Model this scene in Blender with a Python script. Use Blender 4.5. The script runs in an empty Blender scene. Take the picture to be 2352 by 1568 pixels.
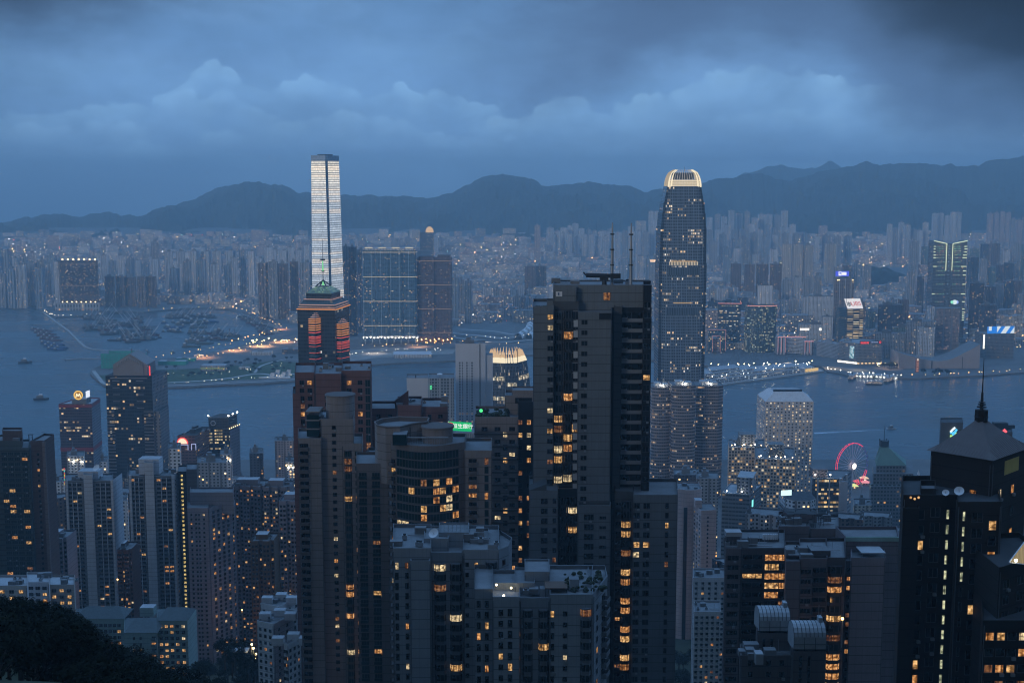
import bpy, math, random
from mathutils import Vector, noise as mnoise
rnd = random.Random(11)
R = math.radians
sc = bpy.context.scene
# ------------------------------------------------------------------ camera
F, CX, CY, H = 2885.0, 1176.0, 784.0, 396.0
PITCH = math.atan((784 - 418.5) / F)
cp, sp = math.cos(PITCH), math.sin(PITCH)
cam = bpy.data.objects.new('camera', bpy.data.cameras.new('camera'))
sc.collection.objects.link(cam)
cam.location = (0, 0, H)
cam.rotation_euler = (R(90) - PITCH, 0, 0)
cam.data.sensor_width = 36
cam.data.lens = 36 * F / 2352
cam.data.clip_start = 1
cam.data.clip_end = 60000
sc.camera = cam
# ------------------------------------------------------------------ view, sampling
sc.view_settings.view_transform = 'Standard'
sc.view_settings.look = 'None'
sc.view_settings.exposure = 0
sc.view_settings.gamma = 1
cy = sc.cycles
cy.use_denoising = True
cy.denoising_prefilter = 'ACCURATE'
cy.sample_clamp_direct = 25
cy.max_bounces = 4
cy.diffuse_bounces = 2
cy.glossy_bounces = 2
cy.volume_bounces = 0
cy.transparent_max_bounces = 8
cy.sample_clamp_indirect = 4
cy.caustics_reflective = cy.caustics_refractive = False
cy.filter_width = 1.15
class NT:
 """small helper for writing node trees"""
 def __init__(s, t):
  s.t = t
  t.nodes.clear()
 def n(s, typ, **kw):
  nd = s.t.nodes.new(typ)
  for k, v in kw.items():
   setattr(nd, k, v)
  return nd
 def put(s, sock, v):
  if isinstance(v, bpy.types.NodeSocket):
   s.t.links.new(v, sock)
  elif v is not None:
   if sock.type == 'RGBA' and len(v) == 3:
    v = (*v, 1)
   sock.default_value = v
 def m(s, op, a, b=None, c=None, clamp=False):
  nd = s.n('ShaderNodeMath', operation=op, use_clamp=clamp)
  for i, x in enumerate((a, b, c)):
   if x is not None:
    s.put(nd.inputs[i], x)
  return nd.outputs[0]
 def vm(s, op, a, b=None):
  nd = s.n('ShaderNodeVectorMath', operation=op)
  s.put(nd.inputs[0], a)
  if b is not None:
   s.put(nd.inputs[1], b)
  return nd.outputs[0]
 def xyz(s, x, y, z=0.0):
  nd = s.n('ShaderNodeCombineXYZ')
  for i, v in enumerate((x, y, z)):
   s.put(nd.inputs[i], v)
  return nd.outputs[0]
 def sep(s, v):
  nd = s.n('ShaderNodeSeparateXYZ')
  s.put(nd.inputs[0], v)
  return nd.outputs
 def mix(s, f, a, b, typ='MIX'):
  nd = s.n('ShaderNodeMix', data_type='RGBA', blend_type=typ)
  s.put(nd.inputs[0], f)
  s.put(nd.inputs[6], a)
  s.put(nd.inputs[7], b)
  return nd.outputs[2]
 def noise(s, vec, scale, detail=3, rough=.5, w=None):
  nd = s.n('ShaderNodeTexNoise')
  if vec is not None:
   s.put(nd.inputs['Vector'], vec)
  s.put(nd.inputs['Scale'], scale)
  nd.inputs['Detail'].default_value = detail
  nd.inputs['Roughness'].default_value = rough
  return nd.outputs[0]
 def white(s, vec):
  nd = s.n('ShaderNodeTexWhiteNoise', noise_dimensions='3D')
  s.put(nd.inputs[0], vec)
  return nd.outputs
 def ss(s, x, a, b, lo=0.0, hi=1.0):
  nd = s.n('ShaderNodeMapRange', interpolation_type='SMOOTHSTEP')
  s.put(nd.inputs[0], x)
  for i, v in enumerate((a, b, lo, hi)):
   s.put(nd.inputs[i + 1], v)
  return nd.outputs[0]
# ------------------------------------------------------------------ world: dusk sky with banks of cloud
SKYK = 1.06
SUN_EL, SUN_AZ = R(11.0), R(-150)          # last glow from behind and left: the added ridge behind the camera shades the near towers
w = bpy.data.worlds.new('World')
sc.world = w
w.use_nodes = True
T = NT(w.node_tree)
tc = T.n('ShaderNodeTexCoord').outputs['Generated']
dx, dy, dz = T.sep(tc)[0:3]
az = T.m('ARCTAN2', dx, dy)
el = T.m('ARCSINE', dz)
st = T.xyz(az, T.m('MULTIPLY', el, 1.5), 0.0)
sky = T.n('ShaderNodeTexSky', sky_type='NISHITA', sun_disc=False)
sky.sun_elevation = SUN_EL
sky.sun_rotation = SUN_AZ
sky.altitude = 400
sky.air_density = 1.5
sky.dust_density = 2.0
sky.ozone_density = 4.0
base = T.mix(.9, sky.outputs[0], (.92, 2.0, 4.0))
# thin high veil
veil = T.noise(T.xyz(T.m('MULTIPLY', az, 3.0), T.m('MULTIPLY', el, 9.0), 1.7), 2.2, 5, .55)
col = T.mix(T.ss(veil, .35, .72), base, (1.30, 2.5, 4.4))
def skyline(pts):
 """height of a cloud bank along the horizon, as a curve over azimuth"""
 nd = T.n('ShaderNodeFloatCurve')
 c = nd.mapping.curves[0]
 q = [((math.atan((px - CX) / F) + .45) / .9, (math.atan((CY - py) / F) - PITCH) / .16) for px, py in pts]
 q = [(0.0, q[0][1])] + q + [(1.0, q[-1][1])]
 c.points[0].location = q[0]
 c.points[1].location = q[-1]
 for p in q[1:-1]:
  c.points.new(*p)
 nd.mapping.update()
 T.put(nd.inputs['Value'], T.m('DIVIDE', T.m('ADD', az, .45), .9))
 return T.m('MULTIPLY', nd.outputs[0], .16)
def vor(v, scale):
 nd = T.n('ShaderNodeTexVoronoi', feature='F1', voronoi_dimensions='2D')
 T.put(nd.inputs['Vector'], v)
 nd.inputs['Scale'].default_value = scale
 return nd.outputs['Distance']
PUFF = []
wob = T.noise(T.xyz(az, T.m('MULTIPLY', el, 1.25), 3.0), 34.0, 3, .55)
for off in (0.0, 3.7):
 v = T.xyz(T.m('ADD', T.m('ADD', az, off), T.m('MULTIPLY', T.m('SUBTRACT', wob, .5), .014)), T.m('ADD', T.m('MULTIPLY', el, 1.25), T.m('MULTIPLY', wob, .012)), 0.0)
 PUFF.append((vor(v, 26.0), vor(v, 62.0)))
fine = T.noise(T.xyz(az, T.m('MULTIPLY', el, 1.25), 8.0), 110.0, 2, .5)
def cloud_layer(col, prof, amp, seed, soft, fall, tint, shade, opac):
 """a bank of cumulus: cauliflower top edge, bright crest fading down into blue"""
 b1, b2 = PUFF[int(seed) % 2]
 b3 = fine
 e = T.m('ADD', prof, T.m('MULTIPLY', T.m('SUBTRACT', .42, b1), amp))
 e = T.m('ADD', e, T.m('MULTIPLY', T.m('SUBTRACT', .42, b2), amp * .55))
 e = T.m('ADD', e, T.m('MULTIPLY', T.m('SUBTRACT', .42, b3), amp * .26))
 e = T.m('SUBTRACT', e, el)
 mask = T.m('MULTIPLY', T.ss(e, 0.0, soft), opac)
 crest = T.m('POWER', 2.718, T.m('DIVIDE', T.m('MULTIPLY', T.m('MAXIMUM', e, 0.0), -1.0), fall))
 tex = T.ss(T.m('ADD', b1, T.m('MULTIPLY', b2, .6)), .25, 1.0, 1.1, .45)
 c = T.mix(T.m('MULTIPLY', crest, tex, clamp=True), shade, tint)
 return T.mix(mask, col, c)
col = cloud_layer(col, skyline([(0, 120), (200, 135), (380, 120), (500, 150), (700, 120), (1176, 60), (1400, 150), (2352, 180)]), .016, 5.2, .014, .05, (1.30, 2.55, 4.35), (.98, 2.0, 3.75), .6)
col = cloud_layer(col, skyline([(0, 270), (330, 240), (430, 200), (505, 158), (530, 165), (600, 192), (660, 196), (725, 180), (770, 186), (840, 206), (920, 198), (960, 225), (1030, 200), (1080, 235), (1176, 250), (1300, 300), (2352, 330)]),
                  .015, 8.4, .0035, .026, (1.62, 3.05, 4.95), (1.08, 2.16, 3.95), .92)
col = cloud_layer(col, skyline([(0, 330), (1000, 320), (1090, 288), (1180, 272), (1250, 248), (1300, 214), (1400, 238), (1500, 216), (1560, 196), (1620, 168), (1690, 160), (1760, 132), (1800, 150), (1860, 168), (1900, 192), (1960, 190), (2040, 214), (2100, 240), (2200, 280), (2352, 300)]),
                  .017, 27.7, .004, .034, (1.74, 3.20, 5.05), (1.14, 2.26, 4.05), .95)
col = cloud_layer(col, skyline([(0, 292), (110, 300), (210, 286), (260, 284), (325, 292), (350, 262), (410, 224), (440, 216), (480, 230), (515, 205), (560, 216), (605, 246), (700, 262), (850, 258), (930, 272), (1000, 300), (1176, 320), (2352, 330)]),
                  .015, 14.9, .003, .024, (1.70, 3.14, 5.05), (1.05, 2.12, 3.9), .94)
col = cloud_layer(col, skyline([(0, 330), (300, 340), (560, 300), (700, 290), (860, 300), (940, 282), (1010, 320), (1250, 290), (1420, 280), (1600, 270), (1800, 262), (2000, 290), (2352, 320)]),
                  .015, 31.3, .005, .020, (1.60, 3.0, 4.85), (.98, 2.0, 3.75), .85)
col = cloud_layer(col, skyline([(0, 378), (400, 350), (800, 345), (1176, 352), (1500, 335), (1800, 345), (2352, 350)]), .012, 21.3, .008, .022, (1.36, 2.65, 4.5), (.92, 1.92, 3.6), .75)
# soft mottling of the cloud masses
mot = T.noise(T.xyz(az, T.m('MULTIPLY', el, 1.8), 2.2), 13.0, 6, .6)
mm0 = T.ss(mot, .28, .72, .90, 1.10)
col = T.mix(1.0, col, T.xyz(mm0, mm0, mm0), 'MULTIPLY')
# layered stratus streaks low over the hills
strat = T.noise(T.xyz(T.m('MULTIPLY', az, 4.0), T.m('MULTIPLY', el, 60.0), 4.0), 1.6, 4, .5)
col = T.mix(T.m('MULTIPLY', T.ss(strat, .45, .7), T.ss(el, .045, .012, 0.0, .5)), col, (.85, 1.75, 3.5))
# heavy grey rain cloud overhead, hanging lower and darker to the right
wv = T.noise(st, 5.5, 6, .55)
wv2 = T.noise(T.xyz(az, T.m('MULTIPLY', el, 2.2), 6.6), 15.0, 6, .6)
edge = T.m('ADD', T.m('MULTIPLY', T.m('SUBTRACT', wv, .5), .085), T.m('MULTIPLY', T.m('SUBTRACT', wv2, .5), .045))
low = T.m('SUBTRACT', .082, T.ss(az, -.02, .10, .046, .018))                 # lower lobe at the middle
low = T.m('ADD', low, T.m('MULTIPLY', T.m('MULTIPLY', T.ss(az, .06, .17), T.ss(az, .30, .20)), .030))
low = T.m('SUBTRACT', low, T.ss(az, .22, .36, 0.0, .050))
dk = T.m('SUBTRACT', T.m('ADD', el, edge), low)
azn = T.m('ADD', az, T.m('MULTIPLY', T.m('SUBTRACT', wv2, .5), .16))
dmask = T.m('MULTIPLY', T.ss(dk, -.014, .036), T.ss(azn, -.10, .11, 0.0, .92))
col = T.mix(dmask, col, (.66, 1.18, 2.20))
core = T.m('MULTIPLY', T.ss(dk, .025, .115), T.ss(az, .10, .27))
col = T.mix(T.m('MULTIPLY', core, .92), col, (.17, .26, .42))
cor2 = T.m('MULTIPLY', T.ss(T.m('ADD', dk, T.m('MULTIPLY', az, .25)), .10, .20), T.ss(az, .24, .40))
col = T.mix(T.m('MULTIPLY', cor2, .8), col, (.07, .10, .17))
# dark corner of cloud at the upper left and rain haze low on the left
lc = T.m('ADD', edge, T.m('SUBTRACT', el, T.ss(az, -.42, -.12, -.020, .045)))
col = T.mix(T.ss(lc, .085, .160, 0.0, .88), col, (.34, .56, 1.0))
ll = T.m('MULTIPLY', T.ss(az, -.36, -.12, 1.0, 0.0), T.ss(el, -.02, .040, 1.0, 0.0))
col = T.mix(T.m('MULTIPLY', ll, .75), col, (.46, 1.08, 2.3))
# overhead and behind the camera: plain overcast, dimmer; below the horizon dark
up = T.ss(el, .17, .5)
col = T.mix(up, col, (2.1, 4.3, 8.0))
back = T.m('MULTIPLY', T.ss(dy, .30, -.35), T.ss(el, 1.45, .8))
col = T.mix(T.m('MULTIPLY', back, .95), col, (.54, .60, .70))
col = T.mix(T.ss(el, -.03, -.12), col, (.08, .11, .17))
tp_ = T.m('MULTIPLY', T.ss(el, .075, .150, 1.0, .80), T.ss(T.m('ABSOLUTE', az), .26, .42, 1.0, .84))
tp_ = T.m('ADD', tp_, T.m('MULTIPLY', T.m('SUBTRACT', 1.0, tp_), up))
col = T.mix(1.0, col, T.xyz(tp_, tp_, tp_), 'MULTIPLY')
col = T.vm('MULTIPLY', col, (SKYK * .98, SKYK, SKYK * 1.03))
bg = T.n('ShaderNodeBackground')
T.put(bg.inputs[0], col)
bg.inputs[1].default_value = .15
T.t.links.new(bg.outputs[0], T.n('ShaderNodeOutputWorld').inputs[0])
sun = bpy.data.lights.new('sun', 'SUN')
sun.energy = 1.0
sun.angle = R(10)
sun.color = (1.0, .97, .94)
so = bpy.data.objects.new('sun', sun)
sc.collection.objects.link(so)
so.rotation_euler = Vector((-math.sin(SUN_AZ) * math.cos(SUN_EL), -math.cos(SUN_AZ) * math.cos(SUN_EL), -math.sin(SUN_EL))).to_track_quat('-Z', 'Y').to_euler()
# ------------------------------------------------------------------ the photograph's sight lines -> world points
def ratio(px, py):
 return ((px - CX) / F) / (cp + (CY - py) / F * sp)
def P(px, py, d):
 v = (CY - py) / F
 t = d / (cp + v * sp)
 return Vector(((px - CX) / F * t, d, H + t * (-sp + v * cp)))
def X(px, py, d):
 return ratio(px, py) * d
def Z(py, d):
 return P(CX, py, d).z
def GP(px, py, z=0.0):
 v = (CY - py) / F
 t = (H - z) / (sp - v * cp)
 return Vector(((px - CX) / F * t, t * (cp + v * sp), z))
# ------------------------------------------------------------------ materials
MATS = {}
def mat(name, col, rough=.75, metal=0.0, var=.25, scale=.25, spec=.35, bump=0.0):
 if name in MATS:
  return MATS[name]
 m = bpy.data.materials.new(name)
 m.use_nodes = True
 t = NT(m.node_tree)
 b = t.n('ShaderNodeBsdfPrincipled')
 oc = t.n('ShaderNodeTexCoord').outputs['Object']
 n1 = t.noise(oc, scale, 5, .6)
 sx = t.sep(oc)
 n2 = t.noise(t.xyz(sx[0], sx[1], t.m('MULTIPLY', sx[2], .08)), scale * 3, 3, .6)
 f = t.m('ADD', t.m('MULTIPLY', t.m('SUBTRACT', n1, .5), var * 2), t.m('MULTIPLY', t.m('SUBTRACT', n2, .5), var))
 f = t.m('ADD', f, 1.0)
 c = t.mix(1.0, col, t.xyz(f, f, f), 'MULTIPLY')
 t.put(b.inputs['Base Color'], c)
 b.inputs['Roughness'].default_value = rough
 b.inputs['Metallic'].default_value = metal
 b.inputs['Specular IOR Level'].default_value = spec
 t.t.links.new(b.outputs[0], t.n('ShaderNodeOutputMaterial').inputs[0])
 MATS[name] = m
 return m
def nosample(m):
 try:
  m.cycles.emission_sampling = 'NONE'
 except Exception:
  pass
 return m
def emit(name, col, s):
 if name in MATS:
  return MATS[name]
 m = bpy.data.materials.new(name)
 m.use_nodes = True
 t = NT(m.node_tree)
 b = t.n('ShaderNodeEmission')
 t.put(b.inputs[0], col)
 b.inputs[1].default_value = s
 t.t.links.new(b.outputs[0], t.n('ShaderNodeOutputMaterial').inputs[0])
 MATS[name] = nosample(m)
 return m
WARM = ((1.0, .42, .10), (1.0, .60, .24), (1.0, .80, .52))
def fac(name, wall, glass=(.012, .018, .026), cw=3.2, ch=3.1, ww=.55, wh=.5, p=.08, s=.9, floorp=0.0,
  cols=WARM, rough=.7, gr=.15, var=.25, band=None, fin=None, dot=False):
 """a wall with a grid of windows in metres of UV: some lit, some dark.  band=(every n floors, colour, strength): a lit line"""
 if name in MATS:
  return MATS[name]
 m = bpy.data.materials.new(name)
 m.use_nodes = True
 t = NT(m.node_tree)
 b = t.n('ShaderNodeBsdfPrincipled')
 uv = t.n('ShaderNodeUVMap').outputs[0]
 ux, uy = t.sep(uv)[0:2]
 rn = t.n('ShaderNodeObjectInfo').outputs['Random']
 u = t.m('DIVIDE', ux, cw)
 v = t.m('DIVIDE', uy, ch)
 cu, cv = t.m('FLOOR', u), t.m('FLOOR', v)
 fu, fv = t.m('ABSOLUTE', t.m('SUBTRACT', t.m('FRACT', u), .5)), t.m('ABSOLUTE', t.m('SUBTRACT', t.m('FRACT', v), .5))
 if dot:
  q = t.m('SQRT', t.m('ADD', t.m('POWER', t.m('MULTIPLY', fu, cw / ch), 2.0), t.m('POWER', fv, 2.0)))
  mask = t.m('LESS_THAN', q, wh / 2)
 else:
  mask = t.m('MULTIPLY', t.m('LESS_THAN', fu, ww / 2), t.m('LESS_THAN', fv, wh / 2))
 r3 = t.m('MULTIPLY', rn, 91.7)
 wn = t.white(t.xyz(cu, cv, r3))
 wn2 = t.white(t.xyz(cu, cv, t.m('ADD', r3, 7.3)))
 pr = p
 if floorp:
  fl = t.white(t.xyz(t.m('FLOOR', t.m('DIVIDE', u, 9.0)), cv, t.m('ADD', r3, 3.1)))[0]
  pr = t.m('ADD', p, t.m('MULTIPLY', t.m('GREATER_THAN', fl, 1 - floorp), .55))
 lit = t.m('LESS_THAN', wn[0], pr)
 ramp = t.n('ShaderNodeValToRGB')
 e = ramp.color_ramp.elements
 e[0].color = (*cols[0], 1)
 e[1].color = (*cols[2], 1)
 e[1].position = .95
 k = ramp.color_ramp.elements.new(.55)
 k.color = (*cols[1], 1)
 t.put(ramp.inputs[0], wn2[0])
 br = t.m('ADD', t.m('MULTIPLY', t.m('POWER', t.white(t.xyz(cv, cu, r3))[0], 2.0), 1.3), .18)
 dirt = t.noise(t.xyz(t.m('MULTIPLY', ux, .10), t.m('MULTIPLY', uy, .018), r3), 1.0, 4, .6)
 dv = t.m('ADD', t.m('MULTIPLY', t.m('SUBTRACT', dirt, .5), var * 2), 1.0)
 wc = t.mix(1.0, wall, t.xyz(dv, dv, dv), 'MULTIPLY')
 if fin:
  fm = t.m('LESS_THAN', t.m('FRACT', t.m('DIVIDE', ux, fin[0])), fin[1])
  wc = t.mix(fm, wc, fin[2])
  mask = t.m('MULTIPLY', mask, t.m('SUBTRACT', 1.0, fm))
 gt = t.mix(wn2[0], glass, tuple(min(1, c * 2.2 + .004) for c in glass))
 t.put(b.inputs['Base Color'], t.mix(mask, wc, gt))
 t.put(b.inputs['Roughness'], t.m('ADD', t.m('MULTIPLY', mask, gr - rough), rough))
 es = t.m('MULTIPLY', t.m('MULTIPLY', t.m('MULTIPLY', mask, lit), br), s)
 ec = ramp.outputs[0]
 if band:
  bm = t.m('MULTIPLY', t.m('LESS_THAN', t.m('FRACT', t.m('DIVIDE', t.m('SUBTRACT', cv, band[3]), float(band[0]))), 1.0 / band[0] - .001),
                 t.m('LESS_THAN', fv, .2))
  es = t.m('ADD', t.m('MULTIPLY', es, t.m('SUBTRACT', 1.0, bm)), t.m('MULTIPLY', bm, band[2]))
  ec = t.mix(bm, ec, band[1])
 t.put(b.inputs['Emission Color'], ec)
 t.put(b.inputs['Emission Strength'], es)
 t.t.links.new(b.outputs[0], t.n('ShaderNodeOutputMaterial').inputs[0])
 MATS[name] = nosample(m)
 return m
def litpane(name, col, s, seed):
 """the glass of a lit room: curtains, furniture and lamps seen as uneven warm light"""
 m = bpy.data.materials.new(name)
 m.use_nodes = True
 t = NT(m.node_tree)
 uv = t.n('ShaderNodeUVMap').outputs[0]
 rn = t.n('ShaderNodeObjectInfo').outputs['Random']
 v = t.vm('ADD', uv, t.xyz(t.m('MULTIPLY', rn, 53.0), t.m('MULTIPLY', rn, 31.0), seed))
 x, y = t.sep(v)[0:2]
 n1 = t.noise(t.xyz(t.m('MULTIPLY', x, 1.5), t.m('MULTIPLY', y, 1.9), seed), 1.0, 3, .5)
 cur = t.noise(t.xyz(t.m('MULTIPLY', x, 3.2), t.m('MULTIPLY', y, .15), seed + 3), 1.0, 1, .5)
 br = t.m('MULTIPLY', t.ss(n1, .30, .74, .10, 1.45), t.ss(cur, .34, .52, .22, 1.0))
 e = t.n('ShaderNodeEmission')
 hot = t.mix(t.m('MULTIPLY', br, .32, clamp=True), col, (1, .80, .42))
 t.put(e.inputs[0], hot)
 t.put(e.inputs[1], t.m('MULTIPLY', br, s))
 g = t.n('ShaderNodeBsdfGlossy')
 g.inputs['Roughness'].default_value = .1
 g.inputs['Color'].default_value = (.05, .05, .05, 1)
 a = t.n('ShaderNodeAddShader')
 t.t.links.new(e.outputs[0], a.inputs[0])
 t.t.links.new(g.outputs[0], a.inputs[1])
 t.t.links.new(a.outputs[0], t.n('ShaderNodeOutputMaterial').inputs[0])
 MATS[name] = nosample(m)
 return m
LIT = [litpane('lit orange room', (1.0, .33, .05), .75, 1.0), litpane('lit amber room', (1.0, .47, .13), .9, 5.0),
       litpane('lit pale room', (1.0, .74, .42), .95, 9.0), litpane('lit dim room', (.9, .26, .06), .28, 13.0)]
LITG = litpane('lit greenish room', (.85, .95, .60), .7, 17.0)
GLASS = mat('dark window glass', (.010, .014, .020), .12, spec=.5, var=.4, scale=.3)
GLASST = mat('dark teal glass', (.008, .030, .034), .12, spec=.5, var=.4, scale=.3)
FRAME = mat('grey window frame', (.10, .11, .12), .5)
ROOFM = mat('grey roof concrete', (.16, .17, .18), .9, var=.4, scale=.15)
ROOFL = mat('pale roof screed', (.34, .36, .38), .9, var=.3, scale=.15)
ROOFD = mat('dark bitumen roof', (.05, .055, .06), .9, var=.4, scale=.2)
METAL = mat('galvanised metal', (.30, .32, .34), .45, .6)
DMETAL = mat('dark painted steel', (.03, .035, .04), .5, .3)
WHITE = mat('white painted metal', (.62, .64, .66), .5)
# ------------------------------------------------------------------ mesh builder
class MB:
 def __init__(s):
  s.v, s.f, s.mi, s.uv, s.mats, s.marks = [], [], [], [], [], []
 def idx(s, m):
  if m not in s.mats:
   s.mats.append(m)
  return s.mats.index(m)
 def face(s, pts, m, uvs=None):
  b = len(s.v)
  s.v.extend([tuple(p) for p in pts])
  s.f.append(tuple(range(b, b + len(pts))))
  s.mi.append(s.idx(m))
  s.uv.append(uvs or [(0.0, 0.0)] * len(pts))
 def wall(s, p0, p1, z0, z1, m, u0=0.0, vref=None):
  L = math.hypot(p1[0] - p0[0], p1[1] - p0[1])
  vr = z1 if vref is None else vref
  s.face([(p0[0], p0[1], z0), (p1[0], p1[1], z0), (p1[0], p1[1], z1), (p0[0], p0[1], z1)], m,
               [(u0, z0 - vr), (u0 + L, z0 - vr), (u0 + L, z1 - vr), (u0, z1 - vr)])
  return u0 + L
 def prism(s, fp, z0, z1, m, top=None, bot=False, vref=None, centre=True):
  n = len(fp)
  u = 0.0
  for i in range(n):
   p0, p1 = fp[i], fp[(i + 1) % n]
   L = math.hypot(p1[0] - p0[0], p1[1] - p0[1])
   mm = m[i] if isinstance(m, (list, tuple)) else m
   s.wall(p0, p1, z0, z1, mm, u, vref)
   u += math.ceil(L / 3.0) * 3.0 + 97 if L > 6 else L
  s.face([(p[0], p[1], z1) for p in fp], top or (m[0] if isinstance(m, (list, tuple)) else m))
  if bot:
   s.face([(p[0], p[1], z0) for p in reversed(fp)], top or m)
 def frustum(s, fa, za, fb, zb, m, top=None):
  n = len(fa)
  for i in range(n):
   j = (i + 1) % n
   L = math.hypot(fa[j][0] - fa[i][0], fa[j][1] - fa[i][1])
   s.face([(*fa[i], za), (*fa[j], za), (*fb[j], zb), (*fb[i], zb)], m, [(0, za - zb), (L, za - zb), (L, 0), (0, 0)])
  s.face([(*p, zb) for p in fb], top or m)
 def box(s, x0, x1, y0, y1, z0, z1, m, top=None):
  s.prism([(x0, y0), (x1, y0), (x1, y1), (x0, y1)], z0, z1, m, top, True)
 def bar(s, a, b, r, m, n=6, r2=None):
  a, b = Vector(a), Vector(b)
  d = (b - a)
  if d.length < 1e-6:
   return
  d.normalize()
  k = Vector((0, 0, 1)) if abs(d.z) < .9 else Vector((1, 0, 0))
  e1 = d.cross(k).normalized()
  e2 = d.cross(e1)
  r2 = r if r2 is None else r2
  ra = [a + (e1 * math.cos(t) + e2 * math.sin(t)) * r for t in [2 * math.pi * i / n for i in range(n)]]
  rb = [b + (e1 * math.cos(t) + e2 * math.sin(t)) * r2 for t in [2 * math.pi * i / n for i in range(n)]]
  for i in range(n):
   j = (i + 1) % n
   s.face([ra[j], ra[i], rb[i], rb[j]], m)
  s.face(ra, m)
  s.face(list(reversed(rb)), m)
 def dome(s, c, r, m, rz=None, n=12, k=5, full=False):
  rz = rz or r
  lo = -k if full else 0
  for a in range(lo, k):
   t0, t1 = a * math.pi / 2 / k, (a + 1) * math.pi / 2 / k
   for i in range(n):
    q0, q1 = 2 * math.pi * i / n, 2 * math.pi * (i + 1) / n
    pt = lambda q, t: (c[0] + r * math.cos(q) * math.cos(t), c[1] + r * math.sin(q) * math.cos(t), c[2] + rz * math.sin(t))
    s.face([pt(q0, t0), pt(q1, t0), pt(q1, t1), pt(q0, t1)], m)
 def cut(s):
  """ends one piece; build_each then makes every piece a part of its own"""
  s.marks.append(len(s.f))
 def build_each(s, name, parent):
  a = 0
  for e in s.marks:
   q = MB()
   for i in range(a, e):
    q.face([s.v[k] for k in s.f[i]], s.mats[s.mi[i]], s.uv[i])
   q.build(name, parent)
   a = e
 def build(s, name, parent=None, loc=None, smooth=False):
  o0 = Vector(parent['base']) if parent is not None and loc is None else Vector(loc or (0, 0, 0))
  me = bpy.data.meshes.new(name)
  me.from_pydata([(x - o0[0], y - o0[1], z - o0[2]) for x, y, z in s.v], [], s.f)
  for m in s.mats:
   me.materials.append(m)
  me.polygons.foreach_set('material_index', s.mi)
  ul = me.uv_layers.new(name='UVMap')
  fl = [c for uvs in s.uv for p in uvs for c in p]
  ul.data.foreach_set('uv', fl)
  if smooth:
   me.polygons.foreach_set('use_smooth', [True] * len(s.f))
  me.update()
  ob = bpy.data.objects.new(name, me)
  sc.collection.objects.link(ob)
  if parent is not None:
   ob.parent = parent
   if 'sub' in parent.keys():
    pass
  else:
   ob.location = o0
  return ob
def tag(o, label=None, cat=None, group=None, kind=None):
 for k, v in (('label', label), ('category', cat), ('group', group), ('kind', kind)):
  if v:
   o[k] = v
 return o
def thing(name, label, cat, base, group=None):
 o = bpy.data.objects.new(name, None)
 o.empty_display_size = 2
 sc.collection.objects.link(o)
 o.location = base
 o['base'] = list(base)
 return tag(o, label, cat, group)
def sub(part, mb, name):
 """a sub-part: same origin as its part"""
 r = part.parent
 o = mb.build(name, None, loc=r['base'])
 o.parent = part
 o.location = (0, 0, 0)
 return o
ORD = 'first second third fourth fifth sixth seventh eighth ninth tenth eleventh twelfth thirteenth fourteenth fifteenth sixteenth seventeenth eighteenth nineteenth twentieth'.split()
def ordn(i):
 if i < 20:
  return ORD[i]
 t = {2: 'twenty', 3: 'thirty', 4: 'forty'}[(i + 1) // 10]
 u = (i + 1) % 10
 return (t + '-' + ORD[u - 1]) if u else {2: 'twentieth', 3: 'thirtieth', 4: 'fortieth'}[(i + 1) // 10]
# ------------------------------------------------------------------ footprints
def fr(a, b, top, d, dep):
 x0, x1 = X(a, top, d), X(b, top, d)
 k = (d + dep * .9) / d          # the sides fall away along the line of sight
 return [(x0, d), (x1, d), (x1 * k, d + dep), (x0 * k, d + dep)]
def corner(a, c, b, top, d, th, cap=70.0):
 """two visible faces: left edge at a, near corner at c, right edge at b (photo columns), th = turn of the left face in degrees"""
 th = R(th)
 xc = X(c, top, d)
 ra, rb = ratio(a, top), ratio(b, top)
 L1 = (xc - ra * d) / (math.cos(th) + ra * math.sin(th))
 den = math.sin(th) - rb * math.cos(th)
 L2 = (rb * d - xc) / den if den > .02 else cap
 L1, L2 = min(max(L1, 1), cap * 3), min(max(L2, 1), cap)
 e1 = (-math.cos(th), math.sin(th))
 e2 = (math.sin(th), math.cos(th))
 return [(xc, d), (xc + e2[0] * L2, d + e2[1] * L2), (xc + e2[0] * L2 + e1[0] * L1, d + e2[1] * L2 + e1[1] * L1), (xc + e1[0] * L1, d + e1[1] * L1)]
def ngon(cx, cy_, rx, ry, n=20, a0=0.0):
 return [(cx + rx * math.cos(a0 + 2 * math.pi * i / n), cy_ + ry * math.sin(a0 + 2 * math.pi * i / n)) for i in range(n)]
def cen(fp):
 return (sum(p[0] for p in fp) / len(fp), sum(p[1] for p in fp) / len(fp))
def shrink(fp, k):
 c = cen(fp)
 return [(c[0] + (p[0] - c[0]) * k, c[1] + (p[1] - c[1]) * k) for p in fp]
def inset(fp, m):
 c = cen(fp)
 r = []
 for p in fp:
  L = math.hypot(p[0] - c[0], p[1] - c[1])
  r.append((c[0] + (p[0] - c[0]) * (1 - m / L), c[1] + (p[1] - c[1]) * (1 - m / L)))
 return r
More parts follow.
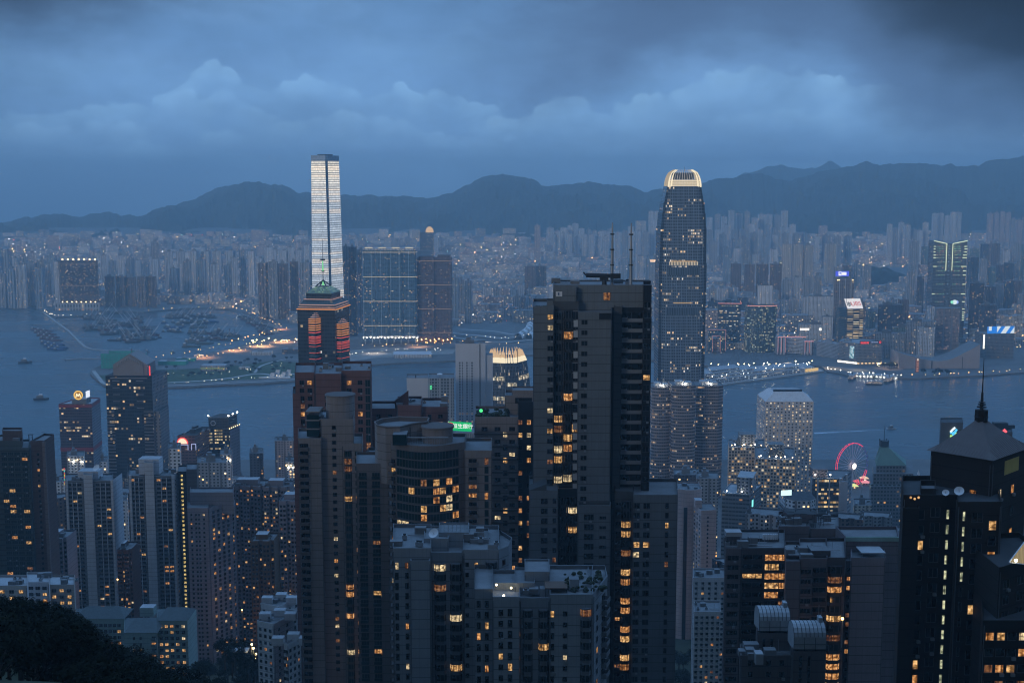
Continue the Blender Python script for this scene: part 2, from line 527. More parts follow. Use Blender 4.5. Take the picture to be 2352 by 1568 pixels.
def crenel(cx, cy_, w, dep, n, cut, yaw=0.0):
 """plan of a tower block: bays stand out, light wells cut in"""
 pts = []
 sw = w / (2 * n - 1)
 for i in range(2 * n - 1):
  y = 0 if i % 2 == 0 else cut
  pts += [(i * sw, y), ((i + 1) * sw, y)]
 sd = dep / 3
 pts += [(w, sd), (w - cut * .8, sd), (w - cut * .8, 2 * sd), (w, 2 * sd), (w, dep), (0, dep), (0, 2 * sd), (cut * .8, 2 * sd), (cut * .8, sd), (0, sd)]
 c, s_ = math.cos(yaw), math.sin(yaw)
 out = []
 for x, y in pts:
  x -= w / 2
  q = (cx + x * c - y * s_, cy_ + x * s_ + y * c)
  if not out or abs(out[-1][0] - q[0]) + abs(out[-1][1] - q[1]) > 1e-6:
   out.append(q)
 return out
# ------------------------------------------------------------------ ground levels
def lerp_tab(tab, y):
 if y <= tab[0][0]:
  return tab[0][1]
 for (a, b), (c, d) in zip(tab, tab[1:]):
  if y <= c:
   return b + (d - b) * (y - a) / (c - a)
 return tab[-1][1]
ZC = [(-200, 385), (0, 345), (100, 305), (250, 255), (400, 200), (550, 148), (700, 100), (900, 58), (1150, 26), (1400, 8), (1560, 4), (1790, 3), (1800, -6)]
def sst(a, b, x):
 t = min(1, max(0, (x - a) / (b - a)))
 return t * t * (3 - 2 * t)
def gz(x, y):
 """island hillside, with the wooded spur on the left"""
 z = lerp_tab(ZC, y)
 if y > 40:
  k = x / y
  r = .345 + .068 * sst(-.42, -.25, k)
  side = 1 - sst(-.26, -.12, k)
  yy = min(y, 330)
  s = H - 9 - yy * r - max(0, y - 330) * .95
  z = z + max(0, s - z) * side
 z += 3 * mnoise.noise(Vector((x * .012, y * .012, 0))) if y < 1500 else 0
 return z
def kz(x, y):
 """Kowloon: flat, then rising to the foot of the hills"""
 return 3.5 + 95 * (max(0, min(y, 7300) - 5600) / 1500.0) ** 1.4 if y > 5600 else 3.5
SEA = bpy.data.materials.new('harbour water')
SEA.use_nodes = True
t = NT(SEA.node_tree)
b = t.n('ShaderNodeBsdfPrincipled')
t.put(b.inputs['Base Color'], (.050, .100, .130))
b.inputs['Roughness'].default_value = .22
b.inputs['IOR'].default_value = 1.33
oc = t.n('ShaderNodeTexCoord').outputs['Object']
sx = t.sep(oc)
w1 = t.noise(t.xyz(t.m('MULTIPLY', sx[0], .030), t.m('MULTIPLY', sx[1], .055)), 1.0, 6, .6)
w2 = t.noise(t.xyz(t.m('MULTIPLY', sx[0], .0016), t.m('MULTIPLY', sx[1], .006)), 1.0, 4, .6)
bmp = t.n('ShaderNodeBump')
bmp.inputs['Strength'].default_value = .55
bmp.inputs['Distance'].default_value = 3.0
t.put(bmp.inputs['Height'], w1)
t.put(b.inputs['Normal'], bmp.outputs[0])
t.put(b.inputs['Roughness'], t.ss(w2, .35, .65, .16, .34))
t.t.links.new(b.outputs[0], t.n('ShaderNodeOutputMaterial').inputs[0])
GRASS = mat('park grass', (.045, .075, .030), .95, var=.5, scale=.02)
WOOD = mat('hillside woodland', (.028, .036, .026), .95, var=1.0, scale=.006)
SOIL = mat('wooded island slope', (.030, .040, .020), .95, var=.6, scale=.05)
CITYG = mat('city ground of roads and yards', (.13, .13, .13), .9, var=.6, scale=.012)
ROAD = mat('asphalt road', (.085, .075, .07), .9, var=.3, scale=.03)
QUAY = mat('pale concrete quay', (.36, .36, .35), .85, var=.3, scale=.05)
ROCK = mat('rock armour', (.16, .15, .14), .95, var=.7, scale=.15)
sea = MB()
sea.face([(-8900, 1500, 0), (8900, 1500, 0), (8900, 9000, 0), (-8900, 9000, 0)], SEA)
tag(sea.build('sea'), 'blue harbour water between the two shores', 'water', kind='structure')
# island ground: one sheet
mb = MB()
xs = [-1500 + 60 * i for i in range(54)]
ys = [-200 + 40 * i for i in range(51)]
V = {}
for i, x in enumerate(xs):
 for j, y in enumerate(ys):
  V[i, j] = (x, y, gz(x, y))
for i in range(len(xs) - 1):
 for j in range(len(ys) - 1):
  q = (V[i, j], V[i + 1, j], V[i + 1, j + 1], V[i, j + 1])
  mb.face(q, SOIL if ys[j] < 1120 else CITYG)
tag(mb.build('ground', smooth=True), kind='structure')
# unseen wooded ridge behind the viewpoint, added to shade the near towers
mb = MB()
xs = [-3600 + 150 * i for i in range(41)]
ys = [-2500 + 115 * i for i in range(21)]
hz_ = lambda x, y: (lerp_tab([(-2500, -6), (-1500, 200), (-900, 500), (-620, 602), (-420, 520), (-200, 384)], y) * lerp_tab([(-3600, .5), (-2600, .85), (-1500, 1), (300, 1), (900, .82), (2400, .45)], x)
     if y < -201 else gz(x, y)) + (14 * mnoise.fractal(Vector((x * .004, y * .004, 5)), 1, 2, 4) if y < -250 else 0)
for i in range(40):
 for j in range(20):
  mb.face([(a, b_, hz_(a, b_)) for a, b_ in ((xs[i], ys[j]), (xs[i + 1], ys[j]), (xs[i + 1], ys[j + 1]), (xs[i], ys[j + 1]))], SOIL)
tag(mb.build('unseen_shade_ridge', smooth=True), kind='structure')
def poly_sheet(pts_d, z, mat_, name, label=None, cat=None, skirt=None, kind='structure', thick=6):
 mb = MB()
 g = [GP(px, py, z) for px, py in pts_d]
 fp = [(p.x, p.y) for p in g]
 a = sum(fp[i][0] * fp[(i + 1) % len(fp)][1] - fp[(i + 1) % len(fp)][0] * fp[i][1] for i in range(len(fp)))
 if a < 0:
  fp.reverse()
 mb.prism(fp, z - thick, z, skirt or mat_, mat_)
 return tag(mb.build(name), label, cat, kind=kind)
# Kowloon land: near shore traced on the water plane, running back to the hills
SHORE = [(-420, 708), (-120, 702), (60, 700), (92, 708), (112, 722), (128, 728), (235, 722), (262, 714), (330, 716), (420, 708), (500, 706), (560, 716), (606, 735),
         (640, 748), (655, 758), (600, 776), (556, 792), (505, 806), (440, 818), (380, 823), (330, 826), (250, 828), (222, 842), (209, 850), (207, 857), (222, 872), (240, 886),
         (300, 890), (355, 890), (430, 888), (520, 883), (600, 880), (680, 874), (760, 856), (840, 838), (930, 832), (1000, 830), (1060, 826),
         (1140, 818), (1230, 814), (1330, 818), (1430, 822), (1520, 828), (1600, 836), (1640, 842), (1760, 842), (1860, 838), (1888, 842), (1900, 852), (1950, 862), (2020, 866),
         (2070, 868), (2120, 868), (2180, 864), (2260, 862), (2352, 854), (2480, 846), (2800, 836), (3200, 830)]
mb = MB()
rows = []
ext = [4100, 4500, 5000, 5600, 6000, 6400, 6800, 7200, 7600]
for px, py in SHORE:
 p = GP(px, py, 3.5)
 rows.append((p.x, p.y))
fp = rows + [(7000, 5600), (-6500, 5600)]
mb.prism(fp, -4, 3.5, ROCK, CITYG)
tag(mb.build('kowloon_ground'), kind='structure')
mb = MB()
xs = [-6500 + 450 * i for i in range(31)]
ys = [5600 + 200 * j for j in range(12)]
for i in range(30):
 for j in range(11):
  mb.face([(xs[i], ys[j], kz(0, ys[j])), (xs[i + 1], ys[j], kz(0, ys[j])), (xs[i + 1], ys[j + 1], kz(0, ys[j + 1])), (xs[i], ys[j + 1], kz(0, ys[j + 1]))], CITYG)
tag(mb.build('kowloon_upper_ground'), kind='structure')
# mountains
RIDGE = [(-700, 470), (-300, 500), (0, 512), (60, 500), (100, 492), (180, 496), (240, 487), (300, 495), (335, 498), (380, 483), (430, 462), (500, 432), (560, 419), (600, 420), (640, 425),
         (690, 440), (740, 447), (800, 447), (880, 452), (940, 450), (985, 455), (1040, 443), (1090, 412), (1130, 402), (1180, 401), (1220, 413), (1260, 428), (1320, 420),
         (1380, 420), (1430, 427), (1480, 438), (1520, 436), (1620, 415), (1680, 408), (1720, 398), (1760, 403), (1800, 415), (1850, 405), (1900, 390), (1960, 380), (1990, 371), (2020, 378),
         (2060, 376), (2120, 374), (2180, 380), (2230, 382), (2270, 370), (2310, 364), (2352, 360), (2500, 372), (2800, 400), (3200, 430)]
def mountain(name, prof, d, y0, step, seed, back, label, relief=190):
 mb = MB()
 n = 26
 cols = []
 px = prof[0][0]
 while px <= prof[-1][0]:
  py = lerp_tab(prof, px) - 6.5 * mnoise.fractal(Vector((px * .03, seed, 0)), .85, 2.1, 6)
  top = P(px, py, d)
  yb = y0 + 350 * mnoise.noise(Vector((px * .006, seed, 3)))
  c = []
  for k in range(n + 1):
   f = k / n
   y = yb + (d - yb) * f
   x = ratio(px, py) * y
   z0 = kz(0, y0) - 12 if y0 < 9000 else 60
   z = z0 + (top.z - z0) * (f ** 1.25)
   rr = mnoise.ridged_multi_fractal(Vector((x * .0016, y * .0007, seed)), .75, 2.2, 6, 1.0, 2.0)
   z += (rr - 1.2) * relief * math.sin(math.pi * min(1, f * 1.0)) * (1 - f * .3)
   c.append((x, y, z))
  c.append((c[-1][0] * 1.1, d + back, top.z - back * .45))
  cols.append(c)
  px += step
 for a, b_ in zip(cols, cols[1:]):
  for k in range(len(a) - 1):
   mb.face([a[k], b_[k], b_[k + 1], a[k + 1]], WOOD)
 return tag(mb.build(name, smooth=True), label, 'mountain', kind='structure')
mountain('mountains', RIDGE, 8700, 6900, 4, 2.0, 500, 'long dark wooded ridge behind the city')
mountain('far_mountains', [(1560, 470), (1640, 440), (1700, 402), (1745, 392), (1765, 380), (1790, 377), (1815, 386), (1845, 388), (1870, 387), (1890, 376), (1905, 370), (1918, 376), (1935, 392), (2000, 420), (2080, 470)],
         11800, 10500, 8, 7.0, 300, 'pale distant peaks beyond the ridge', 10)
# ------------------------------------------------------------------ haze
hz = bpy.data.materials.new('sea haze')
hz.use_nodes = True
t = NT(hz.node_tree)
v = t.n('ShaderNodeVolumePrincipled')
v.inputs['Color'].default_value = (.55, .83, 1.0, 1)
v.inputs['Density'].default_value = 0.000132
v.inputs['Anisotropy'].default_value = .15
t.t.links.new(v.outputs[0], t.n('ShaderNodeOutputMaterial').inputs['Volume'])
try:
 hz.cycles.homogeneous_volume = True
except Exception:
 pass
mb = MB()
mb.box(-9000, 9000, -2600, 12800, -12, 625, hz)
tag(mb.build('haze'), 'blue dusk haze over the harbour and city', 'haze', kind='stuff')
# ------------------------------------------------------------------ wall materials of the far city
TONE = {}
for nm, c in (('pale', (.62, .64, .66)), ('white', (.76, .77, .78)), ('grey', (.36, .38, .40)), ('brown', (.20, .145, .125)), ('bluish', (.32, .40, .48)), ('pinkish', (.50, .41, .39)),
              ('dark', (.07, .08, .10)), ('cream', (.62, .57, .49)), ('greenish', (.18, .27, .25))):
 TONE[nm] = c
FARF = {}
for nm, c in TONE.items():
 FARF[nm] = fac('far ' + nm + ' flats', c, cw=3.6, ch=3.0, ww=.48, wh=.45, p=.085, s=2.2, fin=(11.0, .15, tuple(x * .4 for x in c)))
LOWF = [fac('low ' + nm + ' blocks', TONE[nm], cw=4.0, ch=3.3, ww=.6, wh=.5, p=.11, s=2.4) for nm in ('pale', 'white', 'grey', 'pinkish', 'bluish', 'cream')]
ROOFF = mat('far roof', (.24, .25, .26), .9, var=.5, scale=.02)
nblocks = 0
def far_block(x, y, wd, dep, zt, tone, label, group, yaw=0.0, cat='apartment block', n=3, name='apartment_block'):
 """a distant tower: notched plan, parapet, lift house and tanks on the roof"""
 global nblocks
 nblocks += 1
 zb = kz(x, y) - 1
 mb = MB()
 fp = crenel(x, y, wd, dep, n, min(2.6, wd * .10), yaw)
 mb.prism(fp, zb, zt, FARF[tone] if isinstance(tone, str) else tone, ROOFF)
 c, s_ = math.cos(yaw), math.sin(yaw)
 k = rnd.uniform(.25, .45)
 q = lambda a, b: (x + a * wd * c - b * dep * s_, y + a * wd * s_ + b * dep * c)
 o = rnd.uniform(-.12, .12)
 hh = rnd.uniform(3.5, 7.5)
 wm = FARF[tone] if isinstance(tone, str) else ROOFF
 mb.prism([q(o - k / 2, .3), q(o + k / 2, .3), q(o + k / 2, .7), q(o - k / 2, .7)], zt, zt + hh, ROOFF)
 if rnd.random() < .6:
  mb.prism([q(o - k / 4, .38), q(o + k / 5, .38), q(o + k / 5, .6), q(o - k / 4, .6)], zt + hh, zt + hh + rnd.uniform(2, 4), ROOFF)
 ob = mb.build(name, None, (x, y, zb))
 return tag(ob, label, cat, group)
def row(xa, xb, n, top, d, tones, where, var=6, wid=None, dep=26, bays=3, dv=120, adj='tower', group=None, hand='from the left'):
 """n towers side by side across photo columns xa..xb, each told apart by its place in the row"""
 n = max(1, round(n * .82)) if n > 3 else n
 step = (xb - xa) / n
 for i in range(n):
  px = xa + step * (i + .5)
  dd = d + rnd.uniform(-dv, dv)
  py = top + rnd.uniform(-var, var)
  wd = (wid or step * .86) * dd / F * (rnd.uniform(.8, 1.25) if n > 4 and dv > 45 else 1.0)
  tone = tones[i % len(tones)] if len(tones) > 1 else tones[0]
  lab = '%s %s %s, %s %s' % (tone, adj, where, ordn(i), hand) if n > 1 else '%s %s %s' % (tone, adj, where)
  far_block(X(px, py, dd), dd, wd, min(dep, wd * 1.3), Z(py, dd), tone, lab, group or (adj + 's ' + where), rnd.uniform(-.25, .25), n=bays)
row(-22, 124, 9, 588, 4250, ['bluish', 'grey', 'pale', 'bluish', 'pale', 'grey'], 'on the far left shore', 16, 17, dv=200)
row(-10, 120, 7, 615, 3980, ['grey', 'bluish', 'pale'], 'in the lower far left row', 14, 18, dv=80)
row(228, 362, 8, 594, 4700, ['pale', 'bluish', 'white', 'grey'], 'behind the brown waterfront slabs', 12, 15, dv=200)
row(238, 360, 6, 634, 3960, ['brown'], 'in the brown slab row behind the barges', 3, 19.6, 24, 3, 15, adj='slab block')
row(345, 366, 1, 556, 5000, ['grey'], 'standing alone before the left hill', 0, 16, adj='slender tower')
row(372, 540, 7, 578, 4450, ['pale'], 'in the even row of seven', 3, 18, dv=30, adj='slim twin tower')
row(380, 540, 6, 606, 4200, ['bluish', 'grey', 'bluish', 'pale'], 'below the even row of seven', 12, 17, dv=120)
row(528, 604, 5, 584, 4250, ['pale', 'bluish', 'white'], 'left of the lit giant tower', 10, 14)
row(606, 712, 7, 568, 4900, ['white', 'pale', 'white'], 'in the white row left of the giant tower', 8, 14.5, dv=150)
row(588, 712, 6, 604, 3650, ['brown', 'grey', 'brown'], 'in the brown row by the giant tower', 4, 20, dv=60)
row(786, 832, 3, 566, 3250, ['bluish', 'dark', 'bluish'], 'right of the giant tower', 9, 15.5, 30, 2, 40, adj='dark glass tower')
row(880, 960, 6, 548, 6600, ['pale', 'grey'], 'far behind the blue waterfront slab', 7, 11)
row(995, 1030, 3, 546, 6400, ['pale'], 'right of the domed tower', 6, 11)
row(1038, 1082, 3, 640, 3550, ['bluish', 'grey', 'bluish'], 'right of the brown twin tower', 5, 14, dv=60)
row(1060, 1170, 5, 706, 3650, ['white', 'pale'], 'in the white estate by the railway', 5, 22, 20, 4, 40, adj='slab block')
row(1112, 1226, 7, 662, 4050, ['pale', 'grey', 'pinkish', 'bluish'], 'above the white estate', 12, 15)
row(1178, 1226, 3, 680, 3700, ['grey', 'brown', 'bluish'], 'left of the nearest dark tower', 6, 16)
row(1204, 1256, 2, 612, 4200, ['brown'], 'in the brown pair beside the nearest tower', 3, 24, adj='broad tower')
row(1227, 1241, 1, 517, 5900, ['pinkish'], 'alone before the ridge', 0, 13, adj='slender tower')
row(1258, 1402, 12, 522, 6500, ['pale', 'pale', 'white'], 'on the pale terrace under the ridge', 10, 11.5, dv=60)
row(1268, 1400, 10, 540, 6200, ['white', 'pale', 'pale'], 'on the lower pale terrace', 5, 11.5, dv=60)
row(1412, 1520, 8, 524, 6000, ['pale', 'grey', 'pale'], 'between the masts and the crowned tower', 10, 12)
row(1489, 1515, 2, 486, 6600, ['pale'], 'in the tall pair left of the crowned tower', 2, 11.5, adj='high tower')
row(1420, 1522, 6, 592, 4600, ['bluish', 'grey', 'pale'], 'behind the nearest tower masts', 14, 15)
row(1622, 1812, 14, 492, 6700, ['pale', 'grey', 'pale', 'pale'], 'in the top row right of the crowned tower', 9, 12, dv=80)
row(1622, 1830, 14, 520, 6300, ['grey', 'pale', 'pale', 'bluish'], 'in the second row right of the crowned tower', 9, 12.5, dv=80)
row(1626, 1960, 17, 546, 5700, ['grey', 'bluish', 'pale', 'grey'], 'in the third row right of the crowned tower', 12, 14, dv=150)
row(1660, 1790, 7, 578, 4900, ['bluish', 'white', 'grey', 'pale'], 'under the third row', 12, 16)
row(1795, 1872, 3, 562, 4600, ['cream'], 'in the cream trio', 2, 21, 26, 4, 20, adj='broad tower')
row(1898, 1924, 1, 560, 4650, ['cream'], 'apart on the right of the cream trio', 0, 22, 26, 4, adj='broad tower')
row(1676, 1800, 5, 606, 4050, ['brown'], 'in the brown slab terrace', 3, 23, 24, 4, 30, adj='slab block')
row(1796, 1892, 5, 640, 3750, ['grey', 'pale', 'grey'], 'below the cream trio', 8, 17)
row(1914, 2005, 5, 608, 4300, ['grey', 'brown', 'bluish'], 'left of the dark wooded knoll', 14, 17)
row(2038, 2134, 9, 520, 5900, ['pale', 'grey', 'pale'], 'on the right under the ridge', 10, 11, dv=90)
row(2142, 2212, 6, 492, 6700, ['pale'], 'high on the right hillside', 5, 11, dv=60)
row(2270, 2324, 5, 488, 6500, ['pinkish'], 'in the pinkish hillside group', 3, 10, dv=40)
row(2322, 2365, 4, 500, 6300, ['grey', 'pinkish'], 'at the far right under the ridge', 6, 10.5)
row(2090, 2370, 15, 560, 5000, ['grey', 'greenish', 'dark', 'brown', 'pale'], 'behind the lit winged tower', 16, 16, dv=200)
row(2230, 2370, 8, 600, 4300, ['dark', 'grey', 'greenish', 'brown'], 'right of the lit winged tower', 18, 17)
row(2226, 2370, 8, 660, 3600, ['grey', 'dark', 'brown'], 'above the long screen', 16, 17)
row(2086, 2146, 4, 640, 3700, ['grey', 'dark', 'bluish'], 'left of the lit winged tower', 20, 14)
row(1920, 2090, 9, 702, 3350, ['grey', 'bluish', 'brown', 'greenish'], 'behind the waterfront hotels', 18, 17)
row(1790, 1912, 6, 690, 3500, ['bluish', 'grey', 'pale'], 'behind the curved white hotel', 14, 17)
row(1626, 1790, 8, 672, 3800, ['grey', 'pale', 'bluish', 'dark'], 'behind the red topped offices', 12, 18)
# a hospital-like stepped block on the left hillside
r_ = thing('hillside_estate', 'pale stepped estate high on the left wooded slope', 'housing estate', P(388, 560, 6900))
mb = MB()
for a, b_, tp, dd in ((346, 372, 530, 7000), (372, 428, 541, 6950), (378, 424, 550, 6880)):
 mb.prism(fr(a, b_, tp, dd, 60), Z(566, dd) - 40, Z(tp, dd), FARF['pale'], ROOFF)
mb.build('wall', r_)
mb = MB()
for a, b_, tp, dd in ((348, 360, 527, 7010), (384, 400, 538, 6960)):
 mb.prism(fr(a, b_, tp, dd, 20), Z(tp + 6, dd) - 5, Z(tp, dd), ROOFF)
mb.build('roof_house', r_)
# ------------------------------------------------------------------ the carpet of low blocks (more than anyone could count)
def px_of(x, y, z):
 Y = y * cp - (z - H) * sp
 return CX + F * x / Y, CY - F * (y * sp + (z - H) * cp) / Y
SHOREY = [(p.x / p.y, p.y) for p in [GP(a, b_, 3.5) for a, b_ in [(-420, 700), (92, 700), (120, 716), (262, 706), (420, 700), (606, 722), (650, 745), (700, 745), (830, 770), (960, 770), (1040, 748), (1230, 745), (1330, 800), (1620, 815), (1780, 800), (1900, 800), (2070, 790), (2260, 800), (2352, 805), (3200, 800)]]]
def in_ell(px, py, c):
 return ((px - c[0]) / c[2]) ** 2 + ((py - c[1]) / c[3]) ** 2 < 1
KNOLLS = [(2035, 640, 75, 26), (1425, 572, 48, 16), (1875, 718, 32, 10), (1945, 700, 30, 10)]
mb = MB()
roofb = MB()
nlow = 0
yy = 2900.0
LAMPS = []
while yy < 7150:
 st_ = 58 + (yy - 2900) * .012
 x = -.44 * yy
 while x < .44 * yy:
  st2 = rnd.uniform(40, 96)
  x += st2 * .5 + 9
  r0 = x / yy
  if yy > lerp_tab(SHOREY, r0) + 25:
   px, py = px_of(x, yy, kz(x, yy))
   if not any(in_ell(px, py, k) for k in KNOLLS) and rnd.random() < .93:
    q = rnd.random()
    h = rnd.uniform(11, 27) if q < .70 else rnd.uniform(27, 48) if q < .95 else rnd.uniform(48, 75)
    dens = .75 + .5 * mnoise.noise(Vector((x * .0012, yy * .0012, 4)))
    h *= max(.5, dens + .2)
    zb = kz(x, yy)
    wd, dp = st2 * rnd.uniform(.6, .92), rnd.uniform(20, 44)
    a = rnd.choice((0, 0, .25, -.3, .5)) + .2 * mnoise.noise(Vector((x * .001, yy * .001, 9)))
    c, s_ = math.cos(a), math.sin(a)
    oy = yy + rnd.uniform(-12, 12)
    m_ = LOWF[rnd.randrange(len(LOWF))]
    loc = lambda u, v_: (x + u * c - v_ * s_, oy + u * s_ + v_ * c)
    fp = [loc(-wd / 2, 0), loc(wd / 2, 0), loc(wd / 2, dp), loc(-wd / 2, dp)]
    if rnd.random() < .4 and wd > 24:
     fp = [loc(-wd / 2, 0), loc(0, 0), loc(0, dp * .4), loc(wd / 2, dp * .4), loc(wd / 2, dp), loc(-wd / 2, dp)]
    mb.prism(fp, zb - 1, zb + h, m_, ROOFF)
    k = rnd.uniform(-.25, .25) * wd
    mb.prism([loc(k - 4, dp * .5), loc(k + 3, dp * .5), loc(k + 3, dp * .75), loc(k - 4, dp * .75)], zb + h, zb + h + rnd.uniform(2.5, 5), ROOFF)
    nlow += 1
    if rnd.random() < 2.4 * max(0, mnoise.noise(Vector((x * .0022, yy * .0016, 21))) + .12):
     LAMPS.append((x + wd * .6, oy - 8, zb + rnd.uniform(6, 14), rnd.random()))
    if rnd.random() < .06:
     LAMPS.append((x, oy - .8, zb + h * rnd.uniform(.7, 1.05), rnd.random()))
  x += st2 * .5
 yy += st_
tag(mb.build('low_city_blocks'), 'countless low pale blocks carpeting the hazy far shore', 'city blocks', kind='stuff')
LAMPO = emit('sodium lamp light', (1.0, .46, .14), 40)
LAMPW = emit('white lamp light', (1.0, .90, .74), 36)
LAMPR = emit('red neon light', (1.0, .10, .06), 14)
LAMPG = emit('greenish shop light', (.55, 1.0, .85), 14)
mb = MB()
for x, y, z, q in LAMPS:
 mm = LAMPO if q < .62 else LAMPW if q < .93 else LAMPR if q < .97 else LAMPG
 r = (.7 + 1.0 * ((q * 77) % 1) ** 2) * y / 4600
 mb.dome((x, y, z), r, mm, n=5, k=1, full=True)
tag(mb.build('street_lights'), 'scattered orange and white lights of the far streets', 'city lights', kind='stuff')
# wooded knolls between the far blocks
for i, (kx, ky, ka, kb) in enumerate(KNOLLS):
 c = GP(kx, ky + kb * .7, 4)
 mb = MB()
 rx = ka * c.y / F * 1.08
 ry = rx * .8
 hh = kb * 1.55 * c.y / F
 n = 40
 prev = None
 for k in range(9):
  f = k / 8
  ring = []
  for q in range(n):
   a = 2 * math.pi * q / n
   nn = 1 + .16 * mnoise.fractal(Vector((math.cos(a) * 2, math.sin(a) * 2, f * 2 + i * 5)), 1, 2, 3)
   ring.append((c.x + rx * (1 - f) ** .7 * math.cos(a) * nn, c.y + ry + ry * (1 - f) ** .7 * math.sin(a) * nn, 2 + hh * math.sin(f * math.pi / 2) * (nn if f < 1 else 1)))
  if prev:
   for q in range(n):
    mb.face([prev[q], prev[(q + 1) % n], ring[(q + 1) % n], ring[q]], WOOD)
  prev = ring
 tag(mb.build('wooded_hill', smooth=True), kind='structure')
# ------------------------------------------------------------------ helpers for single buildings
def text_into(mb, body, size, m, origin, ex, ez, n, depth=.25, align='CENTER', font_scale=1.0):
 """lettering as real mesh: origin = centre of the text, ex / ez = unit directions of writing and up, n = outward"""
 cu = bpy.data.curves.new('lettering', 'FONT')
 cu.body = body
 cu.size = size
 cu.align_x = align
 cu.align_y = 'CENTER'
 cu.extrude = depth / 2
 ob = bpy.data.objects.new('lettering', cu)
 sc.collection.objects.link(ob)
 dg = bpy.context.evaluated_depsgraph_get()
 me = bpy.data.meshes.new_from_object(ob.evaluated_get(dg))
 ex, ez, n, o = Vector(ex), Vector(ez), Vector(n), Vector(origin)
 for p in me.polygons:
  mb.face([o + ex * me.vertices[i].co.x + ez * me.vertices[i].co.y + n * (me.vertices[i].co.z + depth / 2) for i in p.vertices], m)
 bpy.data.objects.remove(ob)
 bpy.data.curves.remove(cu)
 bpy.data.meshes.remove(me)
def panel(mb, c, ex, ez, n, w_, h_, th, m, back=DMETAL):
 """a flat sign box: centre c, face towards n"""
 c, ex, ez, n = Vector(c), Vector(ex), Vector(ez), Vector(n)
 p = [c + ex * (a * w_ / 2) + ez * (b_ * h_ / 2) for a, b_ in ((-1, -1), (1, -1), (1, 1), (-1, 1))]
 q = [v_ - n * th for v_ in p]
 mb.face(p, m, [(0, 0), (1, 0), (1, 1), (0, 1)])
 for i in range(4):
  j = (i + 1) % 4
  mb.face([p[j], p[i], q[i], q[j]], back)
 mb.face(list(reversed(q)), back)
def basez(x, y):
 return gz(x, y) - 2 if y < 2000 else kz(x, y) - 1
def tower(name, label, cat, fp, zt, m, roof=ROOFM, group=None, plant=True, parapet=1.2, zb=None, pm=None):
 """a building with walls, a roof inside its parapet and plant rooms on top"""
 c = cen(fp)
 z0 = basez(*c) if zb is None else zb
 o = thing(name, label, cat, (c[0], c[1], z0), group)
 mb = MB()
 n = len(fp)
 u = 0
 for i in range(n):
  mm = m[i] if isinstance(m, (list, tuple)) else m
  p0, p1 = fp[i], fp[(i + 1) % n]
  L = math.hypot(p1[0] - p0[0], p1[1] - p0[1])
  mb.wall(p0, p1, z0, zt, mm, u)
  u += math.ceil(L / 3.0) * 3.0 + 97 if L > 6 else L
 ins = inset(fp, .5)
 for i in range(n):
  j = (i + 1) % n
  mb.face([(*fp[i], zt), (*fp[j], zt), (*ins[j], zt), (*ins[i], zt)], pm or roof)
  mb.face([(*ins[i], zt), (*ins[j], zt), (*ins[j], zt - parapet), (*ins[i], zt - parapet)], pm or roof)
 mb.build('wall', o)
 mb = MB()
 mb.face([(*p, zt - parapet) for p in ins], roof)
 mb.build('roof', o)
 if plant:
  clutter(o, fp, zt - parapet, pm or roof)
 return o
def clutter(o, fp, z, m, k=1.0, rich=True):
 """lift house, tanks, ducts and a mast on a roof"""
 c = cen(fp)
 ax = Vector((fp[1][0] - fp[0][0], fp[1][1] - fp[0][1]))
 ay = Vector((fp[-1][0] - fp[0][0], fp[-1][1] - fp[0][1]))
 q = lambda a, b_: (fp[0][0] + ax.x * a + ay.x * b_, fp[0][1] + ax.y * a + ay.y * b_)
 a0, b0 = rnd.uniform(.2, .4), rnd.uniform(.3, .4)
 mb = MB()
 h1 = rnd.uniform(4, 7) * k
 mb.prism([q(a0, b0), q(a0 + .32, b0), q(a0 + .32, b0 + .32), q(a0, b0 + .32)], z, z + h1, m, ROOFM)
 mb.prism([q(a0 + .05, b0 + .05), q(a0 + .2, b0 + .05), q(a0 + .2, b0 + .25), q(a0 + .05, b0 + .25)], z + h1, z + h1 + 2.5, m, ROOFM)
 mb.build('lift_house', o)
 if rich:
  for i in range(4):
   mb = MB()
   a1, b1 = rnd.choice((rnd.uniform(.08, .16), rnd.uniform(.75, .85))), rnd.uniform(.12, .8)
   mb.prism([q(a1, b1), q(a1 + .09, b1), q(a1 + .09, b1 + .08), q(a1, b1 + .08)], z, z + rnd.uniform(1.2, 2.6), METAL, METAL)
   mb.build('cooling_unit', o)
  mb = MB()
  p = q(a0 + .1, b0 + .1)
  mb.bar((*p, z + h1), (*p, z + h1 + rnd.uniform(6, 11)), .12, METAL, 5)
  mb.build('antenna', o)
def facevec(p0, p1):
 d = Vector((p1[0] - p0[0], p1[1] - p0[1], 0)).normalized()
 return d, Vector((d.y, -d.x, 0))
# ------------------------------------------------------------------ the lit giant tower across the water
LED = bpy.data.materials.new('white light bands')
LED.use_nodes = True
t = NT(LED.node_tree)
b = t.n('ShaderNodeBsdfPrincipled')
b.inputs['Roughness'].default_value = .2
uv = t.n('ShaderNodeUVMap').outputs[0]
ux, uy = t.sep(uv)[0:2]
ly = t.m('DIVIDE', uy, 5.6)
on = t.m('ADD', .28, t.m('MULTIPLY', .72, t.m('LESS_THAN', t.m('FRACT', ly), .60)))
cell = t.white(t.xyz(t.m('FLOOR', t.m('DIVIDE', ux, 3.1)), t.m('FLOOR', ly), 1.0))
rowr = t.white(t.xyz(3.0, t.m('FLOOR', ly), 5.0))
pat = t.m('ADD', t.m('MULTIPLY', cell[0], .35), .72)
pat = t.m('MULTIPLY', pat, t.m('ADD', t.m('MULTIPLY', rowr[0], .5), .6))
topb = t.ss(uy, -140, -20, 0.0, 1.0)
lc = t.mix(topb, (.80, .90, 1.0), (1.0, .90, .72))
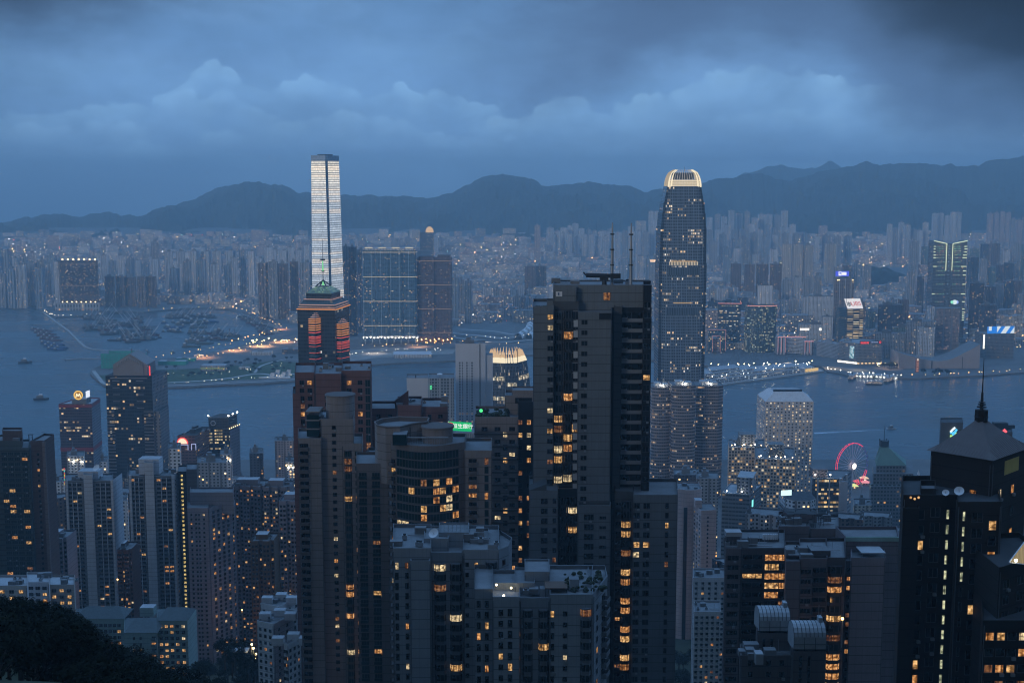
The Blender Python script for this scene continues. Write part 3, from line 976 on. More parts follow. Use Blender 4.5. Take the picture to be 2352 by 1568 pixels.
lc = t.mix(t.m('MULTIPLY', t.m('GREATER_THAN', rowr[0], .8), .6), lc, (1.0, .80, .58))
t.put(b.inputs['Base Color'], (.03, .04, .055))
t.put(b.inputs['Emission Color'], lc)
t.put(b.inputs['Emission Strength'], t.m('MULTIPLY', t.m('MULTIPLY', on, pat), t.m('ADD', t.m('MULTIPLY', topb, .5), 1.05)))
t.t.links.new(b.outputs[0], t.n('ShaderNodeOutputMaterial').inputs[0])
nosample(LED)
BLUEGL = fac('blue curtain wall', (.035, .05, .075), (.02, .035, .055), 3, 4.2, .8, .6, .015, .6, rough=.3)
d = 3120.0
o = thing('skyscraper', 'giant tapering skyscraper covered in white horizontal light bands', 'skyscraper', (X(748, 700, d), d, 2))
xl, xc, xr = X(714, 700, d), X(762, 700, d), X(788, 700, d)
tl, tc_, tr = X(712, 357, d), X(750, 357, d), X(773.5, 357, d)
zt, zb = Z(357, d), 2.0
def section(f):
 """plan at height fraction f: left face, bevelled corner, right face"""
 a = [p + (q - p) * f for p, q in ((xl, tl), (xc, tc_), (xr, tr))]
 x0, x1, x2 = a
 ch = 3.2
 return [(x0 + 1, d + 8), (x1 - ch, d), (x1 + 1.5, d + 3), (x2 - 1, d + 45), (x2 - 2, d + 52), (x0 + 22, d + 64), (x0, d + 18)]
mb, led, cap = MB(), MB(), MB()
SEG = 10
zc = zt - 13
for k in range(SEG):
 f0, f1 = k / SEG, (k + 1) / SEG
 a, b_ = section(f0), section(f1)
 z0, z1 = zb + (zc - zb) * f0, zb + (zc - zb) * f1
 for i in range(7):
  j = (i + 1) % 7
  mm = BLUEGL
  L = math.hypot(a[j][0] - a[i][0], a[j][1] - a[i][1])
  mb.face([(*a[i], z0), (*a[j], z0), (*b_[j], z1), (*b_[i], z1)], mm, [(0, z0 - zc), (L, z0 - zc), (L, z1 - zc), (0, z1 - zc)])
 for i in (0, 2):
  qa, qb = a[i], a[i + 1]
  ra, rb = b_[i], b_[i + 1]
  n = facevec(qa, qb)[1] * .35
  e = .012
  m_ = lambda p, q, s_: (p[0] + (q[0] - p[0]) * s_ + n.x, p[1] + (q[1] - p[1]) * s_ + n.y)
  L = math.hypot(qb[0] - qa[0], qb[1] - qa[1])
  led.face([(*m_(qa, qb, e), z0), (*m_(qa, qb, 1 - e), z0), (*m_(ra, rb, 1 - e), z1), (*m_(ra, rb, e), z1)], LED, [(0, z0 - zc), (L, z0 - zc), (L, z1 - zc), (0, z1 - zc)])
mb.prism(section(1.0), zc, zt, fac('cap glass with painted sky sheen', (.22, .29, .38), (.10, .15, .21), 3, 4.2, .8, .6, 0, .1, rough=.3), ROOFD)  # cap colour lightened to stand in for reflected sky
mb.build('wall', o)
led.build('light_bands', o)
cap.prism(shrink(section(1.0), .55), zt, zt + 3, ROOFD)
cap.build('roof_plant', o)
# ------------------------------------------------------------------ waterfront slab with lights along its roof (left)
dK = fac('dark waterfront flats', (.055, .05, .05), (.02, .025, .03), 3.6, 3.0, .62, .55, .17, .8, fin=(14, .1, (.02, .02, .025)), band=(22, (1.0, .62, .3), .25, -26.0))
LAMPY = emit('roof lamp glow', (1.0, .66, .30), 7)
PODL = fac('podium arcade', (.42, .42, .42), (.05, .05, .05), 9, 14, .5, .7, .2, .7)
d = 3880
fp = [(X(137, 600, d), d), (X(223, 600, d), d), (X(225, 600, d + 30), d + 30), (X(131, 600, d + 30), d + 30)]
o = tower('waterfront_slab', 'dark broad apartment slab with warm lamps along its roof beside the left shore', 'apartment block', fp, Z(599, d), dK, ROOFD, plant=False)
mb = MB()
x0, x1 = fp[0][0], fp[1][0]
zr = Z(599, d)
for i in range(7):
 xx = x0 + (x1 - x0) * (.07 + .145 * i)
 mb.dome((xx, d + 2, zr + 3), 3.0, LAMPY, 3.4, 8, 2)
 mb.bar((xx, d + 2, zr - 1), (xx, d + 2, zr + 2), .4, METAL, 5)
mb.build('roof_lamp', o)
mb = MB()
mb.prism(fr(122, 138, 601, d + 20, 24), 2, Z(601, d + 20), FARF['pale'], ROOFF)
mb.build('side_wing', o)
mb = MB()
mb.prism(fr(126, 228, 697, d - 25, 25), 2, Z(697, d - 25), PODL, ROOFL)
mb.build('podium', o)
mb = MB()
for i in range(8):
 xx = X(140, 690, d - 25) + i * 14.5
 mb.dome((xx, d - 12, Z(697, d - 25) + 4), 2.2, LAMPY, n=6, k=1, full=True)
mb.build('podium_lamp', o)
# ------------------------------------------------------------------ blue waterfront slab with two lit refuge floors
HB = fac('blue balcony flats', (.10, .17, .235), (.02, .05, .075), 4.2, 3.15, .74, .55, .07, .8, fin=(22, .055, (.34, .44, .50)), rough=.4, band=(19, (1.0, .72, .36), .65, -21.0))
d = 3060
cxs = cen(fr(832, 956, 575, d, 34))
n = 4
fp = []
x0, x1 = X(832, 575, d), X(956, 575, d)
for i in range(n):
 a = x0 + (x1 - x0) * i / n
 b_ = x0 + (x1 - x0) * (i + 1) / n
 wv_ = (b_ - a)
 fp += [(a + .0 * wv_, d + 3), (a + .12 * wv_, d), (a + .88 * wv_, d), (b_ - .0 * wv_, d + 3)]
 if i < n - 1:
  fp += [(b_ - .01, d + 7), (b_ + .01, d + 7)]
fp += [(x1, d + 34), (x0, d + 34)]
fp = [p for i, p in enumerate(fp) if i == 0 or (abs(p[0] - fp[i - 1][0]) + abs(p[1] - fp[i - 1][1])) > 1e-3]
zt = Z(575, d)
o = tower('waterfront_slab', 'broad blue glass apartment slab with two lit belt floors right of the giant tower', 'apartment block', fp, zt, HB, ROOFL, plant=False, zb=18)
mb = MB()
mb.box(x0 + 3, x1 - 3, d + 4, d + 30, zt - 1, zt + 5, FARF['pale'], ROOFL)
mb.build('roof_house', o)
mb = MB()
ROOFGLOW = emit('lit roof canopy', (1.0, .84, .56), .75)
for i in range(4):
 a = x0 + (x1 - x0) * (i + .18) / 4
 mb.box(a, a + (x1 - x0) * .14, d + 3.0, d + 9, zt + 5.3, zt + 7.2, ROOFGLOW)
mb.build('roof_canopy', o)
mb = MB()
for i in range(8):
 xx = x0 + (x1 - x0) * (.03 + .134 * i)
 mb.box(xx - 1.3, xx + 1.3, d + 1, d + 4, 2, 18, FARF['white'])
mb.box(x0 - 2, x1 + 4, d - 1, d + 38, 18, 22, FARF['white'], ROOFL)
mb.build('podium', o)
mb = MB()
for i in range(16):
 xx = x0 + (x1 - x0) * i / 15
 mb.dome((xx, d - 2.2, 17 + (i * 7 % 3)), .9, LAMPW, n=5, k=1, full=True)
mb.build('podium_lamp', o)
# brown twin tower
AR = fac('brown stone flats', (.15, .095, .085), (.02, .02, .025), 3.6, 3.1, .55, .5, .09, .75, fin=(12, .14, (.09, .055, .05)), band=(19, (1.0, .6, .3), .25, -22.0))
d = 3080
xa, xb, xm = X(957, 590, d), X(1037, 590, d), X(1001, 590, d)
fp = [(xa, d + 4), (xa + 3, d), (xm - 5, d), (xm - 5, d + 6), (xm + 3, d + 6), (xm + 3, d - 2), (xb - 2, d - 2), (xb, d + 3), (xb, d + 34), (xa, d + 34)]
o = tower('twin_tower', 'brown paired apartment tower beside the blue waterfront slab', 'apartment block', fp, Z(592, d), AR, ROOFD, plant=False, zb=2)
mb = MB()
mb.box(xm + 4, xb - 3, d + 1, d + 26, Z(592, d) - 1, Z(586, d), AR, ROOFD)
mb.box(xa + 6, xm - 8, d + 4, d + 26, Z(592, d) - 1, Z(588.5, d), AR, ROOFD)
mb.build('roof_house', o)
mb = MB()
for i in range(9):
 mb.dome((xa + (xb - xa) * i / 8, d - 4, 9 + (i % 3) * 2), 1.0, LAMPO, n=5, k=1, full=True)
mb.build('podium_lamp', o)
# domed tower in the far city
LG = fac('domed tower glass', (.06, .065, .075), (.02, .03, .04), 3.2, 4, .8, .5, .10, .8, floorp=.1)
d = 5200
fp = [(X(964, 540, d), d), (X(994, 540, d), d), (X(994, 540, d) + 3, d + 40), (X(964, 540, d) - 3, d + 40)]
zt = Z(534, d)
o = tower('domed_tower', 'dark office tower capped by a glowing orange dome in the far city', 'office tower', fp, zt, LG, ROOFD, plant=False)
mb = MB()
mb.dome((X(986, 540, d), d + 18, zt), 17, emit('orange dome glow', (1.0, .62, .26), 1.0), 24, 14, 5)
mb.build('dome', o)
mb = MB()
mb.box(X(964, 540, d) - 40, X(990, 540, d) + 10, d - 30, d - 4, 2, Z(575, d), FARF['dark'], ROOFF)
mb.build('podium', o)
# brown tower with lit cap seen beside the crowned tower
fp = fr(1491, 1513, 600, 4300, 30)
o = tower('apartment_tower', 'slim grey tower with a warm lit cap beside the crowned skyscraper', 'apartment block', fp, Z(602, 4300), FARF['grey'], ROOFF, plant=False)
mb = MB()
mb.box(fp[0][0] + 5, fp[1][0] - 5, 4303, 4320, Z(602, 4300), Z(597, 4300), emit('lit roof sign warm', (1.0, .62, .34), 1.4))
mb.build('roof_light', o)
# ------------------------------------------------------------------ west shore: park, roads, sheds, station
def ribbon(pts, wd, z, m, name, label=None, cat='road', kind='structure', world=False):
 g = [GP(a, b_, z) if not world else Vector((a, b_, z)) for a, b_ in pts]
 mb = MB()
 L, Rr = [], []
 for i, p in enumerate(g):
  dv = (g[min(i + 1, len(g) - 1)] - g[max(i - 1, 0)]).normalized()
  nn = Vector((-dv.y, dv.x, 0))
  L.append(p + nn * wd / 2)
  Rr.append(p - nn * wd / 2)
 for i in range(len(g) - 1):
  mb.face([Rr[i], Rr[i + 1], L[i + 1], L[i]], m)
 return tag(mb.build(name), label, cat if label else None, kind=kind)
def smooth(pts, k=6):
 out = []
 for i in range(len(pts) - 1):
  p0, p1, p2, p3 = pts[max(i - 1, 0)], pts[i], pts[i + 1], pts[min(i + 2, len(pts) - 1)]
  for j in range(k):
   t_ = j / k
   out.append(tuple(.5 * (2 * p1[c] + (p2[c] - p0[c]) * t_ + (2 * p0[c] - 5 * p1[c] + 4 * p2[c] - p3[c]) * t_ ** 2 + (3 * p1[c] - p0[c] - 3 * p2[c] + p3[c]) * t_ ** 3) for c in (0, 1)))
 out.append(pts[-1])
 return out
poly_sheet([(226, 862), (250, 880), (360, 882), (520, 874), (672, 866), (686, 842), (640, 826), (560, 838), (450, 846), (340, 850)], 3.6, GRASS, 'park_lawn', thick=2)
poly_sheet([(590, 858), (668, 850), (684, 832), (640, 830), (600, 838)], 3.75, GRASS, 'park_mound', thick=2)
PATHM = mat('pale park path', (.42, .42, .42), .85, var=.2)
ribbon(smooth([(360, 879), (430, 876), (520, 869), (590, 858), (640, 862), (690, 856)]), 9, 3.9, PATHM, 'park_path')
ribbon(smooth([(690, 826), (650, 826), (600, 840), (585, 856)]), 6, 4.05, PATHM, 'park_path')
ribbon(smooth([(214, 850), (226, 866), (244, 882), (300, 886), (430, 884), (520, 879), (600, 876), (690, 869)]), 8, 4.0, QUAY, 'promenade')
ROADP = mat('road surface with painted lamplight', (.20, .16, .14), .9, var=.4, scale=.02)  # warm lamp light put into the asphalt colour
ribbon(smooth([(350, 838), (440, 826), (520, 812), (590, 797), (650, 784), (720, 770)]), 34, 3.9, ROADP, 'road')
ribbon(smooth([(420, 826), (500, 810), (560, 798), (610, 784), (650, 768), (690, 750)]), 20, 4.1, ROADP, 'road')
ribbon(smooth([(610, 742), (640, 752), (668, 760), (690, 752)]), 26, 3.9, ROADP, 'road')
poly_sheet([(520, 812), (560, 795), (690, 766), (690, 800), (600, 818)], 3.7, ROADP, 'toll_plaza', thick=2)
for q_, pts in enumerate(([(1030, 772), (1090, 782), (1150, 786), (1240, 778)], [(1036, 764), (1100, 770), (1160, 776), (1240, 764)], [(1060, 756), (1130, 760), (1190, 768), (1240, 752)], [(700, 812), (800, 800), (930, 796), (1040, 790), (1240, 790)])):
 ribbon(smooth(pts), 12, 6 + q_ * 3, QUAY if q_ < 3 else ROADP, 'elevated_road' if q_ < 3 else 'road')
poly_sheet([(700, 850), (760, 836), (860, 822), (1040, 812), (1050, 800), (880, 798), (720, 812)], 3.8, mat('bare works yard', (.30, .29, .27), .95, var=.6, scale=.03), 'works_yard', thick=2)
# breakwater walls
for k, pts in enumerate(([(94, 712), (130, 740), (160, 762), (188, 790), (206, 800), (240, 804), (290, 806)], [(76, 746), (112, 744), (132, 744)], [(150, 826), (190, 823), (240, 824)])):
 g = [GP(a, b_, 1.5) for a, b_ in smooth(pts)]
 mb = MB()
 for i in range(len(g) - 1):
  dv = (g[i + 1] - g[i]).normalized()
  nn = Vector((-dv.y, dv.x, 0)) * 6
  mm = nn * .45
  a, b_ = g[i], g[i + 1]
  lo, hi = -1.0, 2.2
  mb.face([(a - nn).to_2d().to_3d() + Vector((0, 0, lo)), (b_ - nn).to_2d().to_3d() + Vector((0, 0, lo)), (b_ - mm).to_2d().to_3d() + Vector((0, 0, hi)), (a - mm).to_2d().to_3d() + Vector((0, 0, hi))], ROCK)
  mb.face([(a - mm).to_2d().to_3d() + Vector((0, 0, hi)), (b_ - mm).to_2d().to_3d() + Vector((0, 0, hi)), (b_ + mm).to_2d().to_3d() + Vector((0, 0, hi)), (a + mm).to_2d().to_3d() + Vector((0, 0, hi))], QUAY)
  mb.face([(b_ + nn).to_2d().to_3d() + Vector((0, 0, lo)), (a + nn).to_2d().to_3d() + Vector((0, 0, lo)), (a + mm).to_2d().to_3d() + Vector((0, 0, hi)), (b_ + mm).to_2d().to_3d() + Vector((0, 0, hi))], ROCK)
 tag(mb.build('breakwater'), ('long curved breakwater sheltering the barges', 'short breakwater stub by the red barges', 'low breakwater left of the green netted building')[k], 'breakwater')
# green netted building site at the tip, left of the dark gabled tower
NET = mat('green scaffold netting', (.04, .36, .28), .8, var=.5, scale=.08)
d = 2640
o = thing('netted_building', 'building wrapped in green scaffold netting behind the gabled tower', 'building site', (X(283, 812, d), d, 3))
mb = MB()
fp = fr(231, 336, 812, d, 46)
mb.prism(fp, 3, Z(812, d), NET, ROOFM)
mb.prism(fr(250, 322, 806, d + 8, 30), Z(812, d), Z(807, d), NET, ROOFM)
mb.build('netting', o)
mb = MB()
for i in range(17):
 xx = fp[0][0] + (fp[1][0] - fp[0][0]) * i / 16
 mb.bar((xx, d - .4, 3), (xx, d - .4, Z(812, d) + .8), .18, METAL, 4)
for k in range(5):
 z = 6 + k * 6
 mb.bar((fp[0][0], d - .4, z), (fp[1][0], d - .4, z), .15, METAL, 4)
mb.build('scaffold', o)
# low sheds and small buildings on the park
SHEDY = emit('yellow green light strip', (.62, .80, .22), .35)
o = thing('exhibition_shed', 'long grey shed with a yellow green light strip on the park', 'shed', GP(488, 852, 3.6))
p = GP(488, 852, 3.6)
mb = MB()
mb.box(p.x - 25, p.x + 27, p.y, p.y + 28, 3, 15, FARF['grey'], ROOFL)
mb.build('wall', o)
mb = MB()
mb.box(p.x - 25, p.x + 27, p.y - .5, p.y - .1, 8.4, 10.0, SHEDY)
mb.build('light_strip', o)
for i, (a, b_, wd, dp, hh, mm, lb) in enumerate(((395, 838, 60, 22, 8, NET, 'low green hoarding shed left of the grey park shed'), (425, 830, 40, 20, 7, NET, 'short green shed above the hoarding shed'), (600, 815, 46, 18, 7, FARF['pale'], 'pale toll office by the lit road'),
                                              (560, 848, 22, 12, 5, FARF['white'], 'small white kiosk on the park lawn'), (668, 812, 40, 14, 11, FARF['dark'], 'dark service block by the toll plaza'),
                                              (455, 822, 20, 12, 6, FARF['white'], 'small white hut beside the curved shore road'))):
 p = GP(a, b_, 3.6)
 o = thing('low_shed', lb, 'shed', p)
 mb = MB()
 mb.box(p.x - wd / 2, p.x + wd / 2, p.y, p.y + dp, 3, 3.6 + hh, mm, ROOFL)
 mb.build('wall', o)
 mb = MB()
 mb.box(p.x - wd * .2, p.x + wd * .1, p.y + 4, p.y + 8, 3.6 + hh, 5.6 + hh, ROOFF)
 mb.build('roof_house', o)
# white shell pavilion: four leaning white cowls
p = GP(638, 868, 3.8)
o = thing('shell_pavilion', 'white pavilion of four leaning curved cowls on the park mound', 'pavilion', p)
WSH = mat('white pavilion shell', (.72, .74, .76), .5, var=.05)
mb = MB()
for i, (ox, oy, hh) in enumerate(((-14, 0, 12), (-5, 8, 17), (8, 2, 13), (17, 9, 17))):
 prev = None
 for k in range(7):
  a = k / 6 * math.pi * .62
  ring = [(p.x + ox - 3.5 + 4 * math.sin(a), p.y + oy, 3.8 + hh * math.sin(a)), (p.x + ox + 4.5 + 4 * math.sin(a), p.y + oy, 3.8 + hh * math.sin(a)),
    (p.x + ox + 3.5 + 5 * math.sin(a), p.y + oy + 9 * math.cos(a) + 4, 3.8 + hh * math.sin(a) * .95), (p.x + ox - 3 + 5 * math.sin(a), p.y + oy + 9 * math.cos(a) + 4, 3.8 + hh * math.sin(a) * .95)]
  if prev:
   for q_ in range(4):
    mb.face([prev[q_], prev[(q_ + 1) % 4], ring[(q_ + 1) % 4], ring[q_]], WSH)
  prev = ring
 mb.face(prev, WSH)
mb.build('shell', o, smooth=False)
mb = MB()
mb.prism([(p.x - 38, p.y - 2), (p.x + 26, p.y - 4), (p.x + 24, p.y + 8), (p.x - 14, p.y + 10)], 3.7, 6.2, WSH)
mb.build('plinth', o)
# big white roofed shed near the works yard and the curved station roofs
p = GP(940, 822, 3.8)
o = thing('works_shed', 'large white roofed shed lit at its front by the works yard', 'shed', p)
mb = MB()
mb.prism([(p.x - 34, p.y), (p.x + 50, p.y + 4), (p.x + 38, p.y + 60), (p.x - 40, p.y + 56)], 3, 11, FARF['pale'], ROOFL)
mb.build('wall', o)
mb = MB()
for a, b_ in ((0, .5), (.5, 1)):
 z0, z1 = (11.2, 15) if a == 0 else (15, 11.2)
 mb.face([(p.x - 36 + 86 * 0, p.y + 58 * a, z0), (p.x + 52, p.y + 4 + 58 * a, z0), (p.x + 46, p.y + 4 + 58 * b_, z1), (p.x - 38, p.y + 58 * b_, z1)], mat('white sheet roof', (.55, .57, .60), .5, var=.1))
mb.build('roof', o)
p0 = GP(1206, 772, 3.8)
o = thing('station_roof', 'curved ribbed white station canopies left of the nearest tower', 'station', p0)
for q_ in range(3):
 mb = MB()
 prev = None
 for k in range(10):
  a = k / 9
  yy_ = p0.y - 70 + a * 260
  xx = p0.x - 20 + q_ * 26 + 34 * math.sin(a * 1.6)
  ring = [(xx - 10, yy_, 6), (xx - 6, yy_, 17), (xx + 2, yy_, 21), (xx + 9, yy_, 17), (xx + 12, yy_, 6)]
  if prev:
   for j in range(4):
    mb.face([prev[j], prev[j + 1], ring[j + 1], ring[j]], WSH if k % 2 else QUAY)
  prev = ring
 mb.build('canopy', o)
# ------------------------------------------------------------------ lamps along the roads and shores
POLE = mat('lamp pole steel', (.12, .12, .13), .5, .4)
def lamp_mesh(m, hgt, r):
 mb = MB()
 mb.bar((0, 0, 0), (0, 0, hgt), .16, POLE, 5, .1)
 mb.bar((0, 0, hgt - .2), (1.4, 0, hgt), .08, POLE, 4)
 pole = mb.build('pole', None)
 mb = MB()
 mb.dome((1.4, 0, hgt), r, m, n=6, k=1, full=True)
 head = mb.build('lamp_head', None)
 return pole, head
def lamp_line(pts, n, m, hgt, r, label, group, z=3.9, jit=2.0):
 pole, head = lamp_mesh(m, hgt, r)
 g = [GP(a, b_, z) for a, b_ in smooth(pts, 8)]
 L = [0]
 for a, b_ in zip(g, g[1:]):
  L.append(L[-1] + (b_ - a).length)
 for i in range(n):
  s_ = L[-1] * (i + rnd.random()) / n
  k = max(j for j in range(len(L)) if L[j] <= s_)
  k = min(k, len(g) - 2)
  p = g[k].lerp(g[k + 1], (s_ - L[k]) / max(.01, L[k + 1] - L[k]))
  p = p + Vector((rnd.uniform(-jit, jit), rnd.uniform(-jit, jit), 0))
  o = thing('street_lamp', label, 'street lamp', p, group)
  o.scale = (rnd.uniform(.5, 1.2),) * 3
  for src in (pole, head):
   c = src.copy() if i else src
   if i:
    sc.collection.objects.link(c)
   c.parent = o
   c.location = (0, 0, 0)
lamp_line([(350, 826), (440, 814), (520, 796), (590, 778), (660, 760)], 26, emit('orange road lamp', (1.0, .5, .16), 16), 11, 1.0, 'orange street lamp on the curved shore road', 'orange lamps along the shore road')
lamp_line([(430, 832), (520, 816), (600, 800), (690, 786)], 22, emit('orange road lamp', (1, .5, .16), 16), 10, .95, 'orange street lamp on the road across the park', 'orange lamps on the park road')
lamp_line([(560, 797), (620, 790), (690, 792)], 20, emit('yellow toll lamp', (1.0, .78, .36), 22), 12, 1.2, 'yellow lamp over the toll plaza', 'yellow lamps over the toll plaza', jit=9)
lamp_line([(330, 718), (420, 714), (500, 711), (560, 718), (606, 738), (650, 756)], 24, emit('orange road lamp', (1, .5, .16), 16), 9, .9, 'orange lamp on the quay behind the barges', 'lamps on the quay behind the barges')
lamp_line([(98, 716), (118, 726), (150, 730), (230, 724)], 14, emit('white quay lamp', (1.0, .82, .58), 14), 7, .8, 'small lamp on the quay under the lamp topped slab', 'lamps round the lamp topped slab')
lamp_line([(-20, 700), (40, 696), (90, 702)], 10, emit('orange road lamp', (1, .5, .16), 16), 9, 1.3, 'orange lamp on the far left shore', 'lamps on the far left shore', jit=12)
lamp_line([(365, 884), (470, 880), (580, 872), (680, 866)], 16, emit('white quay lamp', (1.0, .82, .58), 14), 5, .5, 'small lamp on the park promenade', 'lamps along the park promenade')
lamp_line([(370, 862), (470, 862), (560, 856), (600, 846), (680, 838)], 16, emit('white quay lamp', (1.0, .82, .58), 14), 5, .42, 'small white lamp on the park lawn', 'lamps on the park lawn', jit=14)
lamp_line([(700, 830), (800, 822), (900, 812), (1040, 806)], 26, emit('white work light', (1.0, .90, .74), 9), 9, .8, 'white work light in the waterfront yard', 'work lights in the waterfront yard', jit=16)
lamp_line([(830, 800), (960, 798), (1040, 792), (1130, 794), (1240, 792)], 26, emit('orange road lamp', (1, .5, .16), 16), 9, .9, 'orange lamp by the railway terminus', 'lamps by the railway terminus', jit=12)
lamp_line([(1040, 775), (1100, 780), (1160, 782), (1240, 770)], 20, emit('white work light', (1, .92, .78), 16), 9, .7, 'white lamp by the elevated roads', 'lamps by the elevated roads', z=8, jit=10)
lamp_line([(1632, 846), (1700, 846), (1780, 842), (1860, 838)], 18, emit('yellow toll lamp', (1, .78, .36), 22), 8, .9, 'yellow lamp behind the long pier', 'lamps behind the long pier', jit=10)
lamp_line([(1900, 851), (1950, 860), (2020, 864), (2068, 866)], 20, emit('white work light', (1, .92, .78), 16), 6, .9, 'white lamp at the ferry pier forecourt', 'lamps on the ferry forecourt', jit=6)
lamp_line([(2070, 866), (2130, 866), (2200, 862), (2280, 858), (2370, 851)], 18, emit('orange road lamp', (1, .5, .16), 16), 6, .8, 'orange lamp on the eastern promenade', 'lamps on the eastern promenade', jit=2)
lamp_line([(2010, 845), (2040, 842), (2062, 846)], 9, emit('yellow toll lamp', (1, .78, .36), 22), 8, 1.0, 'yellow lamp among trees left of the sloping hall', 'lamps among the trees', jit=10)
lamp_line([(2250, 812), (2300, 806), (2345, 800)], 14, emit('orange road lamp', (1, .5, .16), 16), 7, 1.1, 'orange lamp under the grid fronted hotel', 'lamps under the hotel', jit=4)
# the light those road lamps throw on the plaza and quays
for i, (a, b_, pw, c) in enumerate(((470, 822, 1.0, (1, .5, .2)), (540, 806, 1.4, (1, .55, .25)), (600, 796, 2.0, (1, .62, .3)), (650, 786, 2.0, (1, .55, .25)), (640, 757, 1.2, (1, .45, .22)), (960, 796, 1.2, (1, .5, .25)), (1100, 788, .9, (1, .7, .45)),
                                    (860, 812, .4, (1, .85, .7)), (1910, 846, .4, (1, .75, .4)), (1970, 850, .3, (1, .85, .6)), (2040, 846, .4, (1, .6, .3)), (2290, 806, .9, (1, .5, .2)), (1800, 846, .7, (1, .7, .4)), (1690, 850, .4, (.9, .9, 1)))):
 li = bpy.data.lights.new('plaza_light', 'SPOT')
 li.spot_size = R(125)
 li.spot_blend = .6
 li.energy = pw * 130000
 li.color = c
 li.shadow_soft_size = 5
 lo = bpy.data.objects.new('plaza_light', li)
 lo.location = GP(a, b_, 3.5) + Vector((0, 0, 24))
 sc.collection.objects.link(lo)
# ------------------------------------------------------------------ far shore on the right: offices, hotels, pier, hall
OFB = fac('blue office bands', (.07, .10, .13), (.02, .035, .05), 3.0, 4.0, .86, .52, .03, .8, floorp=.16, rough=.35, cols=((1, .62, .24), (1, .78, .42), (.9, .95, .8)))
OFD = fac('dark office bands', (.05, .065, .085), (.015, .022, .032), 3.0, 4.0, .86, .55, .03, .8, floorp=.14, rough=.35, cols=((1, .6, .24), (1, .76, .42), (.9, .95, .8)))
NEONR = emit('salmon neon line', (1.0, .36, .26), 1.0)
def neon_edge(o, fp, z, m, idx, r=.7, name='neon_line'):
 mb = MB()
 for i in idx:
  p0, p1 = fp[i], fp[(i + 1) % len(fp)]
  d_, n_ = facevec(p0, p1)
  mb.bar((p0[0] + n_.x * .9, p0[1] + n_.y * .9, z), (p1[0] + n_.x * .9, p1[1] + n_.y * .9, z), r, m, 5)
 mb.build(name, o)
fp = corner(1626, 1633, 1648, 690, 3150, 30)
tower('office_tower', 'dark office tower half hidden right of the crowned skyscraper', 'office tower', fp, Z(692, 3150), OFD, ROOFD)
fp = corner(1649, 1702, 1716, 697, 2960, 8)
o = tower('office_tower', 'dark office tower edged by a red neon line right of the crowned skyscraper', 'office tower', fp, Z(697, 2960), OFD, ROOFD)
neon_edge(o, fp, Z(697, 2960), NEONR, (3, 0))
d = 2900
x0, x1 = X(1718, 702, d), X(1785, 702, d)
fp = [(x0 + (x1 - x0) * i / 10, d + 10 * (i / 10 - .5) ** 2 * 4 - 6) for i in range(11)] + [(x1, d + 40), (x0, d + 40)]
o = tower('office_tower', 'curved office tower with a salmon neon rim and greenish lit floors', 'office tower', fp, Z(702, d), fac('green office bands', (.07, .095, .10), (.025, .04, .042), 3, 3.9, .86, .55, .10, .6, floorp=.3, rough=.4, cols=((1, .7, .3), (.9, .85, .5), (.8, .95, .7))), ROOFD)
neon_edge(o, fp, Z(702, d), NEONR, range(10), .9)
# gate shaped block with neon outline
d = 2890
o = thing('gate_block', 'square arch shaped block outlined in pink neon by the crowned tower', 'office block', (X(1645, 790, d), d, 3))
mb = MB()
x0, x1 = X(1628, 760, d), X(1667, 760, d)
zt = Z(757, d)
mb.box(x0, X(1636, 760, d), d, d + 16, 3, zt, OFB, ROOFM)
mb.box(X(1656, 760, d), x1, d, d + 16, 3, zt, OFB, ROOFM)
mb.box(X(1636, 760, d) + .02, X(1656, 760, d) - .02, d, d + 16, zt - 14, zt, OFB, ROOFM)
mb.build('wall', o)
mb = MB()
a, b_ = X(1637, 760, d), X(1655, 760, d)
for p, q in (((x0, zt), (x1, zt)), ((x1, zt), (x1, 8)), ((a, zt - 14), (b_, zt - 14)), ((a, zt - 14), (a, 6)), ((b_, zt - 14), (b_, 6))):
 mb.bar((p[0], d - .8, p[1]), (q[0], d - .8, q[1]), .45, emit('pink neon tube', (1.0, .42, .36), .55), 5)
mb.build('neon_line', o)
# curved white hotel with pink neon
WB = fac('white hotel bands', (.60, .61, .62), (.04, .05, .06), 4, 3.2, .94, .42, .05, .6)
WF = fac('white hotel fins', (.62, .62, .64), (.05, .05, .06), 7.5, 60, .45, .98, 0, .1, var=.1)
d = 2860
x0, x1, x2 = X(1786, 775, d), X(1852, 775, d), X(1872, 775, d)
zt = Z(774, d)
o = thing('curved_hotel', 'white concave hotel with finned end towers and pink neon roof line', 'hotel', (x0 + 30, d, 3))
fp = [(x0 + 20, d + 3)] + [(x0 + 20 + (x1 - x0 - 26) * i / 8, d + 5 + 9 * math.sin(math.pi * i / 8)) for i in range(1, 8)] + [(x1 - 6, d + 3), (x1 - 6, d + 36), (x0 + 20, d + 36)]
mb = MB()
mb.prism(fp, 3, zt - 3, WB, ROOFL)
mb.build('wall', o)
mb = MB()
mb.box(x0, x0 + 19.6, d - 2, d + 22, 3, zt, WF, ROOFL)
mb.build('end_tower', o)
mb = MB()
mb.box(x1 - 5.6, x1 + 15, d - 8, d + 18, 3, zt - 9, WF, ROOFL)
mb.build('end_tower', o)
mb = MB()
PINK = emit('pink hotel neon', (1.0, .38, .34), .95)
pp = [(x0, d - 2.6)] + [(x0 + 20 + (x1 - x0 - 20) * i / 8, d + 2 + 3 * math.sin(math.pi * i / 8)) for i in range(9)]
for a, b_ in zip(pp, pp[1:]):
 mb.bar((*a, zt + .3), (*b_, zt + .3), .75, PINK, 5)
mb.bar((x1 - 6, d - 8.6, zt - 8.7), (x1 + 15, d - 8.6, zt - 8.7), .7, PINK, 5)
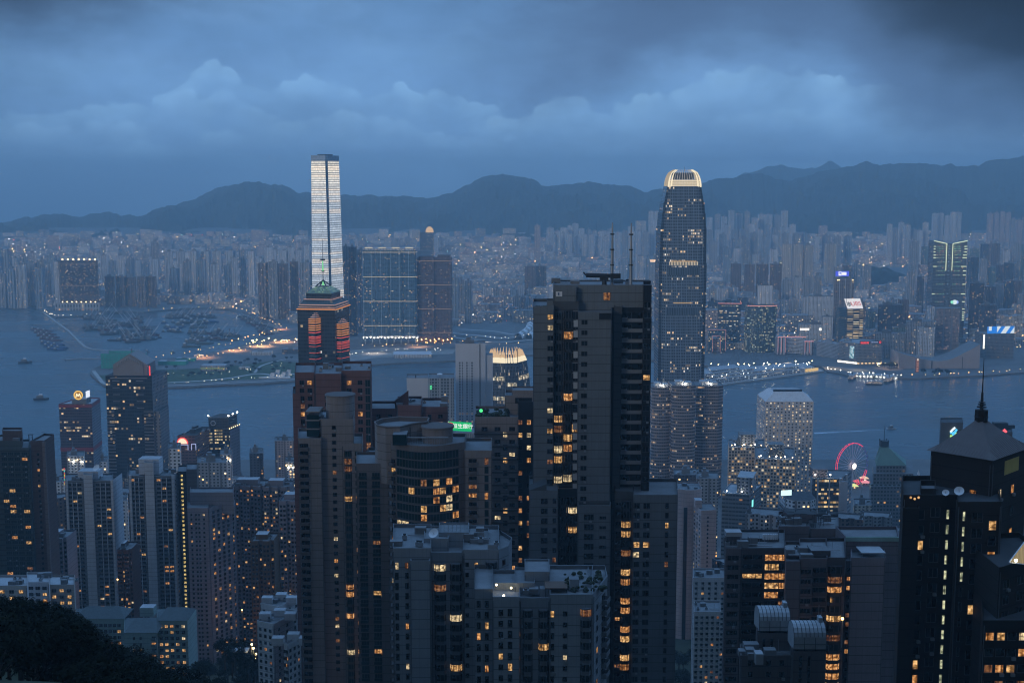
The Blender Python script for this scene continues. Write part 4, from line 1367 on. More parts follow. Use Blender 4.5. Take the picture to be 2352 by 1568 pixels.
for xx in (x0 + 1, x0 + 9, x0 + 18, x1 - 4, x1 + 6):
 mb.bar((xx, d - 8.4 if xx > x1 - 6 else d - 2.4, 8), (xx, d - 8.4 if xx > x1 - 6 else d - 2.4, zt - (9 if xx > x1 - 6 else 0)), .25, PINK, 4)
mb.build('neon_line', o)
# grid hotel block between
GRD = fac('white balcony grid', (.50, .52, .54), (.05, .06, .075), 3.4, 3.1, .72, .62, .02, .5)
fp = corner(1874, 1880, 1925, 784, 2840, 80, 200)
fp = [(X(1876, 784, 2840), 2840), (X(1926, 784, 2780), 2782), (X(1926, 784, 2780) + 14, 2808), (X(1876, 784, 2840) + 14, 2866)]
tower('grid_hotel', 'low white hotel with a gridded balcony front beside the curved hotel', 'hotel', fp, Z(786, 2815), GRD, ROOFL)
# block with the red roof sign
STW = fac('waterfront block windows', (.34, .35, .37), (.05, .055, .065), 2.9, 3.3, .6, .5, .10, .8)
d = 2700
c0 = X(1970, 790, d)
e1 = Vector((math.cos(R(-4)), math.sin(R(-4))))
pA, pB, pC = (X(1927, 790, d + 30), d + 34), (c0, d), (X(2026, 788, d + 12), d + 8)
fp = [pA, pB, pC, (pC[0] - 6, pC[1] + 55), (pA[0] + 22, pA[1] + 50)]
zt = Z(788, d)
o = tower('corner_block', 'broad waterfront block with a red roof sign and a lit screen at its corner', 'commercial block', fp, zt, STW, ROOFL)
d1, n1 = facevec(pB, pC)
mb = MB()
ct = Vector((pB[0], pB[1], 0)).lerp(Vector((pC[0], pC[1], 0)), .52) + n1 * 1.2
w_ = (Vector(pC) - Vector(pB)).length * .88
SGN = fac('dummy', (.1, .1, .1)) if False else None
SR, SB = emit('red sign letters', (1.0, .07, .05), 1.6), emit('bluish sign letters', (.55, .66, 1.0), .8)
panel(mb, ct + Vector((0, 0, zt + 1.5)), d1, (0, 0, 1), n1, w_, 6.4, 1.0, mat('near black sign face', (.012, .012, .016), .6))
sg = mb.build('roof_sign', o)
mb = MB()
cc = ct + Vector((0, 0, zt + 1.5)) + n1 * .15
# unreadable at this distance: a row of red strokes, a row of pale strokes and a ring
for i in range(9):
 x = -w_ * .46 + i * w_ * .045
 panel(mb, cc + d1 * x, d1, (0, 0, 1), n1, w_ * .034, 1.8 + .9 * ((i * 5) % 3) / 2, .2, SR)
panel(mb, cc + d1 * (-w_ * .28) - Vector((0, 0, 2.2)), d1, (0, 0, 1), n1, w_ * .36, 1.0, .2, SR)
mb.build('sign_strokes', sg) if False else None
s2 = mb
for i in range(9):
 x = w_ * .0 + i * w_ * .038
 panel(s2, cc + d1 * x, d1, (0, 0, 1), n1, w_ * .027, 1.5 + .8 * ((i * 7) % 3) / 2, .2, SB)
for i in range(10):
 a, b2 = i * math.tau / 10, (i + 1) * math.tau / 10
 q = cc + d1 * (w_ * .42)
 s2.bar(q + d1 * math.cos(a) * 2.1 + Vector((0, 0, math.sin(a) * 2.1)), q + d1 * math.cos(b2) * 2.1 + Vector((0, 0, math.sin(b2) * 2.1)), .5, SR, 4)
sub(sg, s2, 'sign_strokes')
mb = MB()
d0, n0 = facevec(pA, pB)
q = Vector((*pB, 0)).lerp(Vector((*pA, 0)), .28) + n0 * .6
SCR = bpy.data.materials.new('lit street screen')
SCR.use_nodes = True
t = NT(SCR.node_tree)
uv = t.n('ShaderNodeUVMap').outputs[0]
ux, uy = t.sep(uv)[0:2]
nn = t.noise(t.xyz(t.m('MULTIPLY', ux, 2.0), t.m('MULTIPLY', uy, 4.0)), 1.3, 3)
e = t.n('ShaderNodeEmission')
t.put(e.inputs[0], t.mix(t.ss(nn, .4, .6), (.10, .30, .38), (.75, .95, 1.0)))
e.inputs[1].default_value = .9
t.t.links.new(e.outputs[0], t.n('ShaderNodeOutputMaterial').inputs[0])
nosample(SCR)
panel(mb, q + Vector((0, 0, zt - 21)), d0, (0, 0, 1), n0, 11, 27, .6, SCR)
mb.build('screen', o)
mb = MB()
SHOP = emit('bright shop front', (1.0, .93, .78), 2.2)
for i in range(7):
 q = Vector((*pA, 0)).lerp(Vector((*pB, 0)), .05 + .15 * i) + n0 * .8
 panel(mb, q + Vector((0, 0, 6.5)), d0, (0, 0, 1), n0, 6.5, 4.2, .4, SHOP)
 mb.cut()
for i in range(7):
 q = Vector((*pB, 0)).lerp(Vector((*pC, 0)), .05 + .15 * i) + n1 * .8
 panel(mb, q + Vector((0, 0, 6)), d1, (0, 0, 1), n1, 4.5, 2.6, .4, emit('warm shop front', (1.0, .66, .3), 1.6))
 mb.cut()
mb.build_each('shop_front', o)
# tower with the white slanting sign and lit floors
GLD = fac('gold lit floors', (.10, .09, .07), (.05, .045, .035), 16, 4.1, .9, .42, .80, .85, cols=((1, .62, .24), (1, .72, .36), (1, .82, .5)))
OFT = fac('teal dark offices', (.05, .085, .095), (.02, .032, .036), 3, 4, .8, .5, .05, .6, rough=.4)
d = 2900
fp = corner(1926, 1944, 1987, 712, d, 55, 60)
pC = (X(1946, 712, d), d)
fp = [pC, (X(1986, 712, d), d + 10), (X(1986, 712, d) + 3, d + 50), (X(1928, 712, d + 30) - 2, d + 52), (X(1927, 712, d + 30), d + 30)]
zt = Z(710, d)
o = tower('sign_tower', 'slim office tower with gold lit floors under a slanting white roof sign', 'office tower', fp, zt, [GLD, OFT, OFT, OFT, OFT], ROOFD, plant=False)
d1, n1 = facevec(fp[0], fp[1])
mb = MB()
for i, q in ((-1, fp[0]), (1, fp[1])):
 mb.bar((q[0], q[1] + 9, zt - 2), (q[0], q[1] + 9, zt + 24), .5, METAL, 5)
base0 = Vector((*fp[0], zt + 1)) + n1 * .4
exv = (Vector((*fp[1], 0)) - Vector((*fp[0], 0))) * .98
up = Vector((-4.5, 14, 22))
nrm = exv.normalized().cross(up.normalized()).normalized()
if nrm.y > 0:
 nrm = -nrm
mb.face([base0, base0 + exv, base0 + exv + up * 1.0, base0 + up], emit('white lit sign face', (1.0, .95, .93), 1.05))
back_ = [v_ - nrm * 1.2 for v_ in (base0, base0 + exv, base0 + exv + up, base0 + up)]
mb.face(list(reversed(back_)), DMETAL)
sg = mb.build('roof_sign', o)
mb = MB()
cc = base0 + exv * .63 + up * .46 + nrm * .2
text_into(mb, 'UBS', 15.5, emit('red sign lettering', (.85, .035, .045), .8), cc, exv.normalized(), up.normalized(), nrm, .3)
INK = mat('black sign ink', (.01, .01, .012), .6)
kc = base0 + exv * .19 + up * .46 + nrm * .3
eu, er = up.normalized(), exv.normalized()
for a in (90, 30, 150):
 v_ = er * math.cos(R(a)) + eu * math.sin(R(a))
 mb.bar(kc - v_ * 6, kc + v_ * 6, .55, INK, 4)
 vv = er * math.cos(R(a + 90)) + eu * math.sin(R(a + 90))
 for q in (4.6, 3.0):
  mb.bar(kc + v_ * q - vv * 1.6, kc + v_ * q + vv * 1.6, .5, INK, 4)
 mb.bar(kc - v_ * 4.5 - vv * 1.7, kc - v_ * 4.5 + vv * 1.7, 1.0, INK, 4)
sub(sg, mb, 'lettering')
# tower with the blue roof screen behind it
fp = fr(1915, 1962, 640, 3060, 36)
o = tower('screen_tower', 'pinkish hotel tower with white ribs under a blue roof screen', 'hotel', fp, Z(640, 3060), fac('ribbed hotel', (.25, .21, .20), (.03, .035, .045), 5, 3.3, .6, .55, .10, .7, fin=(14, .14, (.42, .44, .46))), ROOFM, plant=False)
mb = MB()
cx_ = (X(1919, 628, 3060) + X(1951, 628, 3060)) / 2
BLU = emit('blue screen field', (.10, .13, 1.0), .95)
panel(mb, (cx_, 3061, Z(628.5, 3060)), (1, 0, 0), (0, 0, 1), (0, -1, 0), 33, 12.5, 1, BLU)
sg = mb.build('roof_screen', o)
mb = MB()
SW = emit('white screen marks', (1, 1, 1), 1.3)
panel(mb, (cx_ - 5.5, 3060.8, Z(628.5, 3060)), (1, 0, 0), (0, 0, 1), (0, -1, 0), 7.5, 9.5, .2, SW)
panel(mb, (cx_ + 4.5, 3060.8, Z(628.5, 3060)), (1, 0, 0), (0, 0, 1), (0, -1, 0), 11, 7.5, .2, SW)
panel(mb, (cx_ - 5.2, 3060.5, Z(628.5, 3060) + 1.2), (1, 0, 0), (0, 0, 1), (0, -1, 0), 4.0, 3.4, .2, BLU)
sub(sg, mb, 'screen_marks')
mb = MB()
for a in (1924, 1927, 1959):
 mb.dome((X(a, 643, 3060), 3059, Z(643, 3060)), 1.3, LAMPY, n=6, k=1, full=True)
mb.build('roof_lamp', o)
# white ribbed offices and smaller blocks behind the hotels
for a, b_, tp, d, tn, lb in ((1858, 1914, 681, 3250, 'pale', 'pale ribbed office slab left of the blue screen tower'), (1888, 1913, 728, 2980, 'white', 'white ribbed small office in front of the pale slab'),
                             (1740, 1775, 656, 3450, 'white', 'white stepped hospital tower with side wings'), (1836, 1905, 745, 2990, 'pale', 'low pale mall with bright upper signs'),
                             (2018, 2072, 700, 3080, 'dark', 'dark banded office with a few gold floors behind the hall'), (2050, 2112, 752, 2880, 'greenish', 'low greenish office behind the sloping hall'),
                             (2082, 2150, 738, 2800, 'grey', 'grey museum block above the sloping hall'), (2108, 2148, 752, 2740, 'pale', 'pale drum like annex above the sloping hall'),
                             (2010, 2080, 765, 2790, 'grey', 'grey mansion block right of the sign block'), (2252, 2290, 700, 3050, 'dark', 'plain dark tower right of the winged tower'),
                             (2228, 2262, 650, 3150, 'dark', 'tall dark slab beside the winged tower')):
 fp = fr(a, b_, tp, d, 30)
 o = tower('office_block', lb, 'office block', fp, Z(tp, d), FARF[tn], ROOFM)
 if 'bright upper signs' in lb:
  mb = MB()
  for q, ww_, hh in ((1848, 22, 5), (1888, 14, 6)):
   panel(mb, (X(q, 750, d), d - .7, Z(756, d)), (1, 0, 0), (0, 0, 1), (0, -1, 0), ww_, hh, .5, SHOP)
  mb.build('wall_sign', o)
# small bright signs
# ------------------------------------------------------------------ winged LED tower
WT = fac('winged tower wall', (.16, .18, .19), (.03, .035, .045), 3.4, 3.6, .7, .5, .05, .7, rough=.45)
DOT = fac('winged tower light dots', (.12, .14, .15), (.03, .035, .04), 5.2, 3.7, .55, .45, .78, .8, cols=((.35, 1.0, .5), (.95, 1.0, .55), (1, .6, .3)), rough=.45)
d = 3080
xa, xb, xm0, xm1 = X(2146, 556, d), X(2223, 556, d), X(2177, 556, d), X(2191, 556, d)
zt, zm = Z(553, d), Z(560, d)
o = thing('winged_tower', 'tall tower outlined with a glowing V shaped roof line and rows of green dots', 'skyscraper', (X(2184, 556, d), d, 3))
mb = MB()
fpL = [(xa, d + 3), (xm0, d + 7), (xm0, d + 44), (xa, d + 40)]
fpR = [(xm1, d + 7), (xb, d + 3), (xb, d + 40), (xm1, d + 44)]
for fp, mm in ((fpL, WT), (fpR, WT)):
 mb.prism(fp, 3, zm, mm, ROOFD)
mb.prism([(xm0 + .05, d + 11), (xm1 - .05, d + 11), (xm1 - .05, d + 40), (xm0 + .05, d + 40)], 3, zm - 2, WT, ROOFD)
# raised wing tips
mb.frustum(fpL, zm, [(xa, d + 3), (xa + 1, d + 4), (xa + 1, d + 39), (xa, d + 40)], zt, WT)
mb.frustum(fpR, zm, [(xb - 1, d + 4), (xb, d + 3), (xb, d + 40), (xb - 1, d + 39)], zt, WT)
mb.build('wall', o)
mb = MB()
YG = emit('pale yellow green light line', (.92, 1.0, .60), 1.1)
for p, q in (((xa, d + 2, zt), (xm0, d + 6, zm)), ((xb, d + 2, zt), (xm1, d + 6, zm)), ((xm0, d + 6, zm), (xm0, d + 6, Z(622, d))), ((xm1, d + 6, zm), (xm1, d + 6, Z(622, d)))):
 mb.bar(p, q, 1.0, YG, 5)
 mb.cut()
for py, ln in ((566, .6), (572, .5), (579, .5), (586, .7), (592, .8), (612, 1), (622, .6), (632, .6), (653, .6), (675, .8), (693, .5), (710, .4), (717, .4), (722, .4), (726, .4), (730, .4), (735, .4)):
 z = Z(py, d)
 mb.bar((xb - 13 * ln, d + 2.5, z), (xb, d + 2, z), .8, YG, 4)
 mb.cut()
 if py < 690 and py not in (622, 632, 653):
  mb.bar((xa, d + 2, z), (xa + 9 * ln, d + 2.5, z), .8, YG, 4)
  mb.cut()
mb.build_each('light_line', o)
mb = MB()
for py in (564, 568, 572, 576, 580, 586, 592, 602, 612, 622, 632, 653, 675, 693):
 z = Z(py, d)
 for a, b_ in ((xa + 9, xm0 - 2), (xm1 + 2, xb - 14)):
  k = 6
  for i in range(k):
   xx = a + (b_ - a) * (i + .5) / k
   q = rnd.random()
   mb.dome((xx, d + 4, z), .75, emit('green facade dot', (.45, 1.0, .55), 1.1) if q < .6 else emit('amber facade dot', (1, .75, .4), 1.1) if q < .9 else emit('red facade dot', (1, .2, .15), 1.0), n=4, k=1, full=True)
 mb.dome(((xm0 + xm1) / 2, d + 10, z), .9, emit('blue facade dot', (.4, .65, 1.0), 1.1), n=5, k=1, full=True)
mb.build('facade_lights', o)
# blue-white projected sign at its foot and the brown lattice hotel before it
fp = fr(2148, 2206, 707, 2900, 40)
o = tower('lattice_hotel', 'brownish hotel tower with a lattice front below the winged tower', 'hotel', fp, Z(708, 2900), fac('lattice hotel', (.30, .25, .235), (.03, .03, .035), 2.9, 3.1, .62, .55, .16, .6, fin=(19, .22, (.20, .21, .23)), cols=((1, .45, .3), (1, .6, .4), (1, .75, .55))), ROOFM, plant=False)
mb = MB()
mb.box(fp[0][0] - 10, fp[0][0] - 2, 2898, 2930, 3, Z(704, 2900), FARF['pale'], ROOFM)
mb.build('stair_tower', o)
mb = MB()
for q, c_, r in ((2188, (.3, .9, .6), 4), (2194, (.85, 1, 1), 5.5), (2199, (.35, .5, 1), 4)):
 mb.dome((X(q, 694, 2896), 2899, Z(694, 2896)), r, emit('logo light %d' % q, c_, 1.1), n=10, k=2, full=True)
mb.bar((X(2194, 694, 2896), 2903, Z(708, 2900) - 2), (X(2194, 694, 2896), 2903, Z(696, 2896)), .6, METAL, 5)
mb.build('roof_sign', o)
# hotel with the long lit screen
fp = [(X(2256, 770, 2800), 2806), (X(2266, 770, 2790), 2790), (X(2334, 766, 2790), 2800), (X(2334, 766, 2790), 2840), (X(2256, 770, 2800), 2846)]
zt = Z(767, 2790)
o = tower('screen_hotel', 'grey grid fronted hotel under a long blue and white roof screen', 'hotel', fp, zt, fac('fine hotel grid', (.20, .20, .205), (.04, .04, .045), 3, 3.2, .62, .5, .04, .6), ROOFM, plant=False)
d1, n1 = facevec(fp[1], fp[2])
SCB = bpy.data.materials.new('blue and white roof screen picture')
SCB.use_nodes = True
t = NT(SCB.node_tree)
uv = t.n('ShaderNodeUVMap').outputs[0]
ux, uy = t.sep(uv)[0:2]
q = t.m('SUBTRACT', t.m('MULTIPLY', ux, 5.2), t.m('MULTIPLY', uy, .9))
s_ = t.m('SUBTRACT', t.m('FRACT', t.m('MULTIPLY', q, .56)), .0)
wh = t.m('MULTIPLY', t.m('GREATER_THAN', s_, .45), t.m('GREATER_THAN', ux, .36))
wh = t.m('MAXIMUM', wh, t.m('MULTIPLY', t.m('LESS_THAN', t.m('ABSOLUTE', t.m('SUBTRACT', ux, .11)), .055), t.m('GREATER_THAN', uy, .4)))
e = t.n('ShaderNodeEmission')
t.put(e.inputs[0], t.mix(wh, (.02, .24, .85), (.9, .98, 1.0)))
e.inputs[1].default_value = 1.0
t.t.links.new(e.outputs[0], t.n('ShaderNodeOutputMaterial').inputs[0])
nosample(SCB)
mb = MB()
c_ = Vector((*fp[1], 0)).lerp(Vector((*fp[2], 0)), .5) + n1 * .5
panel(mb, c_ + Vector((0, 0, zt + 9)), d1, (0, 0, 1), n1, (Vector(fp[2]) - Vector(fp[1])).length * .98, 16, 1, SCB)
mb.build('roof_screen', o)
mb = MB()
d0, n0 = facevec(fp[0], fp[1])
panel(mb, Vector((*fp[1], 0)).lerp(Vector((*fp[0], 0)), .4) + n0 * .5 + Vector((0, 0, zt - 18)), d0, (0, 0, 1), n0, 5, 32, .5, SHOP)
mb.build('corner_light', o)
# ------------------------------------------------------------------ the sloping windowless hall and the clock tower
TILE = mat('pinkish hall tile', (.40, .34, .32), .8, var=.12, scale=.05)
d = 2640
o = thing('concert_hall', 'windowless pinkish hall with a sweeping concave roof on the right shore', 'concert hall', (X(2158, 850, d), d, 3))
x0, x1 = X(2066, 808, d), X(2252, 790, d)
mb = MB()
n = 28
prof = []
for i in range(n + 1):
 f = i / n
 px = 2066 + 186 * f
 if f < .34:
  py = 809 + 17 * (f / .34) ** .8
 elif f < .62:
  py = 826 + 3 * math.sin((f - .34) / .28 * math.pi)
 else:
  g_ = (f - .62) / .38
  py = 826 - 36 * g_ ** 1.15
 prof.append((x0 + (x1 - x0) * f, Z(py, d)))
for (a, za), (b_, zb_) in zip(prof, prof[1:]):
 mb.face([(a, d, 3), (b_, d, 3), (b_, d, zb_), (a, d, za)], TILE)
 mb.face([(a, d, za), (b_, d, zb_), (b_, d + 62, zb_), (a, d + 62, za)], ROOFM)
 mb.face([(b_, d + 62, 3), (a, d + 62, 3), (a, d + 62, za), (b_, d + 62, zb_)], TILE)
mb.face([(x0, d + 62, 3), (x0, d, 3), (x0, d, prof[0][1]), (x0, d + 62, prof[0][1])], TILE)
mb.face([(x1, d, 3), (x1, d + 62, 3), (x1, d + 62, prof[-1][1]), (x1, d, prof[-1][1])], TILE)
mb.build('wall', o)
mb = MB()
xx = X(2140, 840, d)
mb.box(xx - 1, xx + 1, d - 1.2, d - .1, 3, prof[11][1] - .6, mat('dark seam', (.05, .05, .055), .8))
xx = X(2210, 840, d)
mb.box(xx - .5, xx + .5, d - .8, d - .1, 3, prof[20][1] - .6, mat('dark seam', (.05, .05, .055), .8))
mb.build('wall_seam', o)
d = 2590
q = P(2105.5, 862, d)
o = thing('clock_tower', 'small floodlit orange clock tower before the sloping hall', 'clock tower', (q.x, d, 3))
mb = MB()
CLK = emit('stone with floodlight glow', (1.0, .42, .22), .42)  # floodlight put in as a glow of the stone itself
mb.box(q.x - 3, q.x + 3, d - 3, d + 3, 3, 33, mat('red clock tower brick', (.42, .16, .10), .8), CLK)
mb.box(q.x - 3.5, q.x + 3.5, d - 3.5, d + 3.5, 33.01, 35, QUAY)
mb.build('wall', o)
mb = MB()
mb.dome((q.x, d, 35), 2.6, QUAY, 5, 8, 3)
mb.bar((q.x, d, 40), (q.x, d, 45), .2, METAL, 5)
mb.build('cupola', o)
mb = MB()
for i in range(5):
 mb.box(q.x - 2.2, q.x + 2.2, d - 3.4, d - 3.05, 5 + i * 5.2, 8.4 + i * 5.2, CLK)  # glowing panels stand in for floodlight on the brick
mb.build('floodlight_glow_panel', o)
mb = MB()
for i in range(12):
 a, b_ = i * math.tau / 12, (i + 1) * math.tau / 12
 mb.face([(q.x, d - 3.5, 30.5), (q.x + 1.9 * math.cos(a), d - 3.5, 30.5 + 1.9 * math.sin(a)), (q.x + 1.9 * math.cos(b_), d - 3.5, 30.5 + 1.9 * math.sin(b_))], emit('clock dial light', (1, .9, .7), .9))
mb.build('clock_dial', o)
# ------------------------------------------------------------------ long shopping pier
WPI = fac('white pier decks', (.52, .53, .55), (.05, .06, .07), 5, 4.2, .75, .45, .26, 1.0, cols=((1, .75, .42), (1, .86, .6), (.8, .95, 1)))
a0, a1 = GP(1622, 888, 3), GP(1893, 852, 3)
b0, b1 = GP(1600, 869, 3), GP(1862, 840, 3)
mb = MB()
mb.prism([(a0.x, a0.y), (a1.x, a1.y), (b1.x, b1.y), (b0.x, b0.y)], -3, 3.2, QUAY, QUAY)
tag(mb.build('pier_deck'), kind='structure')
o = thing('shopping_pier', 'long white stepped shopping pier lined with lights on the far right shore', 'pier building', (a0.x, a0.y, 3.2))
mix2 = lambda f, g_: (a0.lerp(a1, f).lerp(b0.lerp(b1, f), g_))
mb = MB()
for f0, f1, g0, g1, z0, z1 in ((.03, .93, .16, .95, 3.2, 12), (.06, .80, .26, .9, 12, 17), (.02, .42, .34, .9, 17, 22), (.08, .30, .42, .88, 22, 26)):
 p = [mix2(f0, g0), mix2(f1, g0), mix2(f1, g1), mix2(f0, g1)]
 mb.prism([(v_.x, v_.y) for v_ in p], z0, z1, WPI, ROOFL)
mb.build('wall', o)
mb = MB()
for i in range(26):
 p, q = mix2(.05 + .034 * i, .155), mix2(.05 + .034 * i, .06)
 mb.bar((p.x, p.y, 11), (q.x, q.y, 4), .35, WHITE, 4)
mb.build('raking_column', o)
mb = MB()
for i in range(40):
 p = mix2(rnd.uniform(.04, .92), rnd.choice((.2, .45, .6, .8)))
 z = 18 if rnd.random() < .5 else 13.5
 mb.dome((p.x, p.y, z + rnd.uniform(2, 6)), rnd.uniform(.35, .9), LAMPW, n=5, k=1, full=True)
mb.build('deck_lights', o)
mb = MB()
for i in range(5):
 p = mix2(.86 + .022 * i, .14)
 mb.box(p.x - 3.4, p.x + 3.4, p.y - 1, p.y - .2, 4, 10, emit('golden arcade light', (1.0, .66, .24), .9))
mb.build('arcade_light', o)
# ferry piers
for i, (a, b_) in enumerate((((1955, 866), (2005, 868)), ((2008, 868), (2062, 872)))):
 p, q = GP(*a, 1), GP(*b_, 1)
 o = thing('ferry_pier', ('covered ferry pier left of the pair by the sign block', 'covered ferry pier right of the pair by the hall')[i], 'pier', p)
 mb = MB()
 mb.prism([(p.x, p.y), (q.x, q.y), (q.x, q.y + 26), (p.x, p.y + 26)], -1, 7, FARF['pale'], ROOFL)
 mb.build('wall', o)
 mb = MB()
 dv = (q - p)
 for k in range(6):
  v_ = p + dv * (k + .5) / 6
  mb.dome((v_.x, v_.y - .8, 4), .7, LAMPW, n=5, k=1, full=True)
 mb.build('pier_lights', o)
# ------------------------------------------------------------------ boats
HULLR, HULLB, HULLD, HULLG = (mat('red hull', (.13, .045, .042), .6), mat('blue hull', (.04, .09, .24), .6), mat('dark hull', (.045, .042, .045), .6), mat('grey green hull', (.10, .13, .13), .6))
CABIN = mat('pale cabin paint', (.17, .175, .18), .6)
def hull(mb, L, B, h, m, x=0.0):
 a = [(-L / 2, -B / 2 * .85), (L * .28, -B / 2), (L / 2, 0), (L * .28, B / 2), (-L / 2, B / 2 * .85)]
 lo = [(p[0] * .94, p[1] * .8) for p in a]
 mb.frustum(lo, -.6, a, h, m, m)
 mb.prism(shrink(a, .9), h, h + .01, DMETAL)
def barge_proto(kind, hm):
 L, B = {'derrick': (44, 16), 'lighter': (38, 12), 'tug': (18, 7), 'sampan': (12, 4), 'ferry': (48, 11)}[kind]
 mb = MB()
 h = {'derrick': 3.2, 'lighter': 2.6, 'tug': 2.4, 'sampan': 1.5, 'ferry': 3}[kind]
 hull(mb, L, B, h, hm)
 hu = mb.build('hull')
 parts = [hu]
 mb = MB()
 if kind == 'derrick':
  mb.box(-L * .42, -L * .2, -B * .35, B * .35, h, h + 6, CABIN)
  mb.box(-L * .40, -L * .26, -B * .25, B * .25, h + 6.01, h + 9, CABIN)
  parts.append(mb.build('deckhouse'))
  mb = MB()
  for s_ in (-1, 1):
   mb.bar((-L * .05, s_ * B * .35, h), (-L * .08, 0, h + 20), .45, HULLR if hm is not HULLR else METAL, 5)
  mb.bar((L * .02, 0, h + 1), (L * .52, B * .3, h + 30), .75, WHITE, 5, .45)
  mb.bar((-L * .08, 0, h + 20), (L * .52, B * .3, h + 30), .14, METAL, 4)
  parts.append(mb.build('derrick'))
  mb = MB()
  mb.box(-L * .14, L * .3, -B * .34, B * .34, h, h + 2.4, HULLD)
  parts.append(mb.build('cargo_hold'))
 elif kind == 'lighter':
  mb.box(-L * .44, -L * .26, -B * .38, B * .38, h, h + 4.5, CABIN)
  mb.box(-L * .42, -L * .31, -B * .25, B * .25, h + 4.51, h + 6.5, WHITE)
  parts.append(mb.build('deckhouse'))
  mb = MB()
  mb.box(-L * .22, L * .3, -B * .36, B * .36, h, h + 1.6, hm)
  parts.append(mb.build('cargo_hold'))
  mb = MB()
  mb.bar((-L * .2, 0, h), (-L * .2, 0, h + 13), .25, METAL, 5)
  mb.bar((-L * .2, 0, h + 2), (L * .22, 0, h + 14), .22, METAL, 5)
  parts.append(mb.build('mast'))
 elif kind == 'ferry':
  mb.box(-L * .42, L * .40, -B * .42, B * .42, h, h + 3.2, fac('ferry windows', (.5, .5, .48), (.05, .05, .05), 2, 3.2, .7, .5, .85, .8))
  mb.box(-L * .34, L * .34, -B * .40, B * .40, h + 3.21, h + 6, fac('ferry windows', (.5, .5, .48)))
  parts.append(mb.build('saloon'))
  mb = MB()
  mb.box(-L * .36, L * .36, -B * .43, B * .43, h + 6.01, h + 6.5, ROOFL)
  mb.bar((0, 0, h + 6.5), (0, 0, h + 11), .9, HULLD, 8)
  parts.append(mb.build('funnel'))
 else:
  mb.box(-L * .3, L * .12, -B * .3, B * .3, h, h + 3, CABIN)
  mb.box(-L * .15, L * .08, -B * .24, B * .24, h + 3.01, h + 5, WHITE)
  parts.append(mb.build('cabin'))
  mb = MB()
  mb.bar((-L * .1, 0, h + 5), (-L * .1, 0, h + 9), .15, METAL, 4)
  parts.append(mb.build('mast'))
 for p in parts:
  sc.collection.objects.unlink(p)
 return parts
PROTO = {}
def boat(kind, hm, px, py, yaw, label, group=None, name=None, s_=1.0):
 k = (kind, hm.name)
 if k not in PROTO:
  PROTO[k] = barge_proto(kind, hm)
 p = GP(px, py, .3)
 o = thing(name or {'derrick': 'derrick_barge', 'lighter': 'cargo_lighter', 'tug': 'tug_boat', 'sampan': 'sampan', 'ferry': 'ferry'}[kind], label, {'derrick': 'barge', 'lighter': 'barge', 'tug': 'boat', 'sampan': 'boat', 'ferry': 'ferry'}[kind], p, group)
 o.rotation_euler = (0, 0, yaw)
 o.scale = (s_, s_, s_)
 for q in PROTO[k]:
  c = q.copy()
  sc.collection.objects.link(c)
  c.parent = o
  c.location = (0, 0, 0)
 return o
for i in range(46):       # big raft of derrick barges
 a = rnd.uniform(0, math.tau)
 r = math.sqrt(rnd.random())
 px, py = 276 + 78 * r * math.cos(a) * (1.0), 752 + 36 * r * math.sin(a)
 px += (py - 752) * .7
 boat('derrick' if i % 3 else 'lighter', (HULLD, HULLR, HULLD, HULLG)[i % 4], px, py, rnd.uniform(-.5, .5) + (math.pi if rnd.random() < .5 else 0),
         'derrick barge rafted in the large dark cluster left of the basin' if i % 3 else 'low lighter rafted in the large dark cluster left of the basin',
         'derrick barges in the large raft' if i % 3 else 'lighters in the large raft')
for i in range(26):
 px, py = rnd.uniform(380, 500), rnd.uniform(736, 764)
 px += (py - 750) * .8
 k = ('sampan', 'tug', 'lighter', 'tug')[i % 4]
 boat(k, (HULLD, HULLG, HULLB)[i % 3], px, py, rnd.uniform(-.5, .5), {'sampan': 'small pale sampan in the loose middle group', 'tug': 'tug moored in the loose middle group', 'lighter': 'lighter moored in the loose middle group'}[k], 'boats in the middle group, ' + k, s_=1.25)
for i in range(16):
 px, py = rnd.uniform(440, 545), rnd.uniform(765, 785)
 boat('lighter' if i % 2 else 'derrick', (HULLD, HULLR, HULLG)[i % 3], px, py, rnd.uniform(-.3, .3), ('derrick barge' if i % 2 == 0 else 'cargo lighter') + ' moored below the middle group', 'barges below the middle group', s_=.9)
for i, (px, py) in enumerate(((440, 797), (444, 788), (470, 790))):
 boat('lighter', HULLG, px, py, .05, ('long grey green lighter at the near edge of the basin', 'second grey green lighter just behind the near one', 'grey green lighter right of the near pair')[i], s_=1.2)
for i in range(14):
 px, py = rnd.uniform(395, 500), rnd.uniform(722, 733)
 boat('derrick' if i % 2 else 'lighter', HULLD, px, py, rnd.uniform(-.2, .2), ('derrick barge' if i % 2 else 'dark lighter') + ' along the back quay of the basin', 'barges along the back quay')
for i in range(10):
 f = i / 9
 boat('derrick' if i % 2 else 'lighter', (HULLD, HULLR)[i % 2], 560 + 60 * f, 728 + 40 * f + rnd.uniform(-3, 3), rnd.uniform(-.6, -.2), ('derrick barge' if i % 2 else 'lighter') + ' beside the curving east quay', 'barges beside the east quay', s_=.9)
for i in range(12):
 boat('lighter', HULLR, 84 + (i % 3) * 13 + (i // 3) * 7, 757 + (i // 3) * 7 + (i % 3) * 2.2, .1, 'red hulled lighter moored in the red group outside the breakwater', 'red lighters outside the breakwater', s_=.8)
for i in range(8):
 boat('lighter', HULLB, 107 + (i % 3) * 14 + (i // 3) * 8, 788 + (i // 3) * 7 + (i % 3) * 2.2, .1, 'blue hulled lighter moored in the blue group outside the breakwater', 'blue lighters outside the breakwater', s_=.8)
